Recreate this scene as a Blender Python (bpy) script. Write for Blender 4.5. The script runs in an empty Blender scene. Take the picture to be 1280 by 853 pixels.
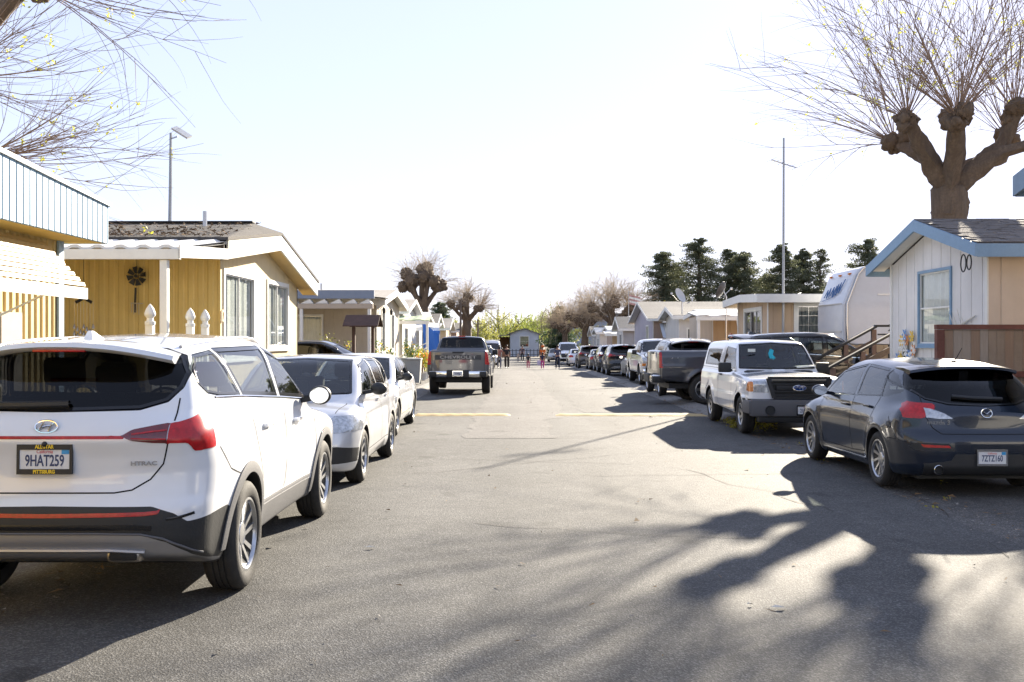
import bpy, bmesh, math, random
import numpy as np
from mathutils import Vector, Matrix
S = bpy.context.scene; COL = S.collection; R = math.radians
random.seed(7); rng = np.random.default_rng(7)
# ---------------------------------------------------------------- camera, sky, sun, exposure
cd = bpy.data.cameras.new('camera'); cam = bpy.data.objects.new('camera', cd); COL.objects.link(cam)
cd.sensor_width = 36; cd.lens = 34.99; cd.clip_start = .1; cd.clip_end = 9000
cam.location = (0, 0, 1.68); cam.rotation_euler = (R(90), 0, R(.368)); S.camera = cam
SUN_EL, SUN_AZ = R(21), R(25.2)            # azimuth clockwise from +Y
w = bpy.data.worlds.new("World"); S.world = w; w.use_nodes = True
nt = w.node_tree; nt.nodes.clear()
sky = nt.nodes.new('ShaderNodeTexSky'); sky.sky_type = 'NISHITA'; sky.sun_disc = False
sky.sun_elevation = SUN_EL; sky.sun_rotation = SUN_AZ; sky.air_density = 1.0; sky.dust_density = .15; sky.ozone_density = 1.0
bg = nt.nodes.new('ShaderNodeBackground'); bg.inputs[1].default_value = .145
out = nt.nodes.new('ShaderNodeOutputWorld'); gm = nt.nodes.new('ShaderNodeGamma'); gm.inputs[1].default_value = .32      # hazy spring sky: softer range from sun to zenith
nt.links.new(sky.outputs[0], gm.inputs[0]); tn = nt.nodes.new('ShaderNodeMix'); tn.data_type = 'RGBA'; tn.blend_type = 'MULTIPLY'; tn.inputs[0].default_value = 1; tn.inputs[7].default_value = (.88, .89, 1.10, 1)
nt.links.new(gm.outputs[0], tn.inputs[6]); nt.links.new(tn.outputs[2], bg.inputs[0]); nt.links.new(bg.outputs[0], out.inputs[0])
sd = bpy.data.lights.new('sun', 'SUN'); sd.energy = 4.0; sd.angle = R(.53); sd.color = (1, .89, .72)
sun = bpy.data.objects.new('sun', sd); COL.objects.link(sun)
sv = Vector((math.cos(SUN_EL)*math.sin(SUN_AZ), math.cos(SUN_EL)*math.cos(SUN_AZ), math.sin(SUN_EL)))
sun.rotation_euler = sv.to_track_quat('Z', 'Y').to_euler(); sun.location = (30, 60, 40)
S.view_settings.view_transform = 'Standard'; S.view_settings.look = 'None'; S.view_settings.gamma = 1
S.view_settings.exposure = 2.22; S.view_settings.use_curve_mapping = False
S.render.engine = 'CYCLES'; S.cycles.use_denoising = True
S.cycles.transparent_max_bounces = 12; S.cycles.max_bounces = 7; S.cycles.diffuse_bounces = 3; S.cycles.glossy_bounces = 3
S.cycles.caustics_reflective = False; S.cycles.caustics_refractive = False

def gz(y):                                 # the street falls away gently
    return float(np.interp(y, [-1e4, 22, 30, 45, 75, 110, 140, 1e4], [0, 0, -.035, -.14, -.36, -.58, -.64, -.64]))

# ---------------------------------------------------------------- materials
MATS = {}
def mat(name, col, rough=.6, metal=0., spec=.5, coat=0., n1=None, n2=None, bump=None, emit=None, coord='Object', grime=None):
    """principled; n1/n2 = (scale, amount, tint) multiply the base with noise, bump = (scale, strength)"""
    if name in MATS: return MATS[name]
    m = bpy.data.materials.new(name); m.use_nodes = True; t = m.node_tree; N = t.nodes; L = t.links
    b = N['Principled BSDF']; b.inputs['Roughness'].default_value = rough; b.inputs['Metallic'].default_value = metal
    b.inputs['Specular IOR Level'].default_value = spec; b.inputs['Coat Weight'].default_value = coat; b.inputs['Coat Roughness'].default_value = .03
    tc = N.new('ShaderNodeTexCoord'); c = (*col, 1)
    src = None
    for k in (n1, n2):
        if not k: continue
        nz = N.new('ShaderNodeTexNoise'); nz.inputs['Scale'].default_value = k[0]; nz.inputs['Detail'].default_value = 6; nz.inputs['Roughness'].default_value = .65
        mp = N.new('ShaderNodeMapping'); L.new(tc.outputs[coord], mp.inputs[0]); L.new(mp.outputs[0], nz.inputs['Vector'])
        if len(k) > 3: mp.inputs['Scale'].default_value = k[3]
        r = N.new('ShaderNodeMapRange'); r.inputs[1].default_value = .3; r.inputs[2].default_value = .72; r.clamp = True
        L.new(nz.outputs['Fac'], r.inputs[0])
        mx = N.new('ShaderNodeMix'); mx.data_type = 'RGBA'
        tint = k[2] if len(k) > 2 and k[2] else tuple(max(0, x*(1-k[1])) for x in col)
        if src: L.new(src, mx.inputs[6])
        else: mx.inputs[6].default_value = c
        mx.inputs[7].default_value = (*tint, 1)
        ml = N.new('ShaderNodeMath'); ml.operation = 'MULTIPLY'; ml.inputs[1].default_value = 1 if not (len(k) > 2 and k[2]) else k[1]
        L.new(r.outputs[0], ml.inputs[0]); L.new(ml.outputs[0], mx.inputs[0]); src = mx.outputs[2]
    if src: L.new(src, b.inputs['Base Color'])
    else: b.inputs['Base Color'].default_value = c
    if bump:
        nz = N.new('ShaderNodeTexNoise'); nz.inputs['Scale'].default_value = bump[0]; nz.inputs['Detail'].default_value = 5
        L.new(tc.outputs[coord], nz.inputs['Vector']); bp = N.new('ShaderNodeBump'); bp.inputs['Strength'].default_value = bump[1]; bp.inputs['Distance'].default_value = .02
        L.new(nz.outputs['Fac'], bp.inputs['Height']); L.new(bp.outputs[0], b.inputs['Normal'])
    if emit: b.inputs['Emission Color'].default_value = (*col, 1); b.inputs['Emission Strength'].default_value = emit
    MATS[name] = m; return m

def glass(name, tint=(.5, .55, .55), ior=1.5, rough=0.0):
    if name in MATS: return MATS[name]
    m = bpy.data.materials.new(name); m.use_nodes = True; t = m.node_tree; N = t.nodes; L = t.links; N.clear()
    o = N.new('ShaderNodeOutputMaterial'); mx = N.new('ShaderNodeMixShader'); lw = N.new('ShaderNodeLayerWeight'); lw.inputs[0].default_value = .5; pw = N.new('ShaderNodeMath'); pw.operation = 'POWER'; pw.inputs[1].default_value = 4.2
    f0 = ((ior-1)/(ior+1))**2; f = N.new('ShaderNodeMapRange'); f.inputs[3].default_value = f0; f.inputs[4].default_value = 1.; L.new(lw.outputs['Facing'], pw.inputs[0]); L.new(pw.outputs[0], f.inputs[0])
    tr = N.new('ShaderNodeBsdfTransparent'); tr.inputs[0].default_value = (*tint, 1); g = N.new('ShaderNodeBsdfGlossy'); g.inputs['Roughness'].default_value = rough
    L.new(f.outputs[0], mx.inputs[0]); L.new(tr.outputs[0], mx.inputs[1]); L.new(g.outputs[0], mx.inputs[2]); L.new(mx.outputs[0], o.inputs[0])
    MATS[name] = m; return m

def leafmat(name, col, n1=None, trans=.5, rough=.6):
    m = mat(name, col, rough, n1=n1); t = m.node_tree; b = t.nodes['Principled BSDF']; o = t.nodes['Material Output']
    tr = t.nodes.new('ShaderNodeBsdfTranslucent'); mx = t.nodes.new('ShaderNodeMixShader'); mx.inputs[0].default_value = trans
    if b.inputs['Base Color'].links: t.links.new(b.inputs['Base Color'].links[0].from_socket, tr.inputs[0])
    else: tr.inputs[0].default_value = (*col, 1)
    t.links.new(b.outputs[0], mx.inputs[1]); t.links.new(tr.outputs[0], mx.inputs[2]); t.links.new(mx.outputs[0], o.inputs[0]); return m
def paint(name, col, metal=0., rough=.28, dirt=.12, coat=1.):
    return mat('paint_'+name, col, rough=rough, metal=metal, coat=coat, n1=(2.2, dirt), bump=(1.5, .012))

# ---------------------------------------------------------------- mesh helpers
ORG = {}
def link(o, parent=None, loc=None, rz=0):
    COL.objects.link(o)
    if parent is not None: o.parent = parent
    if loc is not None: o.location = loc
    if rz: o.rotation_euler[2] = rz
    ORG[o.name] = ORG.get(parent.name, Vector((0, 0, 0))) if parent is not None else Vector(loc or (0, 0, 0))
    return o
def thing(name, label, cat, loc=(0, 0, 0), rz=0, group=None):
    o = bpy.data.objects.new(name, None); o.empty_display_size = .3; link(o, None, loc, rz)
    o['label'] = label; o['category'] = cat
    if group: o['group'] = group
    return o
def tag(o, label, cat, group=None, kind=None):
    o['label'] = label; o['category'] = cat
    if group: o['group'] = group
    if kind: o['kind'] = kind
    return o
def np_mesh(name, v, faces, m=None, smooth=True, normals=None):
    me = bpy.data.meshes.new(name); v = np.asarray(v, np.float32)
    if isinstance(faces, np.ndarray):
        nf, k = faces.shape; me.vertices.add(len(v)); me.vertices.foreach_set('co', v.ravel())
        me.loops.add(nf*k); me.loops.foreach_set('vertex_index', faces.astype(np.int32).ravel())
        me.polygons.add(nf); me.polygons.foreach_set('loop_start', np.arange(0, nf*k, k, dtype=np.int32))
        me.polygons.foreach_set('use_smooth', np.full(nf, smooth)); me.update(calc_edges=True)
    else:
        me.from_pydata(v.tolist(), [], faces)
        if smooth: me.polygons.foreach_set('use_smooth', [True]*len(me.polygons))
    if normals is not None: me.normals_split_custom_set_from_vertices(np.asarray(normals, np.float32))
    if m: me.materials.append(m)
    return me

class MB:
    def __init__(s): s.v = []; s.f = []
    def add(s, vs, fs):
        o = len(s.v); s.v += [tuple(p) for p in vs]; s.f += [tuple(i+o for i in f) for f in fs]; return s
    def box(s, a, b):
        (x0, y0, z0), (x1, y1, z1) = a, b
        return s.add([(x0, y0, z0), (x1, y0, z0), (x1, y1, z0), (x0, y1, z0), (x0, y0, z1), (x1, y0, z1), (x1, y1, z1), (x0, y1, z1)],
                     [(0, 3, 2, 1), (4, 5, 6, 7), (0, 1, 5, 4), (1, 2, 6, 5), (2, 3, 7, 6), (3, 0, 4, 7)])
    def rbox(s, a, b, r=.02):                        # box with chamfered edges
        bm = bmesh.new(); c = [(a[i]+b[i])/2 for i in range(3)]; d = [abs(b[i]-a[i]) for i in range(3)]
        bmesh.ops.create_cube(bm, size=1, matrix=Matrix.Translation(c) @ Matrix.Diagonal((*d, 1)))
        bmesh.ops.bevel(bm, geom=bm.edges[:], offset=min(r, min(d)*.49), segments=2, affect='EDGES', profile=.6)
        bm.verts.index_update(); s.add([v.co for v in bm.verts], [[v.index for v in f.verts] for f in bm.faces]); bm.free(); return s
    def bar(s, p, q, w=.05, h=.05, up=(0, 0, 1)):
        p, q = Vector(p), Vector(q); d = (q-p).normalized(); u = Vector(up)
        if abs(d.dot(u)) > .98: u = Vector((0, 1, 0))
        a = d.cross(u).normalized()*w/2; b = a.cross(d).normalized()*h/2
        return s.add([p-a-b, p+a-b, p+a+b, p-a+b, q-a-b, q+a-b, q+a+b, q-a+b],
                     [(0, 1, 2, 3), (7, 6, 5, 4), (0, 4, 5, 1), (1, 5, 6, 2), (2, 6, 7, 3), (3, 7, 4, 0)])
    def ext(s, poly, vec):
        n = len(poly); vec = Vector(vec); P = [Vector(p) for p in poly]
        return s.add(P+[p+vec for p in P], [tuple(range(n))[::-1], tuple(range(n, 2*n))]+[(i, (i+1) % n, n+(i+1) % n, n+i) for i in range(n)])
    def tube(s, pts, rad, n=8, cap=True):
        P = [Vector(p) for p in pts]; m = len(P); rad = [rad]*m if isinstance(rad, (int, float)) else rad
        vs = []; fs = []; ref = None
        for i, p in enumerate(P):
            d = (P[min(i+1, m-1)]-P[max(i-1, 0)])
            if d.length < 1e-7: d = Vector((0, 0, 1))
            d.normalize()
            if ref is None: ref = d.orthogonal().normalized()
            a = (ref-d*ref.dot(d))
            a = a.normalized() if a.length > 1e-5 else d.orthogonal().normalized()
            ref = a; b = d.cross(a)
            vs += [p+(a*math.cos(2*math.pi*k/n)+b*math.sin(2*math.pi*k/n))*rad[i] for k in range(n)]
            if i: fs += [((i-1)*n+k, (i-1)*n+(k+1) % n, i*n+(k+1) % n, i*n+k) for k in range(n)]
        if cap: fs += [tuple(range(n))[::-1], tuple(range((m-1)*n, m*n))]
        return s.add(vs, fs)
    def lathe(s, prof, c=(0, 0, 0), ax='X', n=24, close=False):   # prof: (radius, along)
        vs = []; fs = []
        for r, h in prof:
            for k in range(n):
                a = 2*math.pi*k/n; u, v = r*math.cos(a), r*math.sin(a)
                q = (h, u, v) if ax == 'X' else ((v, h, u) if ax == 'Y' else (u, v, h))
                vs.append((c[0]+q[0], c[1]+q[1], c[2]+q[2]))
        m = len(prof)
        for i in range(m if close else m-1):
            j = (i+1) % m
            fs += [(i*n+k, i*n+(k+1) % n, j*n+(k+1) % n, j*n+k) for k in range(n)]
        return s.add(vs, fs)
    def ell(s, c, r, nu=12, nv=8):
        prof = [(math.sin(math.pi*i/nv), -math.cos(math.pi*i/nv)) for i in range(nv+1)]; o = len(s.v)
        s.lathe([(max(p[0], 1e-4), p[1]) for p in prof], ax='Z', n=nu)
        for i in range(o, len(s.v)): v = s.v[i]; s.v[i] = (c[0]+v[0]*r[0], c[1]+v[1]*r[1], c[2]+v[2]*r[2])
        return s
    def text(s, txt, size, M, ext=.001, xs=1.0, bold=0.0):
        cu = bpy.data.curves.new('lettering', 'FONT'); cu.body = txt; cu.size = size; cu.extrude = ext; cu.align_x = 'CENTER'; cu.align_y = 'CENTER'; cu.resolution_u = 3; cu.offset = bold
        ob = bpy.data.objects.new('lettering', cu); me = bpy.data.meshes.new_from_object(ob)
        D = Matrix.Diagonal((xs, 1, 1, 1)); s.add([M @ D @ v.co for v in me.vertices], [tuple(p.vertices) for p in me.polygons])
        bpy.data.objects.remove(ob); bpy.data.meshes.remove(me); return s
    def xf(s, M): s.v = [tuple(M @ Vector(p)) for p in s.v]; return s
    def mesh(s, name, m=None, smooth=False, ang=None):
        me = bpy.data.meshes.new(name); me.from_pydata(s.v, [], s.f); me.validate()
        if smooth:
            me.polygons.foreach_set('use_smooth', [True]*len(me.polygons))
            if ang is not None: me.set_sharp_from_angle(angle=R(ang))
        if m: me.materials.append(m)
        return me
    def build(s, name, m, parent=None, smooth=False, ang=40):      # world coordinates -> child of parent
        o = ORG.get(parent.name, Vector((0, 0, 0))) if parent is not None else Vector((0, 0, 0))
        if o.length: s.v = [(p[0]-o.x, p[1]-o.y, p[2]-o.z) for p in s.v]
        return link(bpy.data.objects.new(name, s.mesh(name, m, smooth, ang)), parent)
FRONT = Matrix(((1, 0, 0, 0), (0, 0, -1, 0), (0, 1, 0, 0), (0, 0, 0, 1)))      # text plane facing -Y
def TM(x, y, z, rz=0): return Matrix.Translation((x, y, z)) @ Matrix.Rotation(rz, 4, 'Z') @ FRONT
# ---------------------------------------------------------------- vehicles: an implicit body, surface nets, then the skin is cut into its panels
def lut(pts, r=.0, n=900):
    a = np.array(sorted(pts), float); lo, hi = a[0, 0]-.4, a[-1, 0]+.4; t = np.linspace(lo, hi, n); v = np.interp(t, a[:, 0], a[:, 1])
    k = int(r/(t[1]-t[0]))
    if k > 0:
        ker = np.bartlett(2*k+3); ker /= ker.sum(); v = np.convolve(np.pad(v, k+1, mode='edge'), ker, 'valid')
    return lambda q: np.interp(q, t, v)
def smax(a, b, k):
    h = np.clip(k-np.abs(a-b), 0, None)/k; return np.maximum(a, b)+h*h*k*.25
def smin(a, b, k): return -smax(-a, -b, k)

def car_F(sp):
    plan = lut(sp['plan'], .25); sec = lut(sp['sec'], sp.get('sec_r', .05)); top = lut(sp['top'], .12); bot = lut(sp['bot'], .08)
    yf = lut(sp['yf'], sp.get('yf_r', .05)); yr = lut(sp['yr'], sp.get('yr_r', .04)); L = sp['L']
    wcb = lut(sp['wcb'], .3); roof = lut(sp['roof'], .2); ws = lut(sp['ws'], .06); bk = lut(sp['bk'], .05)
    cf, cr = sp.get('cf', .22), sp.get('cr', .16); W = max(p[1] for p in sp['plan']); tum = sp.get('tumble', .36); zb = sp['zbelt']; tcurve = sp.get('tcurve', .10)
    kc = sp.get('kc', .10); kt = sp.get('kt', .10); kj = sp.get('kj', .03); crown = sp.get('crown', .05); rcrown = sp.get('rcrown', .05)
    wcf, wcr = sp.get('wcf', .16), sp.get('wcr', .10); bed = sp.get('bed'); flare = sp.get('flare', 0.); ax = sp['axles']; RA = sp['ra']; pf = sp.get('pf', 4)
    def F(x, y, z):
        ax_ = np.abs(x); u = ax_/W
        s = ax_-plan(y)+sec(z)
        if flare:
            for a in ax:
                d = np.sqrt((y-a)**2+(z-sp['R'])**2); s = s-flare*np.exp(-((d-RA-.02)/.09)**2)
        for f in sp.get('side', ()): s = s+f(y, z)
        t = z-top(y)+crown*u*u*(1+0*y)
        fr = y-yf(z)+cf*u**pf
        rr = yr(z)+cr*u**pf-y
        lo = smax(smax(s, t, kt), smax(fr, rr, .02), kc)
        lo = smax(lo, bot(y)-z, .05)
        cs = ax_-wcb(y)+tum*np.clip(z-zb, -.03, None)+tcurve*np.clip(z-zb, 0, None)**2
        ct = z-roof(y)+rcrown*(ax_/.7)**2
        cw = (y-ws(z)+wcf*(ax_/.7)**2)*.75; cb = (bk(z)+wcr*(ax_/.7)**2-y)*.8
        ca = smax(smax(cs, ct, sp.get('kr', .14)), smax(cw, cb, .02), sp.get('kw', .07))
        ca = smax(ca, zb-.25-z, .02)
        f = smin(lo, ca, kj)
        if bed:
            bw, y0, y1, zf = bed; f = smax(f, -np.maximum(np.maximum(ax_-bw, np.maximum(y0-y, y-y1)), zf-z), .03)
        for g in sp.get('extra', ()): f = g(f, x, y, z)
        return f
    return F

def nets(F, lo, hi, h):
    n = [int(math.ceil((hi[i]-lo[i])/h))+1 for i in range(3)]
    if n[0] % 2: n[0] += 1
    xs = (np.arange(n[0])-(n[0]-1)/2)*h; ys = lo[1]+np.arange(n[1])*h; zs = lo[2]+np.arange(n[2])*h
    V = F(xs[:, None, None], ys[None, :, None], zs[None, None, :]); V = np.broadcast_to(V, n)
    sg = V < 0; c = np.zeros([k-1 for k in n], np.int8)
    for i in (0, 1):
        for j in (0, 1):
            for k in (0, 1): c += sg[i:n[0]-1+i, j:n[1]-1+j, k:n[2]-1+k]
    act = (c > 0) & (c < 8); idx = np.full(act.shape, -1, np.int64); I = np.argwhere(act); idx[act] = np.arange(len(I))
    acc = np.zeros((len(I), 3)); cnt = np.zeros(len(I))
    for a in range(3):
        o1, o2 = [q for q in range(3) if q != a]
        for p in (0, 1):
            for q in (0, 1):
                A = I.copy(); A[:, o1] += p; A[:, o2] += q; B = A.copy(); B[:, a] += 1
                va = V[tuple(A.T)]; vb = V[tuple(B.T)]; m = (va < 0) != (vb < 0); t = va[m]/(va[m]-vb[m])
                P = A[m].astype(float); P[:, a] += t; acc[m] += P; cnt[m] += 1
    v = acc/cnt[:, None]*h+np.array([xs[0], ys[0], zs[0]])
    faces = []
    for a in range(3):
        b, c_ = (a+1) % 3, (a+2) % 3; sl0 = [slice(None)]*3; sl1 = [slice(None)]*3; sl0[a] = slice(0, -1); sl1[a] = slice(1, None)
        s0, s1 = sg[tuple(sl0)], sg[tuple(sl1)]; E = np.argwhere(s0 != s1); E = E[(E[:, b] > 0) & (E[:, c_] > 0) & (E[:, b] < n[b]-1) & (E[:, c_] < n[c_]-1)]
        q = []
        for db, dc in ((-1, -1), (0, -1), (0, 0), (-1, 0)):
            C = E.copy(); C[:, b] += db; C[:, c_] += dc; q.append(idx[tuple(C.T)])
        q = np.stack(q, 1); flip = ~s0[tuple(E.T)]; q[flip] = q[flip][:, ::-1]; faces.append(q)
    return v, np.concatenate(faces)

def fgrad(F, v, e=.004):
    g = np.empty_like(v)
    for i in range(3):
        d = np.zeros(3); d[i] = e; a = v+d; b = v-d
        g[:, i] = (F(a[:, 0], a[:, 1], a[:, 2])-F(b[:, 0], b[:, 1], b[:, 2]))/(2*e)
    return g
def relax(F, v, it=4, cap=.02):
    for _ in range(it):
        f = F(v[:, 0], v[:, 1], v[:, 2]); g = fgrad(F, v); n2 = (g*g).sum(1)+1e-9
        d = -(f/n2)[:, None]*g; ln = np.linalg.norm(d, axis=1, keepdims=True); v = v+d*np.minimum(1, cap/np.maximum(ln, 1e-9))
    return v
def poly_sd(P, a, b):
    P = np.array(P, float); n = len(P); d = np.full(a.shape, 1e9); ins = np.zeros(a.shape, bool)
    for i in range(n):
        p, q = P[i], P[(i+1) % n]; e = q-p; wa, wb = a-p[0], b-p[1]
        t = np.clip((wa*e[0]+wb*e[1])/(e@e+1e-12), 0, 1); d = np.minimum(d, (wa-e[0]*t)**2+(wb-e[1]*t)**2)
        c = ((p[1] > b) != (q[1] > b)) & (a < (q[0]-p[0])*(b-p[1])/((q[1]-p[1]) if q[1] != p[1] else 1e-9)+p[0]); ins ^= c
    d = np.sqrt(d); return np.where(ins, -d, d)
VIEW = {'S': (1, 2), 'R': (0, 2), 'F': (0, 2), 'T': (0, 1)}
def guard(view, N, v, L):
    if view == 'S': return np.abs(N[:, 0]) > .22
    if view == 'R': return (N[:, 1] < -.12) & (v[:, 1] < L*.5)
    if view == 'F': return (N[:, 1] > .12) & (v[:, 1] > L*.4)
    return N[:, 2] > .3
def reg_sd(reg, v, N, L):
    d = np.full(len(v), 9.)
    for view, P, r in reg['p']:
        g = guard(view, N, v, L); i, j = VIEW[view]; a = np.abs(v[:, i]) if i == 0 else v[:, i]; b = v[:, j]; Pn = np.array(P, float); P = Pn = np.where((Pn[:, :1] < 1e-6) & (i == 0), np.stack([np.full(len(Pn), -.3), Pn[:, 1]], 1), Pn)
        g &= (a > Pn[:, 0].min()-.12) & (a < Pn[:, 0].max()+.12) & (b > Pn[:, 1].min()-.12) & (b < Pn[:, 1].max()+.12)
        if view == 'S' and reg.get('y'): g &= (v[:, 1] > reg['y'][0]) & (v[:, 1] < reg['y'][1])
        if g.any(): d[g] = np.minimum(d[g], poly_sd(P, a[g], b[g])-r)
    return d

class Skin:
    """the car's outer skin with projections on to it"""
    def __init__(s, sp): s.sp = sp; s.F = car_F(sp); s.L = sp['L']
    def proj(s, view, pts, side=1):
        P = np.array(pts, float); n = len(P)
        ax = {'S': 0, 'R': 1, 'F': 1, 'T': 2}[view]; t0, t1 = {'S': (1.25*side, 0), 'R': (-.5, s.L*.6), 'F': (s.L+.5, s.L*.4), 'T': (2.6, .1)}[view]
        i, j = VIEW[view]; T = np.linspace(t0, t1, 160); Q = np.zeros((n, 160, 3)); Q[:, :, i] = P[:, None, 0]; Q[:, :, j] = P[:, None, 1]; Q[:, :, ax] = T
        f = s.F(Q[..., 0], Q[..., 1], Q[..., 2]) < 0; k = np.argmax(f, 1); k[~f.any(1)] = 80; k = np.maximum(k, 1); lo, hi = T[k-1], T[k]
        q = np.zeros((n, 3)); q[:, i] = P[:, 0]; q[:, j] = P[:, 1]
        for _ in range(22):
            m = (lo+hi)/2; q[:, ax] = m; ins = s.F(q[:, 0], q[:, 1], q[:, 2]) < 0; hi = np.where(ins, m, hi); lo = np.where(ins, lo, m)
        g = fgrad(s.F, q); return q, g/np.linalg.norm(g, axis=1, keepdims=True)
    def line(s, view, pts, side=1, step=.04, closed=False):
        P = [np.array(p, float) for p in pts]; 
        if closed: P.append(P[0])
        o = []
        for a, b in zip(P, P[1:]):
            m = max(1, int(np.linalg.norm(b-a)/step)); o += [a+(b-a)*k/m for k in range(m)]
        if not closed: o.append(P[-1])
        q, n = s.proj(view, o, side)
        if closed: q = np.vstack([q, q[:1]]); n = np.vstack([n, n[:1]])
        return q, n
    def strip(s, mb, view, pts, w, side=1, off=.002, closed=False, step=.04, thick=0):
        q, n = s.line(view, pts, side, step, closed); m = len(q)
        t = np.gradient(q, axis=0); 
        if closed: t[0] = t[-1] = (q[1]-q[-2])
        sdv = np.cross(t, n); sdv /= np.linalg.norm(sdv, axis=1, keepdims=True)+1e-9
        a = q+n*off-sdv*w/2; b = q+n*off+sdv*w/2; c = q+n*(off+thick)
        if thick:
            vs = np.concatenate([a-n*off, a+n*thick*.7, c, b+n*thick*.7, b-n*off]); k = 5
        else: vs = np.concatenate([a, b]); k = 2
        fs = [(j*m+i, j*m+i+1, (j+1)*m+i+1, (j+1)*m+i) for j in range(k-1) for i in range(m-1)]
        return mb.add(vs.tolist(), fs)

class Recs:
    def __init__(s): s.r = []
    def add(s, name, mesh, key, parent=None, loc=(0, 0, 0), rz=0): s.r.append((name, mesh, key, parent, loc, rz)); return len(s.r)-1

def carve(skin, regs, h, low=.12):
    """returns {region name or 'body': [(mesh data)]} of the skin split into regions"""
    sp = skin.sp; F = skin.F; L = sp['L']; W = max(p[1] for p in sp['plan'])+.08
    v, q = nets(F, (-W, -.12, .08), (W, L+.12, sp['H']+.12), h); v = relax(F, v, 4, h*.6)
    e = np.vstack([q[:, [0, 1]], q[:, [1, 2]], q[:, [2, 3]], q[:, [3, 0]]]); e.sort(1); e = np.unique(e, axis=0)
    locked = np.zeros(len(v), bool)
    N = fgrad(F, v); N /= np.linalg.norm(N, axis=1, keepdims=True)+1e-9
    arches = [{'name': '_arch', 'arch': a} for a in sp['axles']]
    def sdf(reg, v, N):
        if 'arch' in reg:
            d = np.sqrt((v[:, 1]-reg['arch'])**2+(v[:, 2]-sp.get('za', sp['R']))**2)-sp['ra']; return np.where(np.abs(v[:, 0]) > .5, d, 9.)
        return reg_sd(reg, v, N, L)
    for reg in arches+regs:
        d = sdf(reg, v, N); ok = np.abs(d) < h*2
        E = e[ok[e[:, 0]] & ok[e[:, 1]]]; E = E[(d[E[:, 0]] < 0) != (d[E[:, 1]] < 0)]
        if not len(E): continue
        da, db = np.abs(d[E[:, 0]]), np.abs(d[E[:, 1]])
        pick = np.where(locked[E[:, 0]], E[:, 1], np.where(locked[E[:, 1]], E[:, 0], np.where(da < db, E[:, 0], E[:, 1])))
        pick = np.unique(pick[~locked[pick]]); p = v[pick]; n = N[pick]
        for _ in range(3):
            d0 = sdf(reg, p, n); g = np.zeros_like(p)
            for i in range(3):
                dd = np.zeros(3); dd[i] = 1.5e-3; g[:, i] = (sdf(reg, p+dd, n)-sdf(reg, p-dd, n))/3e-3
            g -= (g*n).sum(1, keepdims=True)*n; g2 = (g*g).sum(1)+1e-6
            st = -(d0/g2)[:, None]*g; ln = np.linalg.norm(st, axis=1, keepdims=True); p = relax(F, p+st*np.minimum(1, h*.8/np.maximum(ln, 1e-9)), 1, h)
        good = np.abs(sdf(reg, p, n)) < h*.25; v[pick[good]] = p[good]; locked[pick[good]] = True
    N = fgrad(F, v); N /= np.linalg.norm(N, axis=1, keepdims=True)+1e-9
    la = locked[q]; d02 = np.linalg.norm(v[q[:, 0]]-v[q[:, 2]], axis=1); d13 = np.linalg.norm(v[q[:, 1]]-v[q[:, 3]], axis=1)
    k02 = (la[:, 0] & la[:, 2]).astype(int)-(la[:, 1] & la[:, 3]); use = np.where(k02 != 0, k02 > 0, d02 <= d13)
    T = np.vstack([np.where(use[:, None], q[:, [0, 1, 2]], q[:, [0, 1, 3]]), np.where(use[:, None], q[:, [0, 2, 3]], q[:, [1, 2, 3]])])
    C = v[T].mean(1); CN = N[T].mean(1); own = np.full(len(T), -1); hit = np.zeros(len(T), bool)
    for reg in arches: hit |= sdf(reg, C, CN) < 0
    own[hit] = -2
    for k, reg in enumerate(regs):
        m = (own == -1) & (sdf(reg, C, CN) < 0); own[m] = k
    for k, reg in enumerate(regs):                 # stray slivers of a lamp or pane go back to the body
        for sgn in (True, False):
            ii = np.where((own == k) & ((C[:, 0] > 0) == sgn))[0]
            if len(ii) == 0 or not reg.get('split'): continue
            lab = np.arange(len(v))
            for _ in range(400):
                mn = lab[T[ii]].min(1); new = lab.copy(); np.minimum.at(new, T[ii].ravel(), np.repeat(mn, 3))
                if (new == lab).all(): break
                lab = new
            fl = lab[T[ii][:, 0]]; u_, c_ = np.unique(fl, return_counts=True)
            for uu, cc in zip(u_, c_):
                if cc < .2*len(ii): own[ii[fl == uu]] = -1
    # soften the shading where custom normals were taken: plain gradient normals
    def piece(m, off=0.):
        t = T[m]; ids, inv = np.unique(t, return_inverse=True); return v[ids]+N[ids]*off, inv.reshape(-1, 3), N[ids]
    res = {'body': piece(own == -1)}; side = C[:, 0] > 0; shell = (own != -2)
    for k, reg in enumerate(regs):
        off = reg.get('off', 0.)
        if reg.get('split', False):
            for sgn in (True, False):
                m = (own == k) & (side == sgn)
                if m.any(): res.setdefault(reg['name'], []).append(piece(m, off))
        elif (own == k).any(): res.setdefault(reg['name'], []).append(piece(own == k, off))
    glassk = np.array([reg.get('glass', False) for reg in regs]+[False, False]); g = glassk[own]
    res['_lining'] = piece(shell & ~g & (C[:, 2] > sp['zbelt']-.35) & (C[:, 1] > sp.get('lin', (.1, 9))[0]) & (C[:, 1] < sp.get('lin', (0, 99))[1]), -.035)
    return res

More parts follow.
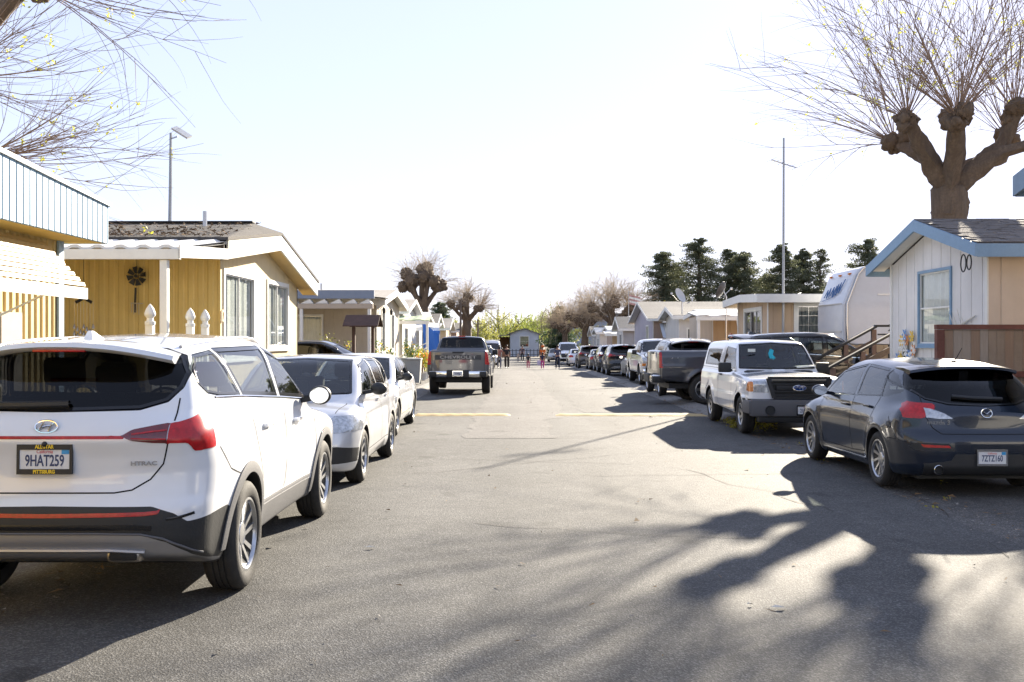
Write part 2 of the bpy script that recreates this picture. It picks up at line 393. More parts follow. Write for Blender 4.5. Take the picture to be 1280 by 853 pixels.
def wheel_meshes(R_, w_, rim, spokes=5, twin=True, dark=False, twist=.25, sw=.05):
    t = MB(); r = R_; h = w_/2
    t.lathe([(rim, -h*.80), (rim+.012, -h*.92), (rim+(r-rim)*.55, -h*1.0), (r-.03, -h*.93), (r-.008, -h*.78), (r, -h*.55), (r, -h*.36), (r-.009, -h*.34), (r-.009, -h*.28), (r, -h*.26), (r, -h*.04), (r-.009, -h*.03),
             (r-.009, h*.03), (r, h*.04), (r, h*.26), (r-.009, h*.28), (r-.009, h*.34), (r, h*.36), (r, h*.55), (r-.008, h*.78), (r-.03, h*.93), (rim+(r-rim)*.55, h), (rim+.012, h*.92), (rim, h*.80)], n=40)
    tyre = t.mesh('tyre', None, True, 50)
    b = MB(); b.lathe([(rim-.024, -h*.7), (rim-.018, h*.68), (.02, h*.1)], n=36); barrel = b.mesh('rim_barrel', None, True, 30)
    b = MB(); b.lathe([(rim+.002, h*.80), (rim+.004, h*.86), (rim-.012, h*.88), (rim-.022, h*.76), (rim-.024, h*.6)], n=40)
    b.lathe([(.001, h*.62), (.034, h*.62), (.075, h*.56), (.085, h*.42), (.06, h*.2)], n=20)
    for k in range(spokes):
        a0 = 2*math.pi*k/spokes
        for sgn in ((-1, 1) if twin else (0,)):
            a1 = a0+sgn*.30/max(1, spokes/5)*1.0; a2 = a0+sgn*(.20/max(1, spokes/5))+twist*(0 if twin else 1)+(twist if twin else 0)
            p = (h*.50, .06*math.cos(a0+sgn*.35), .06*math.sin(a0+sgn*.35)); q = (h*.72, (rim-.02)*math.cos(a2+sgn*.05), (rim-.02)*math.sin(a2+sgn*.05))
            p, q = Vector(p), Vector(q); d = (q-p).normalized(); a = Vector((1, 0, 0)); sd_ = d.cross(a).normalized()
            w0, w1 = sw*.8, sw
            b.add([p-sd_*w0/2, p+sd_*w0/2, q+sd_*w1/2, q-sd_*w1/2, p-sd_*w0*.7-a*.05, p+sd_*w0*.7-a*.05, q+sd_*w1*.7-a*.05, q-sd_*w1*.7-a*.05],
                  [(3, 2, 1, 0), (0, 1, 5, 4), (1, 2, 6, 5), (2, 3, 7, 6), (3, 0, 4, 7)])
    rimm = b.mesh('rim', None, True, 30)
    d = MB(); d.lathe([(.001, -h*.1), (rim*.72, -h*.1), (rim*.72, -h*.3), (.001, -h*.3)], n=32); disc = d.mesh('brake_disc', None, True, 30)
    k = MB(); k.lathe([(rim-.03, -h*.55), (.02, -h*.6)], n=32); back = k.mesh('wheel_back', None)
    return tyre, rimm, disc, back, barrel

def seat_mb(m, x, y, z, rows=1, w=.5):
    m.rbox((x-w/2, y-.25, z), (x+w/2, y+.3, z+.18), .06); b = MB(); b.rbox((x-w/2, -.07, 0), (x+w/2, .07, .62), .06)
    b.xf(Matrix.Translation((0, y-.28, z+.12)) @ Matrix.Rotation(R(14), 4, 'X')); m.add(b.v, b.f)
    b = MB(); b.rbox((x-.14, -.05, .66), (x+.14, .05, .86), .05); b.tube([(x-.06, 0, .55), (x-.06, 0, .7)], .008, 5); b.tube([(x+.06, 0, .55), (x+.06, 0, .7)], .008, 5)
    b.xf(Matrix.Translation((0, y-.28, z+.12)) @ Matrix.Rotation(R(10), 4, 'X')); m.add(b.v, b.f)

def make_car(sp, h):
    """records of every part of one kind of vehicle"""
    sk = Skin(sp); D = Recs(); det = sp.get('detail', 1); L = sp['L']
    regs = sp['regs']; res = carve(sk, regs, h)
    v, t, n = res.pop('body'); body = D.add('body', np_mesh('body', v, t, None, True, n), 'paint')
    lin = res.pop('_lining')
    if det: D.add('interior_lining', np_mesh('interior_lining', lin[0], lin[1], None, True), 'lining')
    key = {r['name']: r['key'] for r in regs}
    for nm, lst in res.items():
        for (v, t, n) in lst: D.add(nm, np_mesh(nm, v, t, None, True, n), key[nm])
    # window seals, shut lines, door handles
    for r in regs:
        if r.get('seal'):
            for view, P, rr in r['p']:
                c = np.mean(P, 0)
                for s_ in (1, -1):
                    if view != 'S':
                        if s_ < 0: continue
                        half = [p for p in P]; Q = half+[(-p[0], p[1]) for p in half[::-1] if abs(p[0]) > 1e-6] if min(p[0] for p in P) < 1e-6 else P
                    else: Q = P
                    m = MB(); sk.strip(m, view, Q, r['seal'], s_, .002, True, .05); D.add('window_seal', m.mesh('window_seal'), r.get('sealkey', 'gloss'))
    for s_ in (1, -1):
        for P in sp.get('shut', ()):
            m = MB(); sk.strip(m, 'S', P, .009, s_, .0012, False, .04); D.add('panel_gap', m.mesh('panel_gap'), 'gap')
    for view, P in sp.get('gaps', ()):
        m = MB(); sk.strip(m, view, P, .009, 1, .0012, False, .04); D.add('panel_gap', m.mesh('panel_gap'), 'gap')
    for s_ in (1, -1):
        for (y, z) in sp.get('handles', ()):
            q, nn = sk.proj('S', [(y, z)], s_); m = MB(); x = q[0][0]
            m.rbox((x-.012, y-.10, z-.014), (x+.038*s_, y+.10, z+.016), .012); D.add('door_handle', m.mesh('door_handle', None, True, 40), sp.get('handlekey', 'paint'))
        if 'mirror' in sp:
            y, z, mw, mh = sp['mirror']; q, nn = sk.proj('S', [(y, z-.05)], s_); x = q[0][0]; m = MB(); o = len(m.v)
            m.ell((x+s_*(.07+mw/2), y, z), (mw/2, .085, mh/2), 16, 10)
            m.v = [(p[0], min(max(p[1], y-.05), 9), p[2]) for p in m.v]; m.bar((x-.02*s_, y+.02, z-.05), (x+s_*.10, y, z-.03), .07, .045)
            k = D.add('mirror', m.mesh('mirror', None, True, 40), sp.get('mirrorkey', 'paint'))
            g = MB(); n_ = 20; g.add([(x+s_*(.07+mw/2)+mw*.42*math.cos(2*math.pi*i/n_), y-.052, z+mh*.42*math.sin(2*math.pi*i/n_)) for i in range(n_)], [tuple(range(n_))]); D.add('mirror_glass', g.mesh('mirror_glass'), 'mirrorglass', k)
    # wheel wells + arch lips
    za = sp.get('za', sp['R'])
    for a in sp['axles']:
        for s_ in (1, -1):
            angs = np.linspace(-12, 192, 40)*math.pi/180; pts = [(a+sp['ra']*math.cos(q), za+sp['ra']*math.sin(q)) for q in angs]; pts = [p for p in pts if p[1] > float(np.interp(p[0], *zip(*sp['bot'])))+.035]
            q, nn = sk.proj('S', pts, s_); m = MB(); k = len(q); xin = s_*.42
            vs = q.tolist()+[[xin, p[1], p[2]] for p in q.tolist()]
            m.add(vs, [(i, i+1, k+i+1, k+i) for i in range(k-1)]+[tuple(range(k, 2*k))]); D.add('wheel_well', m.mesh('wheel_well'), 'black')
            if sp.get('lip'):
                wl, kl = sp['lip']; m = MB(); rr = sp['ra']+wl/2-.004; P2 = [(a+rr*math.cos(g), za+rr*math.sin(g)) for g in angs]; P2 = [p for p in P2 if p[1] > float(np.interp(p[0], *zip(*sp['bot'])))+.05]
                sk.strip(m, 'S', P2, wl, s_, .0, False, .04, thick=.012); D.add('arch_trim', m.mesh('arch_trim', None, True, 50), kl)
    ty, ri, di, ba, br = wheel_meshes(sp['R'], sp['tw'], sp['rim'], **sp.get('wheel', {}))
    for a in sp['axles']:
        for s_ in (1, -1):
            xw = sp['track']/2*s_; k = D.add('wheel', ty, 'tyre', None, (xw, a, sp['R']), 0 if s_ > 0 else math.pi)
            D.add('rim', ri, sp.get('rimkey', 'alloy'), k); D.add('rim_barrel', br, 'grille', k); D.add('brake_disc', di, 'steel', k); D.add('wheel_back', ba, 'black', k)
    u = MB(); W = sp['track']/2-.12; u.box((-W, sp.get('u0', .35), sp.get('uz', .24)), (W, L-.4, sp.get('uz', .24)+.14))
    for a in sp['axles']: u.tube([(-W-.1, a, sp['R']), (W+.1, a, sp['R'])], .05, 8)
    D.add('chassis', u.mesh('chassis'), 'black')
    if det:
        m = MB()
        for (x, y, z, ww) in sp.get('seats', ()): seat_mb(m, x, y, z, 1, ww)
        if m.v: D.add('seat', m.mesh('seat', None, True, 45), 'seat')
        if 'dash' in sp:
            y, z = sp['dash']; m = MB(); m.rbox((-.66, y-.35, z-.35), (.66, y+.15, z), .08); D.add('dashboard', m.mesh('dashboard', None, True, 40), 'seat')
            m = MB(); ring = [(-.36+.18*math.cos(g), y-.45+.05*math.sin(g), z-.03+.17*math.sin(g)) for g in np.linspace(0, 2*math.pi, 25)]; m.tube(ring, .014, 6, False); m.bar((-.52, y-.45, z-.03), (-.2, y-.45, z-.03), .03, .04); m.tube([(-.36, y-.45, z-.03), (-.36, y-.2, z-.12)], .03, 8)
            D.add('steering_wheel', m.mesh('steering_wheel', None, True, 40), 'seat')
    if 'build' in sp: sp['build'](sk, D, sp)
    return D.r

def spawn(recs, keys, name, label, cat, loc, rz, group=None, drop=()):
    root = thing(name, label, cat, loc, rz, group); obs = []
    for (nm, me, key, par, l, r) in recs:
        if nm in drop: obs.append(None); continue
        o = bpy.data.objects.new(nm, me); COL.objects.link(o); o.parent = root if par is None else obs[par]; o.location = l; o.rotation_euler[2] = r
        m = keys.get(key) or BASE[key]
        if not me.materials: me.materials.append(m)
        o.material_slots[0].link = 'OBJECT'; o.material_slots[0].material = m; obs.append(o)
    return root

BASE = dict(
    panel=mat('tailgate_inset', (.045, .048, .055), .4, .3), gloss=mat('gloss_black_trim', (.012, .012, .013), .12), black=mat('black_plastic', (.018, .019, .02), .55, bump=(60, .1)), gap=mat('panel_gap_black', (.008, .008, .008), .9), tyre=mat('tyre_rubber', (.022, .021, .02), .82, n1=(9, .5, (.06, .055, .048)), bump=(90, .15)),
    alloy=mat('alloy_silver', (.62, .63, .65), .28, 1.0, n1=(14, .35)), steel=mat('brake_steel', (.22, .21, .2), .45, 1.0), seat=mat('seat_fabric', (.03, .03, .033), .85), lining=mat('cabin_lining', (.06, .06, .062), .9),
    glass=glass('tinted_car_glass', (.60, .64, .62), 1.8), privacy=glass('dark_privacy_glass', (.045, .048, .056), 1.42), mirrorglass=mat('mirror_silver', (.8, .82, .84), .02, 1.0),
    red=mat('red_tail_lens', (.55, .008, .012), .25, coat=.2, n1=(26, .5)), darkred=mat('dark_red_lens', (.16, .004, .008), .1, coat=1., n1=(30, .5)), clear=mat('clear_lens', (.62, .65, .68), .08, .35, coat=1., n1=(26, .6)), amber=mat('amber_lens', (.75, .22, .02), .12, coat=1., n1=(30, .4)),
    chrome=mat('chrome', (.78, .79, .8), .07, 1.0), grey=mat('silver_trim', (.33, .33, .34), .38, .7), darkgrey=mat('grey_cladding', (.10, .10, .105), .6, bump=(70, .1)), white=mat('white_print', (.8, .8, .78), .5),
    plate=mat('plate_white', (.72, .73, .74), .4, n1=(20, .12)), navy=mat('plate_navy', (.02, .04, .12), .5), yellow=mat('plate_yellow', (.85, .58, .03), .5), scriptred=mat('plate_red', (.6, .06, .04), .5), blue=mat('emblem_blue', (.01, .05, .22), .25, coat=1.), sticker=mat('blue_sticker', (.04, .3, .6), .5), grille=mat('grille_black', (.012, .013, .014), .4), rust=mat('exhaust_steel', (.3, .28, .26), .35, 1.0), exhaust=mat('exhaust_dark', (.01, .01, .01), .8), teal=mat('turquoise_cloth', (.03, .42, .55), .8), paper=mat('white_paper', (.7, .72, .66), .8))

def plate(D, x, y, z, num, w=.31, hh=.155, rz=0, top='', bottom='', frame='chrome', ink='navy', tilt=0, script='California', xs=.62):
    """licence plate facing -Y (rz turns it)"""
    B = Matrix.Translation((x, y, z)) @ Matrix.Rotation(rz, 4, 'Z') @ Matrix.Rotation(tilt, 4, 'X'); fr = .012 if not top else .021
    m = MB(); m.rbox((-w/2, -.006, -hh/2), (w/2, .004, hh/2), .004); m.xf(B); k = D.add('licence_plate', m.mesh('licence_plate'), 'plate')
    m = MB()
    for a, b in (((-w/2-.008, -.012, hh/2-fr), (w/2+.008, .006, hh/2+.010)), ((-w/2-.008, -.012, -hh/2-.010), (w/2+.008, .006, -hh/2+fr)), ((-w/2-.008, -.0115, -hh/2+fr), (-w/2+.008, .005, hh/2-fr)), ((w/2-.008, -.0115, -hh/2+fr), (w/2+.008, .005, hh/2-fr))): m.box(a, b)
    m.xf(B); D.add('plate_frame', m.mesh('plate_frame'), frame, k)
    m = MB(); m.text(num, hh*.60, B @ TM(0, -.0075, -.010), .0008, xs, .0015); D.add('plate_number', m.mesh('plate_number'), ink, k)
    if script: m = MB(); m.text(script, hh*.2, B @ TM(0, -.0072, hh*.29), .0006, .8); D.add('plate_script', m.mesh('plate_script'), 'scriptred', k)
    m = MB(); m.box((w*.32, -.0082, hh*.2), (w*.46, -.006, hh*.40)); m.xf(B); D.add('plate_sticker', m.mesh('plate_sticker'), 'sticker', k)
    for tx, zz in ((top, hh/2-.004), (bottom, -hh/2+.005)):
        if tx: m = MB(); m.text(tx, .03, B @ TM(0, -.0135, zz), .0008, .85, .0012); D.add('frame_lettering', m.mesh('frame_lettering'), 'yellow', k)
# ---------------------------------------------------------------- the kinds of vehicle (local axes: nose towards +Y, tail at y = 0)
def rg(name, key, *p, r=.0, **k): return dict(name=name, key=key, p=[(a, b, r) for a, b in p], **k)
def win(*p, r=.02, key='glass', seal=.022, split=True, name='window', **k): return rg(name, key, *p, r=r, glass=True, seal=seal, split=split, off=-.004, **k)

def emblem_ring(m, x, y, z, a, b, n=28, r=.006, tilt=0.):
    pts = [(x+a*math.cos(q), y+tilt*b*math.sin(q), z+b*math.sin(q)) for q in np.linspace(0, 2*math.pi, n+1)]; m.tube(pts, r, 6, False)

def suv_extra(sk, D, sp):
    q, n = sk.proj('R', [(0, 1.175)]); y = q[0][1]-.012; m = MB()                 # oval badge with a slanted letter
    emblem_ring(m, 0, y, 1.175, .066, .036, r=.0055, tilt=.25)
    def sl(pts, w): m.tube([(a, y-.002+.25*b, 1.175+b) for a, b in pts], w, 6)
    sl([(-.046, -.020), (-.030, -.008), (-.016, .026)], .006); sl([(.046, .020), (.030, .008), (.016, -.026)], .006); sl([(-.028, -.004), (0, .003), (.028, .004)], .0055)
    D.add('badge', m.mesh('badge', None, True, 50), 'chrome')
    q, n = sk.proj('R', [(0, .99)]); plate(D, 0, q[0][1]-.012, .985, '9HAT259', top='ALL\u00b7STAR', bottom='PITTSBURG', frame='black', tilt=R(-2))
    q, n = sk.proj('R', [(.585, .955)]); m = MB(); m.text('HTRAC', .034, TM(.565, q[0][1]-.010, .955, .16), .0015, 1.35, .001); D.add('badge_lettering', m.mesh('badge_lettering'), 'grey')
    m = MB(); sk.strip(m, 'R', [(-.40, 1.283), (.10, 1.293)], .035, 1, .014, thick=.03); D.add('wiper', m.mesh('wiper'), 'black')
    # spoiler lip over the rear glass, high brake lamp below it
    m = MB(); X = np.linspace(-.63, .63, 25); top = []; 
    for x in X:
        yy = .19+.20*(abs(x)/.63)**3.5; zt = 1.672-.085*(abs(x)/.63)**2.3; top.append((x, yy, zt))
    vs = []; k = len(X)
    for x, yy, zt in top: vs += [(x, yy, zt), (x, yy-.018, zt-.028), (x, yy+.02, zt-.05), (x, yy+.30, zt-.05), (x, yy+.46, zt+.018-.01*(abs(x)/.66)**2), (x, yy+.2, zt+.016)]
    m.add(vs, [(i*6+a, i*6+(a+1) % 6, (i+1)*6+(a+1) % 6, (i+1)*6+a) for i in range(k-1) for a in range(6)]+[tuple(range(6)), tuple(range((k-1)*6, k*6))[::-1]])
    D.add('spoiler', m.mesh('spoiler', None, True, 35), 'paint')
    m = MB(); m.rbox((-.16, .20, 1.613), (.16, .235, 1.632), .006); D.add('brake_light', m.mesh('brake_light', None, True, 40), 'red')
    m = MB(); z0 = 1.685; m.add([(-.035, .62, z0), (.035, .62, z0), (.03, .84, z0), (-.03, .84, z0), (-.012, .65, z0+.062), (.012, .65, z0+.062), (.008, .69, z0+.06), (-.008, .69, z0+.06)], [(0, 1, 5, 4), (1, 2, 6, 5), (2, 3, 7, 6), (3, 0, 4, 7), (4, 5, 6, 7)])
    D.add('antenna_fin', m.mesh('antenna_fin'), 'paint')
    for s in (1, -1):
        m = MB(); pts = []
        for y in np.linspace(.62, 2.85, 14):
            q, n = sk.proj('T', [(s*(.60+.02*math.sin((y-.6)/2.3*math.pi)), y)]); e = .0 if y in (.62, 2.85) else .03; pts.append((q[0][0], y, q[0][2]+(.008 if (y < .63 or y > 2.84) else .020)))
        m.tube(pts, .012, 8); D.add('roof_rail', m.mesh('roof_rail', None, True, 50), sp.get('railkey', 'grey'))
    for s in (1, -1):
        m = MB(); m.rbox((s*.46-.10, .02, .375), (s*.46+.10, .16, .455), .03); k = D.add('exhaust_tip', m.mesh('exhaust_tip', None, True, 40), 'rust')
        m = MB(); m.rbox((s*.46-.085, .014, .388), (s*.46+.085, .1, .442), .02); D.add('exhaust_opening', m.mesh('exhaust_opening', None, True, 40), 'exhaust', k)
        m = MB(); sk.strip(m, 'S', [(1.42, .50), (3.2, .47)], .035, s, .002, thick=.006); D.add('sill_strip', m.mesh('sill_strip'), 'grey')
    for pts_, w_, th, kk in (([(-.86, .40), (-.78, .46), (-.68, .515), (-.56, .545), (-.3, .553), (.3, .553), (.56, .545), (.68, .515), (.78, .46), (.86, .40)], .012, .010, 'darkgrey'), ([(-.58, .440), (-.40, .455), (.40, .455), (.58, .440)], .022, .020, 'grey'), ([(-.62, .578), (-.5, .588), (.5, .588), (.62, .578)], .03, .005, 'gloss')):
        m = MB(); sk.strip(m, 'R', pts_, w_, 1, .002, thick=th); D.add('bumper_moulding', m.mesh('bumper_moulding', None, True, 50), kk)
    for s in (1, -1):
        m = MB(); sk.strip(m, 'R', [(s*.70, .628), (s*.78, .638), (s*.84, .655)], .016, 1, .002, thick=.006); D.add('bumper_moulding', m.mesh('bumper_moulding', None, True, 50), 'gloss')
        m = MB(); sk.strip(m, 'R', [(s*.50, 1.128), (s*.62, 1.142), (s*.69, 1.148)], .010, 1, .006, thick=.003); sk.strip(m, 'R', [(s*.50, 1.105), (s*.62, 1.100), (s*.69, 1.098)], .008, 1, .006, thick=.003); D.add('lamp_filament', m.mesh('lamp_filament'), 'red')
    m = MB(); m.ell((.0, sk.proj('R', [(0, 1.085)])[0][0][1], 1.075), (.016, .02, .016)); D.add('camera', m.mesh('camera', None, True), 'black')
    for s in (1, -1):
        m = MB(); sk.strip(m, 'S', [(.66, 1.315), (1.2, 1.293), (2.3, 1.225), (3.18, 1.16)], .014, s, .003, thick=.004); D.add('window_trim', m.mesh('window_trim'), 'chrome')

SUV = dict(L=4.79, H=1.80, R=.365, ra=.425, tw=.235, rim=.245, track=1.68, axles=(.97, 3.735), zbelt=1.15, uz=.30, u0=1.3, sec_r=.12,
    plan=[(0, .90), (.35, .925), (.8, .945), (2, .925), (3.0, .925), (3.8, .945), (4.3, .925), (4.79, .86)], sec=[(.2, .10), (.36, .045), (.5, .025), (.62, .012), (.74, .0), (.9, .004), (1.02, .012), (1.08, .022), (1.2, .055), (1.34, .115)],
    top=[(0, 1.28), (1, 1.28), (2.5, 1.22), (3.5, 1.11), (4.1, 1.03), (4.5, .95), (4.79, .84)], bot=[(0, .40), (.25, .36), (.5, .27), (4.2, .25), (4.79, .30)],
    yr=[(.2, .16), (.36, .07), (.40, .03), (.5, .0), (.60, -.005), (.68, .0), (.715, .012), (.75, .03), (.82, .045), (.9, .055), (1.0, .045), (1.09, .02), (1.13, .03), (1.25, .10), (1.36, .2)], yr_r=.03,
    yf=[(.2, 4.62), (.35, 4.74), (.5, 4.79), (.8, 4.77), (.95, 4.70), (1.05, 4.55)], cf=.30, cr=.20, crown=.06, kt=.11, kc=.14, zmid=1, flare=.018,
    wcb=[(.2, .83), (.8, .865), (2, .88), (3.2, .87), (3.8, .80)], tumble=.27, tcurve=.12, roof=[(.1, 1.62), (.5, 1.67), (1.2, 1.72), (2.0, 1.742), (2.6, 1.71), (3.0, 1.61), (3.4, 1.46)], rcrown=.045,
    ws=[(1.0, 3.85), (1.1, 3.68), (1.5, 2.95), (1.65, 2.65), (1.8, 2.3)], bk=[(1.1, .06), (1.25, .11), (1.45, .25), (1.6, .40), (1.7, .5)], kw=.09, kr=.17, wcr=.11, kj=.035,
    regs=[win(('S', [(.46, 1.42), (.56, 1.36), (.75, 1.335), (1.19, 1.315), (.98, 1.60), (.62, 1.575), (.48, 1.50)]), seal=.016, key='privacy'), win(('S', [(1.27, 1.31), (2.18, 1.255), (2.2, 1.625), (1.06, 1.615)]), seal=.032, key='privacy'), win(('S', [(2.30, 1.247), (3.22, 1.185), (2.78, 1.50), (2.30, 1.615)]), seal=.032),
          win(('R', [(0, 1.27), (.50, 1.282), (.64, 1.325), (.70, 1.40), (.71, 1.48), (.65, 1.575), (.54, 1.615), (0, 1.635)]), key='privacy', split=False, name='rear_window'),
          win(('F', [(0, 1.10), (.70, 1.12), (.57, 1.56), (0, 1.60)]), split=False, name='windscreen'),
          rg('tail_light', 'darkred', ('R', [(.44, 1.118), (.50, 1.155), (.62, 1.178), (.695, 1.19), (.695, 1.075), (.62, 1.078), (.50, 1.092)]), split=True, off=.004),
          rg('tail_light_wing', 'red', ('R', [(.70, 1.188), (.80, 1.20), (.865, 1.212), (.865, 1.02), (.84, 1.02), (.80, 1.072), (.70, 1.075)]), ('S', [(.15, 1.188), (.36, 1.25), (.45, 1.225), (.37, 1.15), (.35, 1.03), (.17, 1.02), (.15, 1.06)]), split=True, off=.004),
          rg('light_bar', 'red', ('R', [(0, 1.103), (.46, 1.103), (.46, 1.121), (0, 1.121)]), off=.003),
          rg('reflector_strip', 'red', ('R', [(0, .640), (.58, .651), (.66, .660), (.66, .680), (.58, .675), (0, .664)]), off=.002),
          rg('skid_plate', 'grey', ('R', [(0, .30), (.90, .30), (.80, .42), (.70, .49), (.55, .545), (.0, .552)])),
          rg('bumper', 'black', ('R', [(0, .2), (1.2, .2), (1.2, .60), (.82, .60), (.74, .66), (.62, .705), (0, .715)]), ('S', [(-.3, .2), (1.4, .2), (.95, .46), (.52, .64), (.30, .63), (.05, .60), (-.3, .60)]), y=(-1, .62)),
          rg('sill_cladding', 'darkgrey', ('S', [(1.2, .1), (3.6, .1), (3.6, .42), (3.2, .44), (1.42, .47), (1.2, .50)]), split=True),
          rg('front_bumper', 'black', ('F', [(0, .2), (1.2, .2), (1.2, .45), (0, .5)]), ('S', [(4.15, .2), (5, .2), (5, .45), (4.15, .45)])),
          rg('grille', 'grille', ('F', [(0, .55), (.6, .55), (.68, .85), (0, .87)])), rg('headlight', 'clear', ('F', [(.62, .62), (.85, .60), (.85, .78), (.66, .80)]), split=True)],
    shut=[[(2.24, 1.22), (2.24, .55), (2.15, .46)], [(3.30, 1.16), (3.38, .80), (3.30, .50)], [(1.23, 1.28), (1.28, 1.0), (1.42, .72), (1.46, .50)], [(.42, 1.02), (.60, .86), (.78, .80)]], 
    gaps=[('R', [(.71, 1.33), (.715, 1.20)]), ('R', [(.70, 1.07), (.67, .95), (.60, .86), (.50, .80), (.40, .785), (-.40, .785), (-.50, .80), (-.60, .86), (-.67, .95), (-.70, 1.07)]), ('R', [(-.71, 1.33), (-.715, 1.20)])],
    handles=[(1.60, 1.06), (2.62, 1.02)], mirror=(3.02, 1.20, .20, .17), mirrorkey='black', lip=(.075, 'darkgrey'), wheel=dict(spokes=5, twin=True, twist=.35, sw=.034), seats=[(-.36, 2.45, .55, .5), (.36, 2.45, .55, .5), (-.36, 1.5, .6, .5), (.36, 1.5, .6, .5), (0, 1.5, .55, .3)], dash=(3.5, 1.12), build=suv_extra)

def hatch_extra(sk, D, sp):
    q, n = sk.proj('R', [(0, .905)]); y = q[0][1]-.010; m = MB(); emblem_ring(m, 0, y, .905, .058, .048, r=.0055, tilt=.2)
    m.tube([(-.05, y+.004, .922), (-.03, y+.002, .916), (0, y-.003, .893), (.03, y+.002, .916), (.05, y+.004, .922)], .006, 6); D.add('badge', m.mesh('badge', None, True, 50), 'chrome')
    q, n = sk.proj('R', [(-.52, .80)]); m = MB(); m.text('mazda 3', .062, TM(-.50, q[0][1]-.009, .80, -.24), .002, 1.15, .0014); D.add('badge_lettering', m.mesh('badge_lettering'), 'chrome')
    q, n = sk.proj('R', [(0, .42)]); plate(D, .02, q[0][1]-.012, .435, '7ZTZ160')
    m = MB(); sk.strip(m, 'R', [(-.30, 1.062), (-.1, 1.045), (.22, 1.035)], .035, 1, .012, thick=.028); D.add('wiper', m.mesh('wiper'), 'black')
    m = MB(); X = np.linspace(-.60, .60, 25); vs = []; k = len(X)
    for x in X:
        yy = .50+.13*(abs(x)/.6)**2.5; zt = 1.402-.055*(abs(x)/.6)**2.4
        vs += [(x, yy, zt), (x, yy-.012, zt-.03), (x, yy+.03, zt-.045), (x, yy+.24, zt-.03), (x, yy+.46, zt+.036-.01*(abs(x)/.6)**2), (x, yy+.2, zt+.026)]
    m.add(vs, [(i*6+a, i*6+(a+1) % 6, (i+1)*6+(a+1) % 6, (i+1)*6+a) for i in range(k-1) for a in range(6)]+[tuple(range(6)), tuple(range((k-1)*6, k*6))[::-1]])
    D.add('spoiler', m.mesh('spoiler', None, True, 35), 'paint')
    m = MB(); m.tube([(0, .86, 1.44), (0, .80, 1.485), (0, .66, 1.60)], [.010, .006, .0035], 6); m.ell((0, .88, 1.44), (.03, .05, .018)); D.add('antenna', m.mesh('antenna', None, True), 'black')
    for s in (1, -1):
        m = MB(); m.lathe([(.047, 0), (.052, .004), (.052, .12), (.044, .12), (.044, .006)], (s*.53, .015, .30), 'Y', 24); k = D.add('exhaust_tip', m.mesh('exhaust_tip', None, True, 40), 'chrome')
        m = MB(); m.lathe([(.043, .02), (.001, .02)], (s*.53, .015, .30), 'Y', 20); D.add('exhaust_opening', m.mesh('exhaust_opening'), 'exhaust', k)
        m = MB(); sk.strip(m, 'S', [(1.35, .27), (3.05, .25)], .02, s, .002, thick=.006); D.add('sill_strip', m.mesh('sill_strip'), 'chrome')
        m = MB(); sk.strip(m, 'R', [(s*.72, .545), (s*.50, .55), (s*.36, .53)], .06, 1, -.008, thick=.0); 

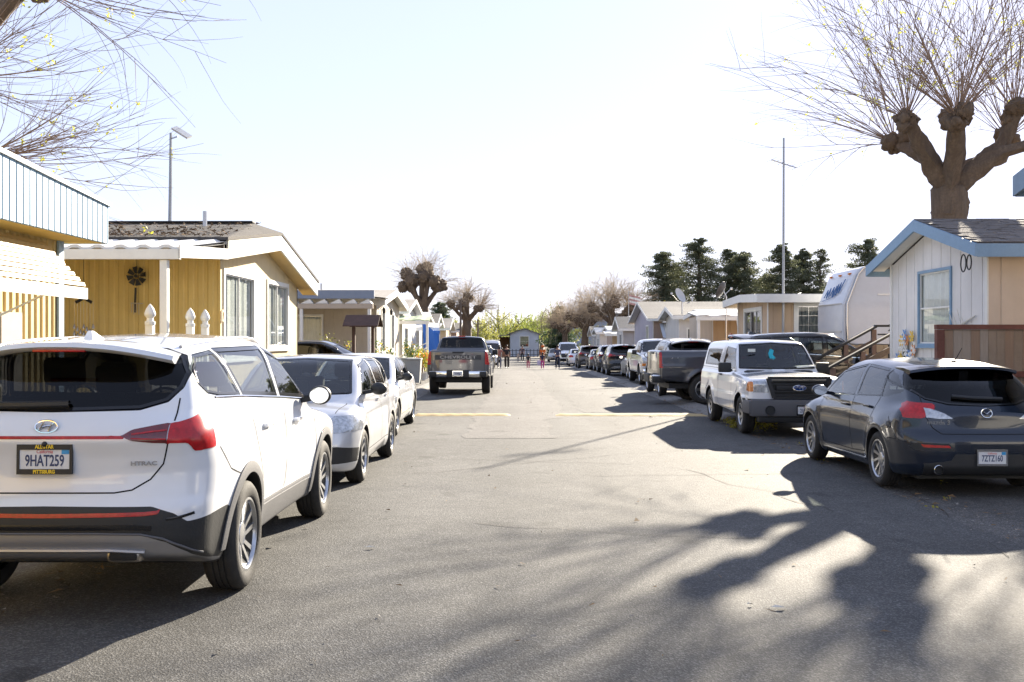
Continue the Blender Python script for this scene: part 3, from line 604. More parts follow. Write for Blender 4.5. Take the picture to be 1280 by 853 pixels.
HATCH = dict(L=4.49, H=1.5, R=.318, ra=.362, tw=.205, rim=.222, track=1.555, axles=(.90, 3.54), zbelt=.95, uz=.17, u0=.3,
    plan=[(0, .83), (.3, .865), (.8, .885), (1.5, .865), (3.0, .86), (3.6, .88), (4.1, .85), (4.49, .76)], sec=[(.15, .09), (.28, .03), (.42, .015), (.60, .0), (.72, .0), (.80, .012), (.9, .05), (1.05, .12)],
    top=[(0, 1.0), (.4, 1.03), (1.5, 1.0), (3.2, .95), (3.5, .93), (4.0, .84), (4.35, .72), (4.49, .64)], bot=[(0, .24), (.4, .20), (.7, .17), (4.1, .16), (4.49, .2)],
    yr=[(.1, .16), (.24, .05), (.32, .0), (.48, -.005), (.60, .0), (.66, .02), (.72, .055), (.80, .07), (.9, .08), (1.0, .13), (1.1, .22)], yr_r=.04,
    yf=[(.15, 4.36), (.25, 4.46), (.4, 4.49), (.6, 4.45), (.75, 4.33)], cf=.42, cr=.30, crown=.06, kt=.11, kc=.16, flare=.022,
    wcb=[(.3, .72), (.9, .80), (2, .815), (3.0, .80), (3.6, .72)], tumble=.36, tcurve=.16, roof=[(.3, 1.34), (.6, 1.40), (1.2, 1.455), (1.9, 1.475), (2.5, 1.455), (2.9, 1.38)], rcrown=.05,
    ws=[(.85, 3.78), (.95, 3.58), (1.36, 2.72), (1.5, 2.35)], bk=[(.9, .08), (1.0, .14), (1.2, .38), (1.36, .62), (1.45, .8)], kw=.08, kr=.15, wcr=.17, kj=.045,
    regs=[win(('S', [(.60, 1.12), (.90, 1.055), (1.03, 1.05), (1.10, 1.32), (.86, 1.27)]), key='privacy', seal=None), win(('S', [(1.08, 1.048), (1.82, 1.02), (1.86, 1.375), (1.16, 1.335)])), win(('S', [(1.92, 1.017), (3.14, .975), (2.66, 1.28), (1.94, 1.378)])),
          win(('R', [(0, .985), (.36, 1.00), (.56, 1.05), (.69, 1.17), (.70, 1.24), (.62, 1.34), (0, 1.36)]), key='privacy', split=False, name='rear_window'), win(('F', [(0, .96), (.62, .98), (.55, 1.33), (0, 1.38)]), split=False, name='windscreen'),
          rg('reverse_light', 'clear', ('R', [(.35, .842), (.44, .90), (.56, .945), (.615, .95), (.615, .855), (.50, .84)]), split=True, off=.004),
          rg('tail_light', 'red', ('R', [(.62, .95), (.72, .975), (.80, .995), (.80, .84), (.75, .84), (.62, .855)]), ('S', [(.14, .975), (.2, .995), (.42, 1.015), (.50, .985), (.38, .93), (.28, .84), (.16, .84)]), split=True, off=.004),
          rg('reflector', 'red', ('R', [(.40, .535), (.66, .535), (.69, .565), (.42, .56)]), split=True), rg('lower_valance', 'black', ('R', [(0, .1), (.66, .1), (.66, .36), (.40, .40), (.36, .47), (0, .47)])),
          rg('bumper_intake', 'black', ('R', [(.36, .50), (.74, .505), (.78, .545), (.72, .585), (.42, .58)]), split=True), rg('grille', 'grille', ('F', [(0, .25), (.5, .27), (.55, .5), (0, .52)])), rg('headlight', 'clear', ('F', [(.5, .6), (.85, .62), (.85, .74), (.58, .70)]), ('S', [(4.0, .62), (4.6, .6), (4.6, .72), (3.9, .76)]), split=True)],
    shut=[[(1.88, 1.01), (1.90, .70), (1.86, .33), (3.02, .32), (3.12, .55), (3.16, .92)], [(1.05, 1.03), (1.14, .80), (1.30, .60), (1.32, .36), (1.86, .33)], [(.60, .83), (.45, .70), (.36, .60), (.55, .60)]],
    gaps=[('R', [(.60, 1.10), (.62, .95), (.61, .84), (.56, .74), (.48, .68), (-.48, .68), (-.56, .74), (-.61, .84), (-.62, .95), (-.60, 1.10)])], handles=[(1.32, .905), (2.12, .88)], handlekey='paint', mirror=(2.78, 1.02, .21, .15), wheel=dict(spokes=10, twin=False, twist=.25, sw=.032),
    seats=[(-.34, 2.25, .35, .48), (.34, 2.25, .35, .48), (-.34, 1.35, .4, .48), (.34, 1.35, .4, .48)], dash=(3.15, .96), build=hatch_extra)

def topper_truck_extra(sk, D, sp):
    m = MB(); m.rbox((-.86, 4.70, .36), (.86, 4.86, .66), .05); m2 = MB(); D.add('bumper', m.mesh('bumper', None, True, 40), 'darkgrey')
    for s in (1, -1):
        m = MB(); m.rbox((s*.84-.05, 4.25, .40), (s*.84+.05, 4.84, .64), .045); D.add('bumper_end', m.mesh('bumper_end', None, True, 40), 'darkgrey')
        m = MB(); m.lathe([(.001, .0), (.075, .0), (.085, .015), (.085, -.03)], (s*.52, 4.862, .47), 'Y', 20); D.add('fog_lamp_cover', m.mesh('fog_lamp_cover', None, True, 40), 'black')
    m = MB(); m.rbox((-.70, 4.58, .25), (.70, 4.78, .37), .04); D.add('air_dam', m.mesh('air_dam', None, True, 40), 'black')
    m = MB()                                                                      # trapezoid grille: surround and bars
    for z in (.735, .80, .925, .985): m.bar((-.47, 4.80, z), (.47, 4.80, z), .05, .028)
    for s in (1, -1): m.bar((s*.44, 4.80, .69), (s*.54, 4.78, 1.03), .05, .07)
    m.bar((-.54, 4.79, 1.035), (.54, 4.79, 1.035), .06, .05); m.bar((-.44, 4.80, .69), (.44, 4.80, .69), .06, .05); m.rbox((-.40, 4.78, .82), (.40, 4.815, .905), .012); D.add('grille_bars', m.mesh('grille_bars', None, True, 40), 'black')
    m = MB(); m.lathe([(.001, .012), (.062, .008), (.068, 0), (.062, -.01)], (0, 0, 0), 'Y', 28); m.v = [(p[0]*1.75, p[1]+4.825, p[2]*.72+.862) for p in m.v]; k = D.add('badge', m.mesh('badge', None, True, 40), 'blue')
    m = MB(); emblem_ring(m, 0, 4.83, .862, .116, .048, r=.004); m.text('Ford', .075, Matrix.Translation((0, 4.8385, .862)) @ Matrix.Rotation(math.pi, 4, 'Z') @ FRONT, .001, 1.1, .001); D.add('badge_lettering', m.mesh('badge_lettering'), 'chrome', k)
    plate(D, -.10, 4.872, .475, '21097A8', rz=math.pi)
    for s in (1, -1):
        m = MB(); m.rbox((s*.93-.11, 3.02, 1.08), (s*.93+.13, 3.14, 1.27), .03); m.bar((s*.80, 3.1, 1.12), (s*.9, 3.09, 1.12), .06, .05); k = D.add('mirror', m.mesh('mirror', None, True, 40), 'black')
        m = MB(); sk.strip(m, 'F', [(s*.12, 1.155), (s*.45+.1, 1.17)], .03, 1, .012, thick=.02); D.add('wiper', m.mesh('wiper'), 'black')
    m = MB(); m.add([(.03, 3.20, 1.32), (.10, 3.19, 1.34), (.13, 3.18, 1.44), (.09, 3.17, 1.53), (.03, 3.18, 1.50), (.05, 3.19, 1.42), (.0, 3.195, 1.36)]+[(.03, 3.17, 1.32), (.10, 3.16, 1.34), (.13, 3.15, 1.44), (.09, 3.14, 1.53), (.03, 3.15, 1.50), (.05, 3.16, 1.42), (.0, 3.165, 1.36)], [tuple(range(7)), tuple(range(7, 14))[::-1]]+[(i, (i+1) % 7, 7+(i+1) % 7, 7+i) for i in range(7)])
    D.add('hanging_ornament', m.mesh('hanging_ornament'), 'teal')
    m = MB(); m.bar((-.34, 3.36, 1.19), (-.70, 3.30, 1.21), .15, .03); D.add('dashboard_paper', m.mesh('dashboard_paper'), 'paper')
    for s in (1, -1):
        m = MB(); m.rbox((s*.80-.045, 4.42, .78), (s*.80+.045, 4.70, .96), .02)
    m = MB(); m.rbox((.36, 3.08, 1.47), (.50, 3.10, 1.53), .004); D.add('windscreen_sticker', m.mesh('windscreen_sticker'), 'paper')

RANGER = dict(L=4.80, H=1.75, R=.345, ra=.405, tw=.225, rim=.20, track=1.50, axles=(1.15, 4.00), zbelt=1.10, uz=.30, u0=.3,
    plan=[(0, .86), (3.0, .87), (4.3, .875), (4.8, .84)], sec=[(.25, .06), (.4, .02), (.55, .0), (.68, .0), (.72, .012), (.9, .012), (1.05, .03), (1.15, .08)], sec_r=.03,
    top=[(0, 1.13), (3.3, 1.13), (3.5, 1.12), (4.3, 1.08), (4.65, 1.04), (4.8, 1.0)], bot=[(0, .46), (.8, .40), (3.3, .32), (4.3, .36), (4.8, .52)], yr=[(.3, .08), (.45, .0), (1.0, 0), (1.2, .02)], yf=[(.3, 4.6), (.5, 4.74), (.62, 4.76), (.95, 4.76), (1.05, 4.70), (1.12, 4.6)],
    cf=.12, cr=.03, crown=.05, kt=.07, kc=.07, flare=.02, pf=5, wcb=[(0, .80), (1.9, .80), (2.1, .80), (3.4, .77)], tumble=.20, tcurve=.10, roof=[(0, 1.70), (1.0, 1.72), (1.9, 1.71), (2.4, 1.71), (2.9, 1.68), (3.2, 1.55)], rcrown=.045, ws=[(1.0, 3.62), (1.12, 3.45), (1.62, 2.90), (1.75, 2.7)], bk=[(1.0, .0), (1.75, .10)], kw=.06, kr=.12, wcf=.09, wcr=.02, kj=.02, lin=(1.98, 3.6), sidefn=1,
    regs=[win(('S', [(.30, 1.20), (1.72, 1.20), (1.72, 1.50), (.30, 1.50)]), key='privacy', seal=.035), win(('S', [(2.12, 1.165), (3.20, 1.165), (2.86, 1.52), (2.14, 1.56)]), name='door_window'), win(('F', [(0, 1.165), (.70, 1.175), (.60, 1.60), (0, 1.645)]), split=False, name='windscreen', seal=.03),
          win(('R', [(0, 1.2), (.6, 1.2), (.56, 1.55), (0, 1.58)]), split=False, name='rear_window', key='privacy'),
          rg('headlight', 'clear', ('F', [(.53, .785), (.765, .79), (.765, .965), (.58, .975)]), split=True, off=.006, r=.01), rg('turn_signal', 'amber', ('F', [(.785, .79), (1.0, .79), (1.0, .965), (.785, .965)]), ('S', [(4.5, .80), (4.9, .80), (4.9, .955), (4.55, .955)]), split=True, off=.006),
          rg('grille', 'grille', ('F', [(0, .68), (.46, .68), (.55, 1.03), (0, 1.04)])), rg('front_panel', 'black', ('F', [(0, .3), (.9, .3), (.9, .665), (0, .665)])), rg('tail_light', 'red', ('S', [(-.1, .75), (.12, .75), (.12, 1.05), (-.1, 1.05)]), ('R', [(.72, .75), (1, .75), (1, 1.05), (.72, 1.05)]), split=True)],
    shut=[[(2.02, 1.60), (2.02, .45), (2.10, .40), (3.12, .40), (3.22, .55), (3.28, 1.12)], [(1.93, 1.68), (1.94, .45)], [(.02, 1.135), (1.93, 1.135)]], gaps=[('T', [(.0, 3.5), (.0, 4.6)])], handles=[(2.25, 1.02)], handlekey='black', wheel=dict(spokes=7, twin=False, twist=0., sw=.06),
    seats=[(-.36, 2.55, .6, .5), (.36, 2.55, .6, .5)], dash=(3.35, 1.13), build=topper_truck_extra)

def wagon_extra(sk, D, sp):
    for s in (1, -1):
        m = MB(); m.lathe([(.001, 0), (.05, .0), (.055, .012), (.055, -.03)], (s*.55, sk.proj('F', [(.55, .34)])[0][0][1], .34), 'Y', 20); D.add('fog_lamp', m.mesh('fog_lamp', None, True, 40), 'clear')
        m = MB(); sk.strip(m, 'F', [(s*.1, 1.0), (s*.5+.1, 1.02)], .03, 1, .012, thick=.02); D.add('wiper', m.mesh('wiper'), 'black')
    m = MB(); m.rbox((-.3, 4.345, .58), (.3, 4.37, .62), .01); D.add('grille_bar', m.mesh('grille_bar'), 'chrome'); plate(D, 0, 4.385, .42, '5KDR318', rz=math.pi, script='')
VIBE = dict(L=4.37, H=1.58, R=.318, ra=.362, tw=.21, rim=.218, track=1.57, axles=(.92, 3.52), zbelt=1.0, uz=.18,
    plan=[(0, .84), (.4, .87), (1.5, .87), (3.0, .87), (3.6, .885), (4.1, .85), (4.37, .76)], sec=[(.15, .08), (.3, .02), (.5, .0), (.7, .0), (.8, .012), (.95, .04), (1.1, .1)], top=[(0, 1.05), (1, 1.05), (2.5, 1.0), (3.3, .98), (3.9, .92), (4.2, .82), (4.37, .7)], bot=[(0, .24), (.5, .18), (4.0, .18), (4.37, .22)],
    yr=[(.15, .12), (.3, .0), (.6, 0), (.7, .06), (1.0, .09), (1.1, .12)], yf=[(.15, 4.26), (.28, 4.36), (.5, 4.37), (.66, 4.33), (.85, 4.2)], cf=.34, cr=.2, crown=.08, kt=.13, kc=.14, flare=.02, wcb=[(.3, .76), (1, .815), (2.4, .82), (3.4, .76)], tumble=.30, tcurve=.14, roof=[(.2, 1.44), (.6, 1.475), (1.5, 1.505), (2.2, 1.50), (2.6, 1.47), (2.9, 1.40)], ws=[(.92, 3.62), (1.02, 3.40), (1.42, 2.72), (1.5, 2.5)], bk=[(1.0, .10), (1.45, .36), (1.6, .5)], kw=.07, kr=.14,
    regs=[win(('S', [(.45, 1.16), (1.0, 1.10), (1.06, 1.40), (.62, 1.37)])), win(('S', [(1.08, 1.095), (1.84, 1.07), (1.86, 1.43), (1.14, 1.41)])), win(('S', [(1.93, 1.065), (3.02, 1.03), (2.60, 1.36), (1.95, 1.43)])), win(('F', [(0, 1.03), (.66, 1.05), (.56, 1.42), (0, 1.455)]), split=False, name='windscreen'), win(('R', [(0, 1.08), (.62, 1.1), (.58, 1.4), (0, 1.42)]), split=False, name='rear_window'),
          rg('headlight', 'clear', ('F', [(.45, .64), (.72, .64), (.72, .80), (.55, .80)]), ('F', [(.70, .64), (1, .66), (1, .83), (.70, .80)]), ('S', [(3.98, .68), (4.6, .62), (4.6, .80), (3.82, .83)]), split=True, off=.005), rg('grille', 'grille', ('F', [(0, .55), (.38, .55), (.42, .66), (0, .67)])), rg('lower_grille', 'black', ('F', [(0, .28), (.9, .3), (.9, .45), (.68, .49), (0, .46)]), ('S', [(4.05, .3), (4.6, .3), (4.6, .46), (4.12, .44)]), y=(4, 5)), rg('tail_light', 'red', ('S', [(-.1, .8), (.2, .8), (.22, 1.15), (-.1, 1.15)]), ('R', [(.7, .8), (1, .8), (1, 1.1), (.7, 1.1)]), split=True)],
    shut=[[(1.89, 1.05), (1.89, .35), (3.0, .34), (3.1, .6), (3.12, 1.0)], [(1.04, 1.08), (1.12, .8), (1.3, .58), (1.32, .36), (1.89, .35)]], gaps=[('T', [(.66, 3.45), (.62, 4.0)]), ('T', [(-.66, 3.45), (-.62, 4.0)])], handles=[(1.3, .93), (2.12, .92)], mirror=(2.84, 1.08, .21, .16), mirrorkey='black', wheel=dict(spokes=8, twin=False, twist=0, sw=.045), seats=[(-.36, 2.3, .42, .5), (.36, 2.3, .42, .5), (-.34, 1.4, .45, .5), (.34, 1.4, .45, .5)], dash=(3.15, 1.0), build=wagon_extra)

def sedan_extra(sk, D, sp):
    plate(D, 0, sk.proj('R', [(0, .80)])[0][0][1]-.012, .80, '6TRW402', script=''); plate(D, 0, 4.60, .40, '6TRW402', rz=math.pi, script='')
    m = MB(); m.rbox((-.25, 4.555, .60), (.25, 4.575, .64), .01); D.add('grille_bar', m.mesh('grille_bar'), 'chrome')
SEDAN = dict(L=4.58, H=1.47, R=.315, ra=.36, tw=.2, rim=.2, track=1.53, axles=(1.0, 3.68), zbelt=.95, uz=.17,
    plan=[(0, .80), (.5, .865), (1.5, .87), (3.2, .87), (3.9, .865), (4.3, .82), (4.58, .72)], sec=[(.15, .08), (.3, .02), (.5, .0), (.68, .0), (.76, .012), (.95, .06), (1.1, .12)], top=[(0, 1.02), (.5, 1.04), (1, 1.0), (2.5, .97), (3.4, .94), (4.0, .86), (4.4, .74), (4.58, .65)], bot=[(0, .26), (.5, .18), (4.2, .17), (4.58, .22)],
    yr=[(.15, .12), (.3, .0), (.55, 0), (.65, .03), (.95, .06), (1.05, .1)], yf=[(.15, 4.46), (.28, 4.57), (.5, 4.58), (.66, 4.52), (.8, 4.4)], cf=.36, cr=.22, crown=.05, kt=.1, kc=.14, flare=.016, wcb=[(.5, .72), (1, .78), (2.4, .81), (3.5, .74)], tumble=.34, tcurve=.16, roof=[(.8, 1.30), (1.2, 1.41), (1.8, 1.45), (2.3, 1.45), (2.7, 1.39)], ws=[(.9, 3.64), (1.0, 3.40), (1.38, 2.68), (1.5, 2.4)], bk=[(.95, .38), (1.05, .55), (1.38, 1.12), (1.5, 1.4)], kw=.07, kr=.14,
    regs=[win(('S', [(.86, 1.07), (1.12, 1.045), (1.12, 1.25)])), win(('S', [(1.19, 1.04), (1.94, 1.02), (1.96, 1.365), (1.22, 1.30)])), win(('S', [(2.02, 1.017), (3.10, .985), (2.62, 1.28), (2.04, 1.365)])), win(('F', [(0, .98), (.64, 1.0), (.55, 1.34), (0, 1.38)]), split=False, name='windscreen'), win(('R', [(0, 1.07), (.58, 1.08), (.5, 1.34), (0, 1.37)]), split=False, name='rear_window', key='privacy'),
          rg('headlight', 'clear', ('F', [(.42, .58), (.9, .60), (.9, .74), (.5, .70)]), ('S', [(4.1, .62), (4.7, .58), (4.7, .72), (3.98, .76)]), split=True, off=.004), rg('grille', 'grille', ('F', [(0, .53), (.36, .53), (.40, .64), (0, .66)])), rg('lower_grille', 'black', ('F', [(0, .26), (.6, .28), (.55, .40), (0, .42)])), rg('tail_light', 'red', ('R', [(.45, .78), (1, .72), (1, .93), (.5, .90)]), ('S', [(-.1, .74), (.26, .76), (.36, .93), (-.1, .93)]), split=True, off=.004)],
    shut=[[(1.98, 1.0), (1.98, .35), (3.1, .34), (3.2, .6), (3.22, .96)], [(1.15, 1.03), (1.22, .8), (1.42, .58), (1.44, .36), (1.98, .35)]], handles=[(1.4, .90), (2.22, .88)], mirror=(2.92, 1.02, .20, .15), mirrorkey='black', wheel=dict(spokes=7, twin=False, twist=0, sw=.05), seats=[(-.35, 2.3, .36, .48), (.35, 2.3, .36, .48)], dash=(3.2, .96), build=sedan_extra)

def pickup_extra(sk, D, sp):
    m = MB(); m.rbox((-.92, -.16, .58), (.92, .06, .78), .05); D.add('bumper', m.mesh('bumper', None, True, 40), sp['bumperkey'])
    m = MB(); m.rbox((-.36, -.185, .57), (.36, -.05, .81), .03); D.add('bumper_step', m.mesh('bumper_step', None, True, 40), 'black'); plate(D, 0, -.20, .70, sp.get('num', '55210K2'), script='')
    for s in (1, -1):
        m = MB(); m.rbox((s*.80-.12, -.175, .585), (s*.80+.135, .2, .77), .05); D.add('bumper_corner', m.mesh('bumper_corner', None, True, 40), 'black')
        m = MB(); m.rbox((s*1.09-.10, 3.94, 1.24), (s*1.09+.10, 4.05, 1.43), .04); m.bar((s*.92, 4.02, 1.25), (s*1.05, 4.0, 1.25), .08, .05); D.add('mirror', m.mesh('mirror', None, True, 40), 'black')
    if sp.get('letters'):
        z = 1.215; q, n = sk.proj('R', [(0, z)]); m = MB(); m.rbox((-.74, q[0][1]-.004, z-.075), (.74, q[0][1]+.02, z+.075), .004); k = D.add('tailgate_panel', m.mesh('tailgate_panel'), 'panel')
        m = MB(); m.text(sp['letters'], .135, TM(0, q[0][1]-.012, z), .006, 1.56, .002); D.add('lettering', m.mesh('lettering'), 'grey', k)
    m = MB(); q, n = sk.proj('R', [(0, 1.36)]); m.rbox((-.18, q[0][1]-.02, 1.345), (.18, q[0][1]+.05, 1.395), .015); D.add('tailgate_handle', m.mesh('tailgate_handle', None, True, 40), 'black')
    m = MB(); m.bar((-.12, 2.18, 1.895), (.12, 2.18, 1.895), .03, .03); D.add('brake_light', m.mesh('brake_light'), 'red')
    m = MB()
    for z in (.83, .95, 1.07): m.bar((-.62, 5.80, z), (.62, 5.80, z), .05, .035)
    D.add('grille_bar', m.mesh('grille_bar'), sp.get('grillekey', 'chrome')); m = MB(); m.rbox((-.95, 5.62, .48), (.95, 5.88, .68), .06); D.add('front_bumper', m.mesh('front_bumper', None, True, 40), sp['bumperkey'])
    m = MB(); m.text('4x4', .12, Matrix.Translation((.958, .42, 1.22)) @ Matrix.Rotation(math.pi/2, 4, 'Z') @ FRONT, .002, 1.2); D.add('badge_lettering', m.mesh('badge_lettering'), 'grey')
PICKUP = dict(L=5.85, H=1.96, R=.405, ra=.465, tw=.275, rim=.25, track=1.72, axles=(1.22, 4.88), zbelt=1.28, uz=.42, u0=.3, za=.43, bed=(.80, .09, 2.0, .80),
    plan=[(0, .99), (2, 1.0), (4.5, 1.0), (5.4, .99), (5.85, .93)], sec=[(.4, .06), (.55, .01), (.75, .0), (1.0, .0), (1.1, .015), (1.3, .04), (1.45, .10)], sec_r=.03, top=[(0, 1.46), (2.05, 1.46), (2.2, 1.36), (4.0, 1.32), (4.4, 1.30), (5.3, 1.25), (5.7, 1.16), (5.85, 1.1)], bot=[(0, .66), (.6, .60), (1.6, .48), (5.3, .46), (5.85, .56)],
    yr=[(.5, .05), (.7, .0), (1.4, .0), (1.5, .02)], yf=[(.4, 5.7), (.6, 5.80), (1.0, 5.82), (1.15, 5.76), (1.3, 5.6)], cf=.14, cr=.03, crown=.03, kt=.06, kc=.06, flare=.025, pf=5, wcb=[(2, .92), (3, .93), (4.6, .89)], tumble=.27, tcurve=.14, roof=[(2, 1.88), (2.6, 1.91), (3.3, 1.91), (3.7, 1.87), (4.0, 1.75)], ws=[(1.15, 4.72), (1.3, 4.50), (1.78, 3.80), (1.95, 3.5)], bk=[(1.1, 2.10), (1.9, 2.32)], kw=.06, kr=.13, wcf=.12, wcr=.04, kj=.02, lin=(2.1, 4.9), bumperkey='chrome',
    regs=[win(('S', [(2.42, 1.36), (3.14, 1.34), (3.14, 1.76), (2.5, 1.74)]), key='privacy'), win(('S', [(3.22, 1.335), (4.28, 1.30), (3.86, 1.68), (3.24, 1.76)])), win(('R', [(0, 1.52), (.74, 1.52), (.66, 1.82), (0, 1.85)]), split=False, name='rear_window', key='privacy'), win(('F', [(0, 1.35), (.76, 1.37), (.66, 1.76), (0, 1.81)]), split=False, name='windscreen'),
          rg('tail_light', 'red', ('R', [(.86, .98), (1.1, .98), (1.1, 1.40), (.86, 1.40)]), ('S', [(-.1, .98), (.062, .98), (.062, 1.40), (-.1, 1.40)]), split=True, off=.006), rg('grille', 'grille', ('F', [(0, .76), (.66, .76), (.66, 1.12), (0, 1.13)])), rg('headlight', 'clear', ('F', [(.68, .92), (1.1, .92), (1.1, 1.12), (.68, 1.13)]), ('S', [(5.55, .94), (6, .92), (6, 1.1), (5.5, 1.12)]), split=True), rg('turn_signal', 'amber', ('F', [(.70, .78), (1.1, .78), (1.1, .90), (.70, .90)]), ('S', [(5.6, .78), (6, .78), (6, .9), (5.6, .9)]), split=True),
          rg('lower_body', 'two', ('S', [(-1, .3), (7, .3), (7, .82), (-1, .82)]), split=True)],
    shut=[[(3.18, 1.30), (3.18, .62), (4.2, .60), (4.3, .9), (4.36, 1.28)], [(2.30, 1.36), (2.34, .62), (3.18, .62)], [(2.08, 1.44), (2.08, .62)]], gaps=[('R', [(.84, 1.46), (.84, .70)]), ('R', [(-.84, 1.46), (-.84, .70)])], handles=[(2.55, 1.12), (3.38, 1.12)], wheel=dict(spokes=6, twin=False, twist=0, sw=.07), seats=[(-.4, 3.3, .8, .52), (.4, 3.3, .8, .52)], dash=(4.3, 1.28), build=pickup_extra)

def van_extra(sk, D, sp):
    m = MB(); m.rbox((-.9, -.08, .4), (.9, .05, .6), .04); D.add('bumper', m.mesh('bumper', None, True, 40), 'black'); plate(D, 0, -.02, .85, '8RT5520', script='')
    m = MB()
    for y in (.8, 2.0, 3.2): m.bar((-.75, y, 2.33), (.75, y, 2.33), .05, .04)
    D.add('roof_rack', m.mesh('roof_rack'), 'white')
VAN = dict(L=5.5, H=2.35, R=.35, ra=.41, tw=.22, rim=.2, track=1.7, axles=(1.2, 4.5), zbelt=1.25, uz=.3, plan=[(0, .98), (4.5, 1.0), (5.2, .95), (5.5, .85)], sec=[(.3, .04), (.5, 0), (1.0, 0), (1.3, .03), (1.5, .1)], top=[(0, 1.3), (4.2, 1.3), (5.0, 1.15), (5.5, 1.0)], bot=[(0, .36), (5, .3), (5.5, .32)], yr=[(.3, .04), (.5, 0), (1.5, .02)], yf=[(.3, 5.4), (.5, 5.5), (.9, 5.45), (1.2, 5.1)], wcb=[(0, .96), (4.5, .93)], tumble=.11, tcurve=.05, roof=[(0, 2.27), (2, 2.3), (3.6, 2.25), (4.1, 2.0)], ws=[(1.1, 5.05), (1.9, 4.05), (2.25, 3.6)], bk=[(1, .02), (2.3, .12)], cr=.05, kw=.1, kr=.14, wcr=.03,
    regs=[win(('R', [(.03, 1.3), (.74, 1.3), (.68, 1.95), (.03, 1.97)]), name='rear_window', key='privacy', seal=.02), win(('F', [(0, 1.3), (.76, 1.3), (.66, 1.95), (0, 2.0)]), split=False, name='windscreen'), win(('S', [(3.4, 1.3), (4.6, 1.25), (4.1, 1.8), (3.4, 1.85)])), rg('tail_light', 'red', ('R', [(.84, .95), (1.1, .95), (1.1, 1.45), (.84, 1.45)]), split=True), rg('headlight', 'clear', ('F', [(.6, .75), (1, .75), (1, .98), (.65, .95)]), split=True), rg('grille', 'grille', ('F', [(0, .6), (.55, .6), (.55, .9), (0, .92)]))],
    gaps=[('R', [(0, 2.1), (0, .6)])], mirror=(4.35, 1.4, .2, .3), mirrorkey='black', dash=(4.6, 1.3), build=van_extra)
# ---------------------------------------------------------------- ground, street, bumps
def sheet(name, x0, x1, ys, dz, m, kind='structure', edge=None):
    vs = []; fs = []
    for i, y in enumerate(ys):
        a, b = (edge(y) if edge else (x0, x1)); vs += [(a, y, gz(y)+dz), (b, y, gz(y)+dz)]
        if i: fs.append((2*i-2, 2*i-1, 2*i+1, 2*i))
    o = link(bpy.data.objects.new(name, np_mesh(name, vs, fs, m, False)))
    if kind: o['kind'] = kind
    return o

def asphalt(name, base, lo, hi, speck=.7, rough=.82, seam=None, warm=(1, .985, .945)):
    m = bpy.data.materials.new(name); m.use_nodes = True; t = m.node_tree; N = t.nodes; L = t.links; b = N['Principled BSDF']; b.inputs['Roughness'].default_value = rough; b.inputs['Specular IOR Level'].default_value = .3
    tc = N.new('ShaderNodeTexCoord')
    def noise(sc, det=4, rg_=.6): n = N.new('ShaderNodeTexNoise'); n.inputs['Scale'].default_value = sc; n.inputs['Detail'].default_value = det; n.inputs['Roughness'].default_value = rg_; L.new(tc.outputs['Object'], n.inputs['Vector']); return n.outputs['Fac']
    def ramp(src, a, b_, o0, o1): r = N.new('ShaderNodeMapRange'); r.inputs[1].default_value = a; r.inputs[2].default_value = b_; r.inputs[3].default_value = o0; r.inputs[4].default_value = o1; L.new(src, r.inputs[0]); return r.outputs[0]
    def mul(p, q, op='MULTIPLY'): k = N.new('ShaderNodeMath'); k.operation = op; L.new(p, k.inputs[0]); (L.new(q, k.inputs[1]) if not isinstance(q, (int, float)) else setattr(k.inputs[1], 'default_value', q)); return k.outputs[0]
    v = N.new('ShaderNodeTexVoronoi'); v.inputs['Scale'].default_value = 95; L.new(tc.outputs['Object'], v.inputs['Vector'])
    cell = N.new('ShaderNodeSeparateColor'); L.new(v.outputs['Color'], cell.inputs[0])
    stone = ramp(cell.outputs[0], .55, 1.0, .78, 1.0+1.1*speck)
    fine = ramp(noise(210, 2), .3, .7, .72, 1.28); med = ramp(noise(5, 6, .7), .3, .7, .84, 1.13); big = ramp(noise(.35, 5), .32, .68, lo, hi); st = ramp(noise(.9, 3), .55, .75, 1.0, .80); oil = ramp(noise(1.7, 2, .4), .64, .74, 1.0, .62)
    mpt = N.new('ShaderNodeMapping'); mpt.inputs['Scale'].default_value = (1.0, .045, 1); L.new(tc.outputs['Object'], mpt.inputs[0]); tn = N.new('ShaderNodeTexNoise'); tn.inputs['Scale'].default_value = .8; tn.inputs['Detail'].default_value = 4; L.new(mpt.outputs[0], tn.inputs['Vector'])
    tracks = ramp(tn.outputs['Fac'], .35, .65, .86, 1.14); big = mul(big, tracks)
    f = mul(mul(mul(mul(mul(stone, fine), med), big), st), oil)
    c = N.new('ShaderNodeMix'); c.data_type = 'RGBA'; c.blend_type = 'MULTIPLY'; c.inputs[0].default_value = 1; c.inputs[6].default_value = (*[base*k for k in warm], 1); L.new(f, c.inputs[7]); L.new(c.outputs[2], b.inputs['Base Color'])
    bp = N.new('ShaderNodeBump'); bp.inputs['Strength'].default_value = .55; bp.inputs['Distance'].default_value = .006; L.new(mul(v.outputs['Distance'], noise(60, 3), 'ADD'), bp.inputs['Height']); L.new(bp.outputs[0], b.inputs['Normal'])
    return m
YS = [-60, -20, 0, 10, 18, 22, 24, 26, 28, 30, 34, 38, 42, 45, 50, 55, 60, 65, 70, 75, 82, 90, 100, 110, 120, 130, 140]
M_ROAD = asphalt("asphalt", .086, .80, 1.18); M_APRON = asphalt('old_cracked_asphalt', .100, .70, 1.2, .8, warm=(1, .95, .88)); M_PATCH = asphalt('pale_patch_asphalt', .108, .88, 1.12, .8, warm=(1, .95, .90)); M_GUT = asphalt('gutter_concrete', .22, .85, 1.1, .3, warm=(1, .96, .9))
M_DIRT = mat('dry_ground', (.17, .14, .10), .95, n1=(.6, .4), n2=(14, .4, (.09, .08, .055)), bump=(20, .5))
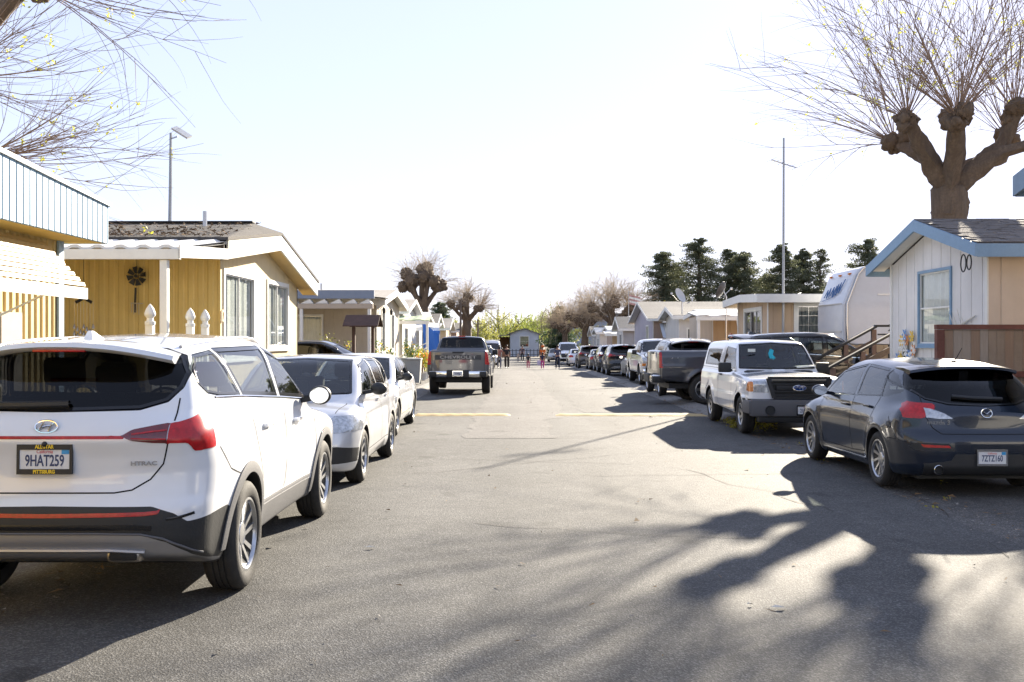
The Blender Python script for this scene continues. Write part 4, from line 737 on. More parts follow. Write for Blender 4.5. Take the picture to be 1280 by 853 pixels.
g = sheet('ground', -2500, 2500, [-2500]+YS+[220, 400, 900, 2500], -.03, M_DIRT)
sheet('driveway_apron', -16, -2.9, YS, -.012, M_APRON); o = sheet('driveway_apron', 4.05, 18, YS, -.012, M_APRON)
rnd = random.Random(3)
wob = {y: (rnd.uniform(-.05, .05), rnd.uniform(-.06, .06)) for y in YS}
fine_ys = sorted(set(YS+[k*.5 for k in range(-8, 90)]))
sheet('road', -3, 4.1, fine_ys, -.004, M_ROAD, edge=lambda y: (-3.0+.03*math.sin(y*2.1)+.02*math.sin(y*5.3), 4.12+.03*math.sin(y*1.7+1)+.025*math.sin(y*6.1)))
sheet('cross_road', -90, 90, [128, 132, 140], .002, M_ROAD)
sheet('road_patch', 0, 0, [17.2+.35*k for k in range(14)]+[22.6+.8*k for k in range(26)]+[44+3*k for k in range(10)], .000, M_PATCH, edge=lambda y: (-.95+.06*math.sin(y*3.1)+.05*math.sin(y*7.7), (1.05 if y > 21.6 else .62)+.07*math.sin(y*2.3)+.05*math.sin(y*8.3)))
sheet('road_patch', 0, 0, [23.4+.4*k for k in range(22)], .0005, asphalt('dark_patch_asphalt', .083, .9, 1.1, .8), edge=lambda y: (1.5+.05*math.sin(y*3), 3.4+.06*math.sin(y*2.3)))
# rolled concrete gutters either side
for x0, x1, ys in ((-3.75, -3.02, [24, 26, 28, 30, 34, 38, 42, 45, 50, 60, 75, 90, 110, 126]), (4.16, 4.75, [20.5, 22, 24, 26, 28, 30, 34, 38, 42, 45, 50, 60, 75, 90, 110, 126])):
    m = MB(); s = 1 if x0 > 0 else -1; prof = [(x0 if s > 0 else x1, -.006), ((x0+x1)/2-s*.05, -.03+.02), ((x0+x1)/2+s*.12, .035), (x1 if s > 0 else x0, .055), ((x1+.3) if s > 0 else x0-.3, -.03)]; k = len(prof)
    for i, y in enumerate(ys):
        m.v += [(px, y, gz(y)+z) for px, z in prof]
        if i: m.f += [((i-1)*k+j, (i-1)*k+j+1, i*k+j+1, i*k+j) for j in range(k-1)]
    o = m.build('kerb_gutter', M_GUT); o['kind'] = 'structure'
# crooked cracks in the asphalt
m = MB()
for (x, y, dx, dy, n) in [(1.35, 21.9, .05, -.32, 9), (.6, 17.9, .22, .10, 7), (-2.2, 16.5, .5, .12, 12), (4.4, 11.3, -.05, -.5, 8), (4.3, 8.6, .4, .12, 9), (4.6, 9.8, .35, -.15, 9), (5.2, 8.0, .1, .45, 7), (4.9, 7.2, .3, .2, 8), (-1.2, 14.2, .42, -.05, 8), (2.6, 15.2, .35, .25, 8), (-1.9, 24.5, .35, .06, 8), (-1.4, 12.6, .30, .22, 14), (.9, 12.4, .33, .05, 11), (3.1, 9.8, -.12, .33, 12), (-.4, 9.2, .3, -.1, 9), (2.0, 18.6, .3, .12, 9), (-2.6, 19.5, .4, .1, 8), (.2, 27, .1, .9, 12), (2.6, 25, .15, .8, 14)]:
    pts = []
    for k in range(n): pts.append((x, y)); x += dx+rnd.uniform(-.12, .12); y += dy+rnd.uniform(-.12, .12)
    for (a, b), (c, d) in zip(pts, pts[1:]):
        L_ = math.hypot(c-a, d-b); nx, ny = -(d-b)/L_, (c-a)/L_; w0 = rnd.uniform(.003, .008); zz = .0035 if -2.9 < a < 4.0 else -.006
        m.add([(a+nx*w0, b+ny*w0, gz(b)+zz), (a-nx*w0, b-ny*w0, gz(b)+zz), (c-nx*w0, d-ny*w0, gz(d)+zz), (c+nx*w0, d+ny*w0, gz(d)+zz)], [(0, 1, 2, 3)])
o = m.build('asphalt_cracks', mat('crack_dirt', (.055, .05, .045), .95)); o['kind'] = 'stuff'
# the broken yellow speed bump: two painted humps
M_BUMP = mat('worn_yellow_paint', (.60, .42, .12), .75, n1=(7, .55, (.30, .27, .22)), n2=(40, .5, (.26, .24, .2)), bump=(70, .4))
for x0, x1, lab in ((-2.35, -.18, 'shorter worn yellow speed bump strip on the left half of the street'), (.84, 4.25, 'longer worn yellow speed bump strip reaching the white pickup with a topper')):
    m = MB(); prof = [(-.22, -.004), (-.15, .02), (-.06, .038), (.06, .038), (.15, .02), (.22, -.004)]; xs = np.linspace(x0, x1, 30); k = 6
    for i, x in enumerate(xs):
        j = .012*math.sin(i*2.7)+.01*math.sin(i*5.1); m.v += [(x, 22.5+p+j, z*(1+.12*math.sin(i*1.3)) if 0 < i < 29 else min(z, 0)) for p, z in prof]
        if i: m.f += [((i-1)*k+q, i*k+q, i*k+q+1, (i-1)*k+q+1) for q in range(k-1)]
    tag(m.build('speed_bump', M_BUMP, smooth=True), lab, 'speed bump', 'yellow speed bump strips')
# hills on the horizon
m = MB(); n = 60
for i in range(n):
    x = -1600+i*55; h = 21+6*math.sin(i*.37)+4*math.sin(i*.83+1); m.v += [(x, 1500, -5), (x, 1530+30*math.sin(i), h*.7), (x, 1700, h), (x, 2300, -5)]
    if i: m.f += [((i-1)*4+q, i*4+q, i*4+q+1, (i-1)*4+q+1) for q in range(3)]
m.build('hills', mat('hill_scrub', (.10, .11, .07), .95, n1=(.01, .4)), smooth=True)['kind'] = 'structure'

# ---------------------------------------------------------------- house kit
class Wall:
    def __init__(s, p, q, n): s.p = Vector((*p, 0)); s.q = Vector((*q, 0)); s.n = Vector((*n, 0)); s.L = (s.q-s.p).length; s.d = (s.q-s.p)/s.L
    def at(s, u, z, off=0.): v = s.p+s.d*u+s.n*off; return (v.x, v.y, z)
def siding(m, W, z0, z1, holes=(), pitch=.2, gw=.03, depth=.012, wave=False, extra=()):
    zf = z1 if callable(z1) else (lambda u: z1)
    us = {0.: 0., W.L: 0.}; k = 0
    while True:
        u = pitch*(k+.5); k += 1
        if u > W.L-gw: break
        if wave:
            for f, o in ((-.5, 0), (-.28, 0), (-.16, -depth), (.16, -depth), (.28, 0)): us[u+f*pitch] = o
        else:
            for f, o in ((-.5, 0), (-.4, -depth), (.4, -depth), (.5, 0)): us[u+f*gw] = o
    keys = sorted(k_ for k_ in us if 0 <= k_ <= W.L); vals = [us[k_] for k_ in keys]
    for e in [h[0] for h in holes]+[h[1] for h in holes]+list(extra):
        us[e] = float(np.interp(e, keys, vals))
    keys = sorted(k_ for k_ in us if 0 <= k_ <= W.L+1e-6)
    for a, b in zip(keys, keys[1:]):
        if b-a < 1e-5: continue
        mid = (a+b)/2; cuts = [(z0, None)]; spans = []; cur = z0
        for h in sorted((h for h in holes if h[0] < mid < h[1]), key=lambda h: h[2]): spans.append((cur, h[2])); cur = h[3]
        for lo, hi in spans: m.add([W.at(a, lo, us[a]), W.at(b, lo, us[b]), W.at(b, hi, us[b]), W.at(a, hi, us[a])], [(0, 1, 2, 3)])
        m.add([W.at(a, cur, us[a]), W.at(b, cur, us[b]), W.at(b, zf(b), us[b]), W.at(a, zf(a), us[a])], [(0, 1, 2, 3)])
    return m
def wbox(m, W, u0, u1, z0, z1, o0, o1):
    P = [W.at(u, z, o) for z in (z0, z1) for u, o in ((u0, o0), (u1, o0), (u1, o1), (u0, o1))]
    return m.add(P, [(0, 3, 2, 1), (4, 5, 6, 7), (0, 1, 5, 4), (1, 2, 6, 5), (2, 3, 7, 6), (3, 0, 4, 7)])
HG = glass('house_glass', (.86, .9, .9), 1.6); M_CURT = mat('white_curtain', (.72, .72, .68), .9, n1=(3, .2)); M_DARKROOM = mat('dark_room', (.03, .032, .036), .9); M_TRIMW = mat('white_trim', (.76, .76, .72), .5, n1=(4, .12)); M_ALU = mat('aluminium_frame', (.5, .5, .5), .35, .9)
def window(root, W, u0, u1, z0, z1, fm=None, fw=.08, out=.03, split=1, cross=0, curtain_or_dark=M_CURT, sash=None, sill=True, gridn=None, label=None):
    m = MB(); i0, i1, j0, j1 = u0+fw*.2, u1-fw*.2, z0+fw*.2, z1-fw*.2
    for a in ((u0-fw*.8, u1+fw*.8, j1, z1+fw*.8), (u0-fw*.8, u1+fw*.8, z0-fw*.8, j0), (u0-fw*.8, i0, j0, j1), (i1, u1+fw*.8, j0, j1)): wbox(m, W, *a, -.05, out)
    f = m.build('window', fm or M_TRIMW, root)
    if label: f['label'] = label
    m = MB(); n = split
    for k in range(n+1):
        u = i0+(i1-i0)*k/n; wbox(m, W, u-.018, u+.018, j0, j1, -.045, -.005)
    for z in ((j0+.012, j1-.012) if not cross else (j0+.012, j1-.012, (j0+j1)/2)): wbox(m, W, i0+.02, i1-.02, z-.016, z+.016, -.043, -.007)
    if gridn:
        for k in range(1, gridn[0]): u = i0+(i1-i0)*k/gridn[0]; wbox(m, W, u-.008, u+.008, j0+.03, j1-.03, -.035, -.022)
        for k in range(1, gridn[1]): z = j0+(j1-j0)*k/gridn[1]; wbox(m, W, i0+.03, i1-.03, z-.008, z+.008, -.034, -.023)
    m.build('sash', sash or M_ALU, f)
    for k in range(n):
        a = i0+(i1-i0)*k/n+.01; b = i0+(i1-i0)*(k+1)/n-.01; m = MB(); m.add([W.at(a, j0, -.03), W.at(b, j0, -.03), W.at(b, j1, -.03), W.at(a, j1, -.03)], [(0, 1, 2, 3)]); m.build('pane', HG, f)
    m = MB(); K = 28
    for k in range(K+1):
        u = i0-.05+(i1-i0+.1)*k/K; o = -.075-.02*math.sin(k*2.1)-.012*math.sin(k*.9); m.v += [W.at(u, z0-.05, o), W.at(u, z1+.05, o)]
        if k: m.f.append((2*k-2, 2*k, 2*k+1, 2*k-1))
    m.build('curtain_or_dark', curtain_or_dark, f, True)  # with dark_room the sheet's colour stands for the shade of an unlit room
    if sill: m = MB(); wbox(m, W, u0-fw, u1+fw, z0-fw*.8-.035, z0-fw*.8, .0, out+.04); m.build('sill', fm or M_TRIMW, f)
    return f
def shingles(name, base, dark, sc=1.):
    return mat(name, base, .92, n1=(9*sc, .5, dark, (1, 1, 1)), n2=(.8, .35), bump=(40, .6))
M_ROOFD = shingles('dark_asphalt_roof', (.075, .07, .066), (.15, .12, .09)); M_ROOFG = shingles('grey_shingle_roof', (.19, .18, .17), (.10, .095, .09)); M_ROOFT = shingles('tan_roof', (.36, .33, .29), (.28, .25, .22)); M_ROOFW = mat('white_metal_roof', (.66, .66, .64), .45, n1=(1.2, .2))
M_SKIRT = mat('grey_skirting', (.28, .27, .25), .8, n1=(3, .3))
def col(name, c, a=.30): return mat('siding_'+name, c, .62, n1=(1.1, a, tuple(x*.62 for x in c), (4, 4, .30)), n2=(.5, a), bump=(50, .05))
def home(label, side, xw, y0, y1, eave, peak, depth=11., wall=None, near=None, trim=None, roofm=None, ov=.4, rake=.2, pitch=.3, wins=(), nwins=(), zb=None, wave=False, group=None, name='mobile_home', near_trim=True, rkw=None, corner=None):
    ym = (y0+y1)/2; gd = gz(ym); zb = gd+.05 if zb is None else zb; root = thing(name, label, 'house', (xw+side*depth/2, ym, gd), 0, group)
    trim = trim or M_TRIMW; roofm = roofm or M_ROOFG; near = near or wall
    WG = Wall((xw, y0), (xw, y1), (-side, 0)); WN = Wall((xw, y0), (xw+side*depth, y0), (0, -1)); WF = Wall((xw, y1), (xw+side*depth, y1), (0, 1)); WB = Wall((xw+side*depth, y0), (xw+side*depth, y1), (side, 0))
    gf = lambda u: eave+(peak-eave)*(1-abs(u-WG.L/2)/(WG.L/2))-.05
    m = MB(); siding(m, WG, zb, gf, [w_[:4] for w_ in wins], pitch, .03, .012, wave, (WG.L/2,)); m.build('wall', wall, root)
    m = MB(); siding(m, WN, zb, eave, [w_[:4] for w_ in nwins], pitch, .03, .012, wave); m.build('wall', near, root)
    m = MB(); siding(m, WF, zb, eave, [], 1.2); siding(m, WB, zb, gf, [], 1.2, extra=(WB.L/2,)); m.build('wall', near, root)
    for w_ in wins: window(root, WG, *w_[:4], **(w_[4] if len(w_) > 4 else {}))
    for w_ in nwins: window(root, WN, *w_[:4], **(w_[4] if len(w_) > 4 else {}))
    m = MB()
    for W_ in (WG, WN, WF, WB): wbox(m, W_, -.02 if W_ in (WG, WB) else .0, W_.L+(.02 if W_ in (WG, WB) else 0), gd-.1, gd+.62, .0, .035 if W_ in (WG, WB) else .03)
    m.build('skirting', M_SKIRT, root)
    xa, xb = xw-side*ov, xw+side*(depth+.2); sl = (peak-eave)/((y1-y0)/2)
    for s in (-1, 1):
        ye = ym+s*((y1-y0)/2+ov); ze = eave-sl*ov; m = MB(); a = [(xa, ye, ze+.03), (xa, ym, peak+.03), (xa, ym, peak+.10), (xa, ye, ze+.10)]; m.ext(a, (xb-xa, 0, 0)); m.build('roof', roofm, root)
        m = MB(); x_ = xa-side*.03; m.ext([(x_, ye+s*.03, ze+.09), (x_, ym, peak+.09), (x_, ym, peak+.09-rake), (x_, ye+s*.03, ze+.09-rake)], (side*.04, 0, 0)); m.build('rake_board', trim, root)
        m = MB(); m.box((min(xa+side*.01, xb), min(ye, ye+s*.03), ze+.085-rake), (max(xa+side*.01, xb), max(ye, ye+s*.03), ze+.085)); m.build('eave_board', trim, root)
        m = MB(); m.ext([(xa+side*.02, ye, ze-.02), (xa+side*.02, ym+s*.01, peak-.02), (xa+side*.02, ym+s*.01, peak+.02), (xa+side*.02, ye, ze+.02)], (side*(ov-.03), 0, 0)); m.build('soffit', rkw or trim, root)
    m = MB()
    for W_ in (WG,):
        wbox(m, W_, -.02, .07, gd+.6, eave, .0, .025); wbox(m, W_, W_.L-.07, W_.L+.02, gd+.6, eave, .0, .025)
    if near_trim: m.build('corner_trim', corner or trim, root)
    m = MB(); m.tube([(xw+side*3.2, ym+.5, peak-.3), (xw+side*3.2, ym+.5, peak+.42)], .05, 8); m.build('vent_pipe', M_ALU, root, True)
    return root, WG, WN
def canopy(root, x0, x1, y0, y1, zlo, zhi, m, beam=None, n=10, post=None, names=('canopy', 'canopy_beam', 'canopy_post'), th=.05, posts=(), gd=0):
    """ribbed patio roof: low edge at y0, high edge at y1"""
    a = MB(); W_ = abs(x1-x0); xs = np.linspace(x0, x1, n*4+1)
    for i, x in enumerate(xs):
        k = (0, .045, .045, 0)[i % 4]; a.v += [(x, y0, zlo+k), (x, y1, zhi+k), (x, y0, zlo+k-th), (x, y1, zhi+k-th)]
        if i: b = (i-1)*4; a.f += [(b, b+4, b+5, b+1), (b+2, b+3, b+7, b+6), (b, b+2, b+6, b+4), (b+1, b+5, b+7, b+3)]
    a.build(names[0], m, root)
    if beam: a = MB(); a.box((min(x0, x1), y0-.05, zlo-.2), (max(x0, x1), y0+.05, zlo-.035)); a.build(names[1], beam, root)
    for px, py, pz in posts: a = MB(); a.box((px-.06, py-.06, gd), (px+.06, py+.06, pz)); a.build(names[2], post or beam, root)
def door(root, W, u0, u1, z0, z1, m, pane=True, fm=None):
    a = MB(); wbox(a, W, u0, u1, z0, z1, .0, .045); d = a.build('door', m, root)
    a = MB(); wbox(a, W, u0-.08, u0, z0, z1, 0, .055); wbox(a, W, u1, u1+.08, z0, z1, 0, .055); wbox(a, W, u0-.08, u1+.08, z1, z1+.08, 0, .055); a.build('door_frame', fm or M_TRIMW, d)
    a = MB(); wbox(a, W, u1-.12, u1-.06, z0+.95, z0+1.05, .045, .10); a.build('handle', M_ALU, d)
    if pane: a = MB(); wbox(a, W, u0+.15, u1-.15, z0+1.0, z1-.2, .045, .052); a.build('pane', BASE['black'], d)
# ---------------------------------------------------------------- left side of the street
Y_RIB = col('pale_yellow', (.74, .55, .22)); Y_WALL = col('mustard', (.84, .62, .22)); BLUE = mat('pale_blue_metal', (.36, .50, .62), .5, n1=(2, .14), n2=(20, .1)); SLATC = mat('cream_slat', (.52, .37, .15), .55, n1=(3, .12))
# first house: deep ribbed fascia, slatted window awning
gd = 0; root = thing('mobile_home', 'pale yellow house with deep light blue ribbed fascia and slatted window awning', 'house', (-9.5, 6, 0))
W1 = Wall((-6, -2), (-6, 13.0), (1, 0)); m = MB(); siding(m, W1, .1, 3.2, [(11.2, 13.3, 1.25, 2.75)], .15, .03, .02, True); m.build('wall', Y_RIB, root)
W1f = Wall((-6.0, 13.0), (-13, 13.0), (0, 1)); m = MB(); siding(m, W1f, .1, 3.4, [], .15, .03, .02, True); m.build('wall', Y_RIB, root)
m = MB(); wbox(m, Wall((-6, -2), (-13, -2), (0, -1)), 0, 7, .1, 3.4, -.1, 0); wbox(m, Wall((-13, -2), (-13, 13), (-1, 0)), 0, 15, .1, 3.4, -.1, 0); m.build('wall', Y_RIB, root)
window(root, W1, 11.2, 13.3, 1.25, 2.75, split=2)
m = MB(); wbox(m, W1, 14.9, 15.02, .1, 3.0, .0, .03); m.box((-6.0, 13.0, .1), (-5.97, 13.04, 3.0)); m.build('corner_trim', BLUE, root)
m = MB(); wbox(m, W1, 13.42, 13.9, .1, 2.02, .0, .05); m.build('panel', mat('beige_panel', (.46, .40, .32), .7, n1=(2, .2)), root)
ft = lambda y: 3.48+.069*(13.3-y)
y = -1.0
pan = mat('pale_blue_panel', (.24, .37, .48), .5, n1=(3, .1))
while y < 13.3:
    b = min(y+.149, 13.3); m = MB(); m.ext([(-5.50, y+.004, 2.98), (-5.50, b-.004, 2.98), (-5.50, b-.004, ft(b)), (-5.50, y+.004, ft(y))], (-.03, 0, 0)); m.ext([(-5.489, y+.014, 2.985), (-5.489, b-.014, 2.985), (-5.489, b-.014, ft(b)-.003), (-5.489, y+.014, ft(y)-.003)], (-.013, 0, 0)); m.build('fascia_panel', pan, root); y += .15
m = MB(); m.ext([(-5.535, 13.3, 2.98), (-12.9, 13.3, 2.98), (-12.9, 13.3, 3.48), (-5.535, 13.3, 3.48)], (0, -.03, 0)); m.build('fascia_panel', pan, root)
m = MB(); m.ext([(-5.46, -1.0, ft(-1)), (-5.46, 13.34, ft(13.3)), (-5.46, 13.34, ft(13.3)+.05), (-5.46, -1, ft(-1)+.05)], (-.22, 0, 0)); m.build('roof_edge', M_TRIMW, root)
m = MB(); m.ext([(-5.68, -1.0, ft(-1)-.02), (-5.68, 13.34, ft(13.3)-.02), (-5.68, 13.34, ft(13.3)+.03), (-5.68, -1, ft(-1)+.03)], (-7.6, 0, 0)); m.build('roof', M_ROOFW, root)
m = MB(); m.box((-6.01, -1, 2.985), (-5.535, 13.27, 3.01)); m.build('soffit', mat('yellow_soffit', (.78, .56, .16), .7, n1=(2, .1)), root)
aw = root                                                    # slatted awning belongs to the house wall
n = 9
for k in range(n):
    t = k/(n-1); x = -5.93+t*.86; z = 2.90-t*.56; e = 12.06+.02*t if t < 0 else 11.55+.0*t
    ye = 12.45-.85*t+.0; m = MB(); m.bar((x, 7.4, z), (x, ye, z), .046, .010, up=(1, 0, .42)); m.build('awning_slat', SLATC, root)
m = MB(); m.bar((-5.02, 7.4, 2.23), (-5.02, 11.55, 2.23), .02, .13); m.build('awning_rail', M_TRIMW, root)
for yy in (8.2, 10.6):
    m = MB(); m.bar((-5.98, yy, 2.88), (-5.06, yy, 2.25), .02, .025); m.build('awning_arm', M_TRIMW, root); m = MB(); m.bar((-5.98, yy, 1.75), (-5.06, yy, 2.18), .02, .02); m.build('awning_arm', M_ALU, root)

# second house: porch, mustard wall, gable with rake fascia
root = thing('mobile_home', 'cream ribbed house with mustard porch wall and white framed street windows', 'house', (-11, 23.5, 0))
CREAM = col('cream', (.74, .61, .36)); W2 = Wall((-6, 20), (-6, 27), (1, 0)); gf = lambda u: 3.30+.16*(1-abs(u-3.5)/3.5)*3.5
m = MB(); siding(m, W2, .1, gf, [(.25, 2.5, 1.35, 3.08), (3.75, 5.8, 1.55, 3.08)], .1, .02, .012, False, (3.5,)); m.build('wall', CREAM, root)
window(root, W2, .25, 2.5, 1.35, 3.08, fw=.10, split=2); window(root, W2, 3.75, 5.8, 1.55, 3.08, fw=.10, split=2)
W2n = Wall((-6, 20), (-16, 20), (0, -1)); m = MB(); siding(m, W2n, .1, 3.5, [], .2, .04, .02, True); m.build('wall', Y_WALL, root)
m = MB(); wbox(m, Wall((-6, 27), (-16, 27), (0, 1)), 0, 10, .1, 3.3, -.1, 0); wbox(m, Wall((-16, 20), (-16, 27), (-1, 0)), 0, 7, .1, 3.4, -.1, 0); m.build('wall', CREAM, root)
m = MB(); wbox(m, W2, -.0, 7, -.05, .6, 0, .03); m.build('skirting', M_SKIRT, root)
zt = lambda y: float(np.interp(y, [19.2, 23.5, 27.75], [3.66, 4.22, 3.34]))
for a, b in ((19.2, 23.5), (23.5, 27.75)):                   # rake fascia with fine vertical ribs
    m = MB(); dpt = .40
    W_ = Wall((-5.6, a), (-5.6, b), (1, 0)); 
    mm = MB(); us = np.arange(0, W_.L, .09)
    m.ext([(-5.61, a, zt(a)-dpt), (-5.61, b, zt(b)-dpt), (-5.61, b, zt(b)), (-5.61, a, zt(a))], (-.03, 0, 0))
    for u in us:
        u2 = min(u+.07, W_.L); m.ext([W_.at(u, zt(a+u)-dpt+.004, 0), W_.at(u2, zt(a+u2)-dpt+.004, 0), W_.at(u2, zt(a+u2)-.004, 0), W_.at(u, zt(a+u)-.004, 0)], (-.011, 0, 0))
    m.build('rake_board', M_TRIMW if a > 20 else col('cream_rib', (.72, .68, .56)), root)
    m = MB(); m.ext([(-5.62, a, zt(a)-dpt+.02), (-5.62, b, zt(b)-dpt+.02), (-5.62, b, zt(b)-dpt+.06), (-5.62, a, zt(a)-dpt+.06)], (-.4, 0, 0)); m.build('soffit', mat('tan_soffit', (.62, .45, .20), .7, n1=(3, .1)), root)
ridge = [(-16.2, 4.46), (-6.25, 4.46), (-5.58, 4.24)]
for s, ye, zz in ((-1, 19.1, 3.66), (1, 27.85, 3.34)):
    m = MB()
    for dz in (0, -.06): m.v += [(x, 23.5, z+dz) for x, z in ridge]+[(x, ye, zz+dz+.02) for x, z in ridge]
    m.f = [(0, 1, 4, 3), (1, 2, 5, 4), (6, 9, 10, 7), (7, 10, 11, 8), (3, 4, 10, 9), (4, 5, 11, 10), (2, 8, 11, 5), (0, 3, 9, 6)]
    m.build('roof', M_ROOFD, root)
m = MB(); m.box((-16.2, 19.06, 3.45), (-5.65, 19.1, 3.60)); m.build('eave_board', M_ROOFD, root)
m = MB(); m.bar((-16, 23.5, 4.49), (-6.25, 23.5, 4.49), .3, .03); m.build('ridge_cap', mat('ridge_cap_tar', (.03, .03, .032), .7), root)
m = MB(); m.tube([(-7.1, 22.5, 4.2), (-7.1, 22.5, 4.62)], .05, 8); m.build('vent_pipe', M_ALU, root)
canopy(root, -14, -5.62, 16.5, 19.15, 3.24, 3.60, M_ROOFW, M_TRIMW, 22, M_TRIMW, ('porch_roof', 'porch_beam', 'porch_post'), posts=((-5.9, 16.56, 3.03), (-9.9, 16.56, 3.03), (-13.7, 16.56, 3.03)))
m = MB(); m.ext([(-5.60, 16.45, 3.06), (-5.60, 19.2, 3.26), (-5.60, 19.2, 3.46), (-5.60, 16.45, 3.27)], (-.03, 0, 0)); m.build('porch_beam', M_TRIMW, root)
m = MB(); m.box((-14, 15.2, .0), (-5.5, 20, .75)); m.build('porch_floor', mat('porch_boards', (.35, .30, .24), .8, n1=(6, .3)), root)
LIT = [mat('dead_leaf_brown', (.20, .12, .06), .9, n1=(9, .5)), mat('dead_leaf_tan', (.30, .20, .11), .9, n1=(9, .5))]
rr_ = np.random.default_rng(8)
for mm_ in LIT:
    n_ = 900; x_ = rr_.uniform(-15.5, -5.7, n_); u_ = rr_.random(n_)**2.2; y_ = 19.2+4.0*u_; z_ = 3.70+(4.46-3.66)/4.4*(y_-19.1)+.01; p_ = np.stack([x_, y_, z_], 1); a_ = rr_.normal(size=(n_, 3))*.035; b_ = rr_.normal(size=(n_, 3))*.035; a_[:, 2] *= .4; b_[:, 2] = abs(b_[:, 2])*.6
    v_ = np.stack([p_-a_, p_+b_, p_+a_], 1).reshape(-1, 3)-np.array(ORG[root.name]); o = link(bpy.data.objects.new('leaf_litter', np_mesh('leaf_litter', v_, np.arange(3*n_).reshape(n_, 3), mm_, False)), root); o['kind'] = 'stuff'
# the white numerals beside the window
m = MB(); m.text('12', .34, Matrix.Translation((-5.96, 20.02+.0, 2.18)) @ Matrix.Rotation(math.pi/2, 4, 'Z') @ FRONT, .01, .8, .004)
m.v = [(p[0], p[1]-.0, p[2]) for p in m.v]; m.build('house_number', mat('cream_numeral', (.7, .6, .45), .6), root)
# porch railing posts with turned tops
root = thing('porch_railing', 'white wooden porch railing with pointed post tops by the mustard wall', 'railing', (-5.6, 16.4, .75))
for x, y in ((-5.62, 15.15), (-5.6, 16.95), (-5.6, 17.75)):
    m = MB(); m.box((x-.055, y-.055, .75), (x+.055, y+.055, 1.98)); m.lathe([(.078, 1.93), (.078, 1.98), (.055, 1.985), (.05, 2.03), (.082, 2.07), (.085, 2.10), (.06, 2.17), (.02, 2.23), (.002, 2.25)], (x, y, 0), 'Z', 12); m.build('post', M_TRIMW, root, True, 35)
for z in (.95, 1.72): m = MB(); m.bar((-5.6, 15.15, z), (-5.6, 17.75, z), .05, .08); m.build('rail', M_TRIMW, root)
for k in range(14): m = MB(); y = 15.35+k*.17; m.box((-5.62, y-.02, .99), (-5.58, y+.02, 1.68)); m.build('baluster', M_TRIMW, root)
# windmill ornament and chimes on the mustard wall
BLK = BASE['black']; root = thing('wall_ornament', 'black windmill wheel ornament hanging on the mustard porch wall', 'ornament', (-7.65, 19.9, 2.98))
for k in range(8):
    a = k*math.pi/4+.2; c, s = math.cos(a), math.sin(a); m = MB(); m.ext([(-7.65+c*.06-s*.02, 19.88, 2.98+s*.06+c*.02), (-7.65+c*.06+s*.02, 19.88, 2.98+s*.06-c*.02), (-7.65+c*.19+s*.055, 19.86, 2.98+s*.19-c*.055), (-7.65+c*.19-s*.055, 19.9, 2.98+s*.19+c*.055)], (0, .012, 0)); m.build('blade', BLK, root)
m = MB(); m.lathe([(.001, 0), (.035, 0), (.035, .04), (.001, .04)], (-7.65, 19.85, 2.98), 'Y', 14); m.tube([(-7.65, 19.9, 2.98), (-7.65, 19.9, 3.34)], .004, 5); m.bar((-7.67, 19.9, 2.75), (-7.69, 19.9, 2.25), .03, .03); m.build('hub', BLK, root)
m = MB(); m.bar((-7.76, 19.88, 2.44), (-7.52, 19.88, 2.43), .03, .02)
for i in range(4): m.tube([(-7.75+i*.05, 19.88, 2.43), (-7.75+i*.05, 19.88, 2.25-.04*(i % 2))], .008, 5)
m.build('chime', mat('pale_wood', (.5, .42, .3), .7), root)
root = thing('wind_chime', 'tall hanging wind chime with silver bells on the porch', 'wind chime', (-8.35, 19.0, 2.6)); x0 = -8.32
m = MB(); m.tube([(x0-.15, 19.0, 2.42), (x0, 19.0, 2.50), (x0+.15, 19.0, 2.42)], .03, 8); m.tube([(x0, 19, 2.5), (x0, 19, 3.35)], .006, 5); m.build('hanger', BLK, root, True)
for i in range(7):
    x = x0-.18+i*.06; m = MB(); m.tube([(x, 19, 2.43), (x, 19, 1.55)], .004, 4)
    for k in range(4): z = 1.95-.13*k-.05*(i % 3); m.lathe([(.006, .06), (.022, .02), (.03, -.03), (.001, -.03)], (x, 19, z), 'Z', 8)
    m.build('bell', mat('bell_metal', (.45, .42, .4), .3, .9), root, True)
def antenna_mast(x, y, z0, z1, lab): 
    r_ = thing('antenna_mast', lab, 'antenna', (x, y, z0)); m = MB(); m.tube([(x, y, z0), (x+.02, y, (z0+z1)/2), (x+.03, y, z1)], [.045, .042, .032], 8); m.build('pole', mat('galvanised_pole', (.34, .35, .36), .45, .7), r_, True); return r_
r_ = antenna_mast(-8.5, 24.2, 4.2, 6.75, 'slim roof mast with a flat white antenna above the cream house')
m = MB(); m.bar((-8.44, 24.2, 6.62), (-8.28, 24.15, 6.66), .03, .03); m.build('bracket', M_ALU, r_)
m = MB(); m.bar((-8.36, 24.1, 6.86), (-7.98, 24.1, 6.62), .045, .22, up=(.2, 1, .5)); m.build('antenna', mat('antenna_white', (.6, .6, .58), .5), r_)

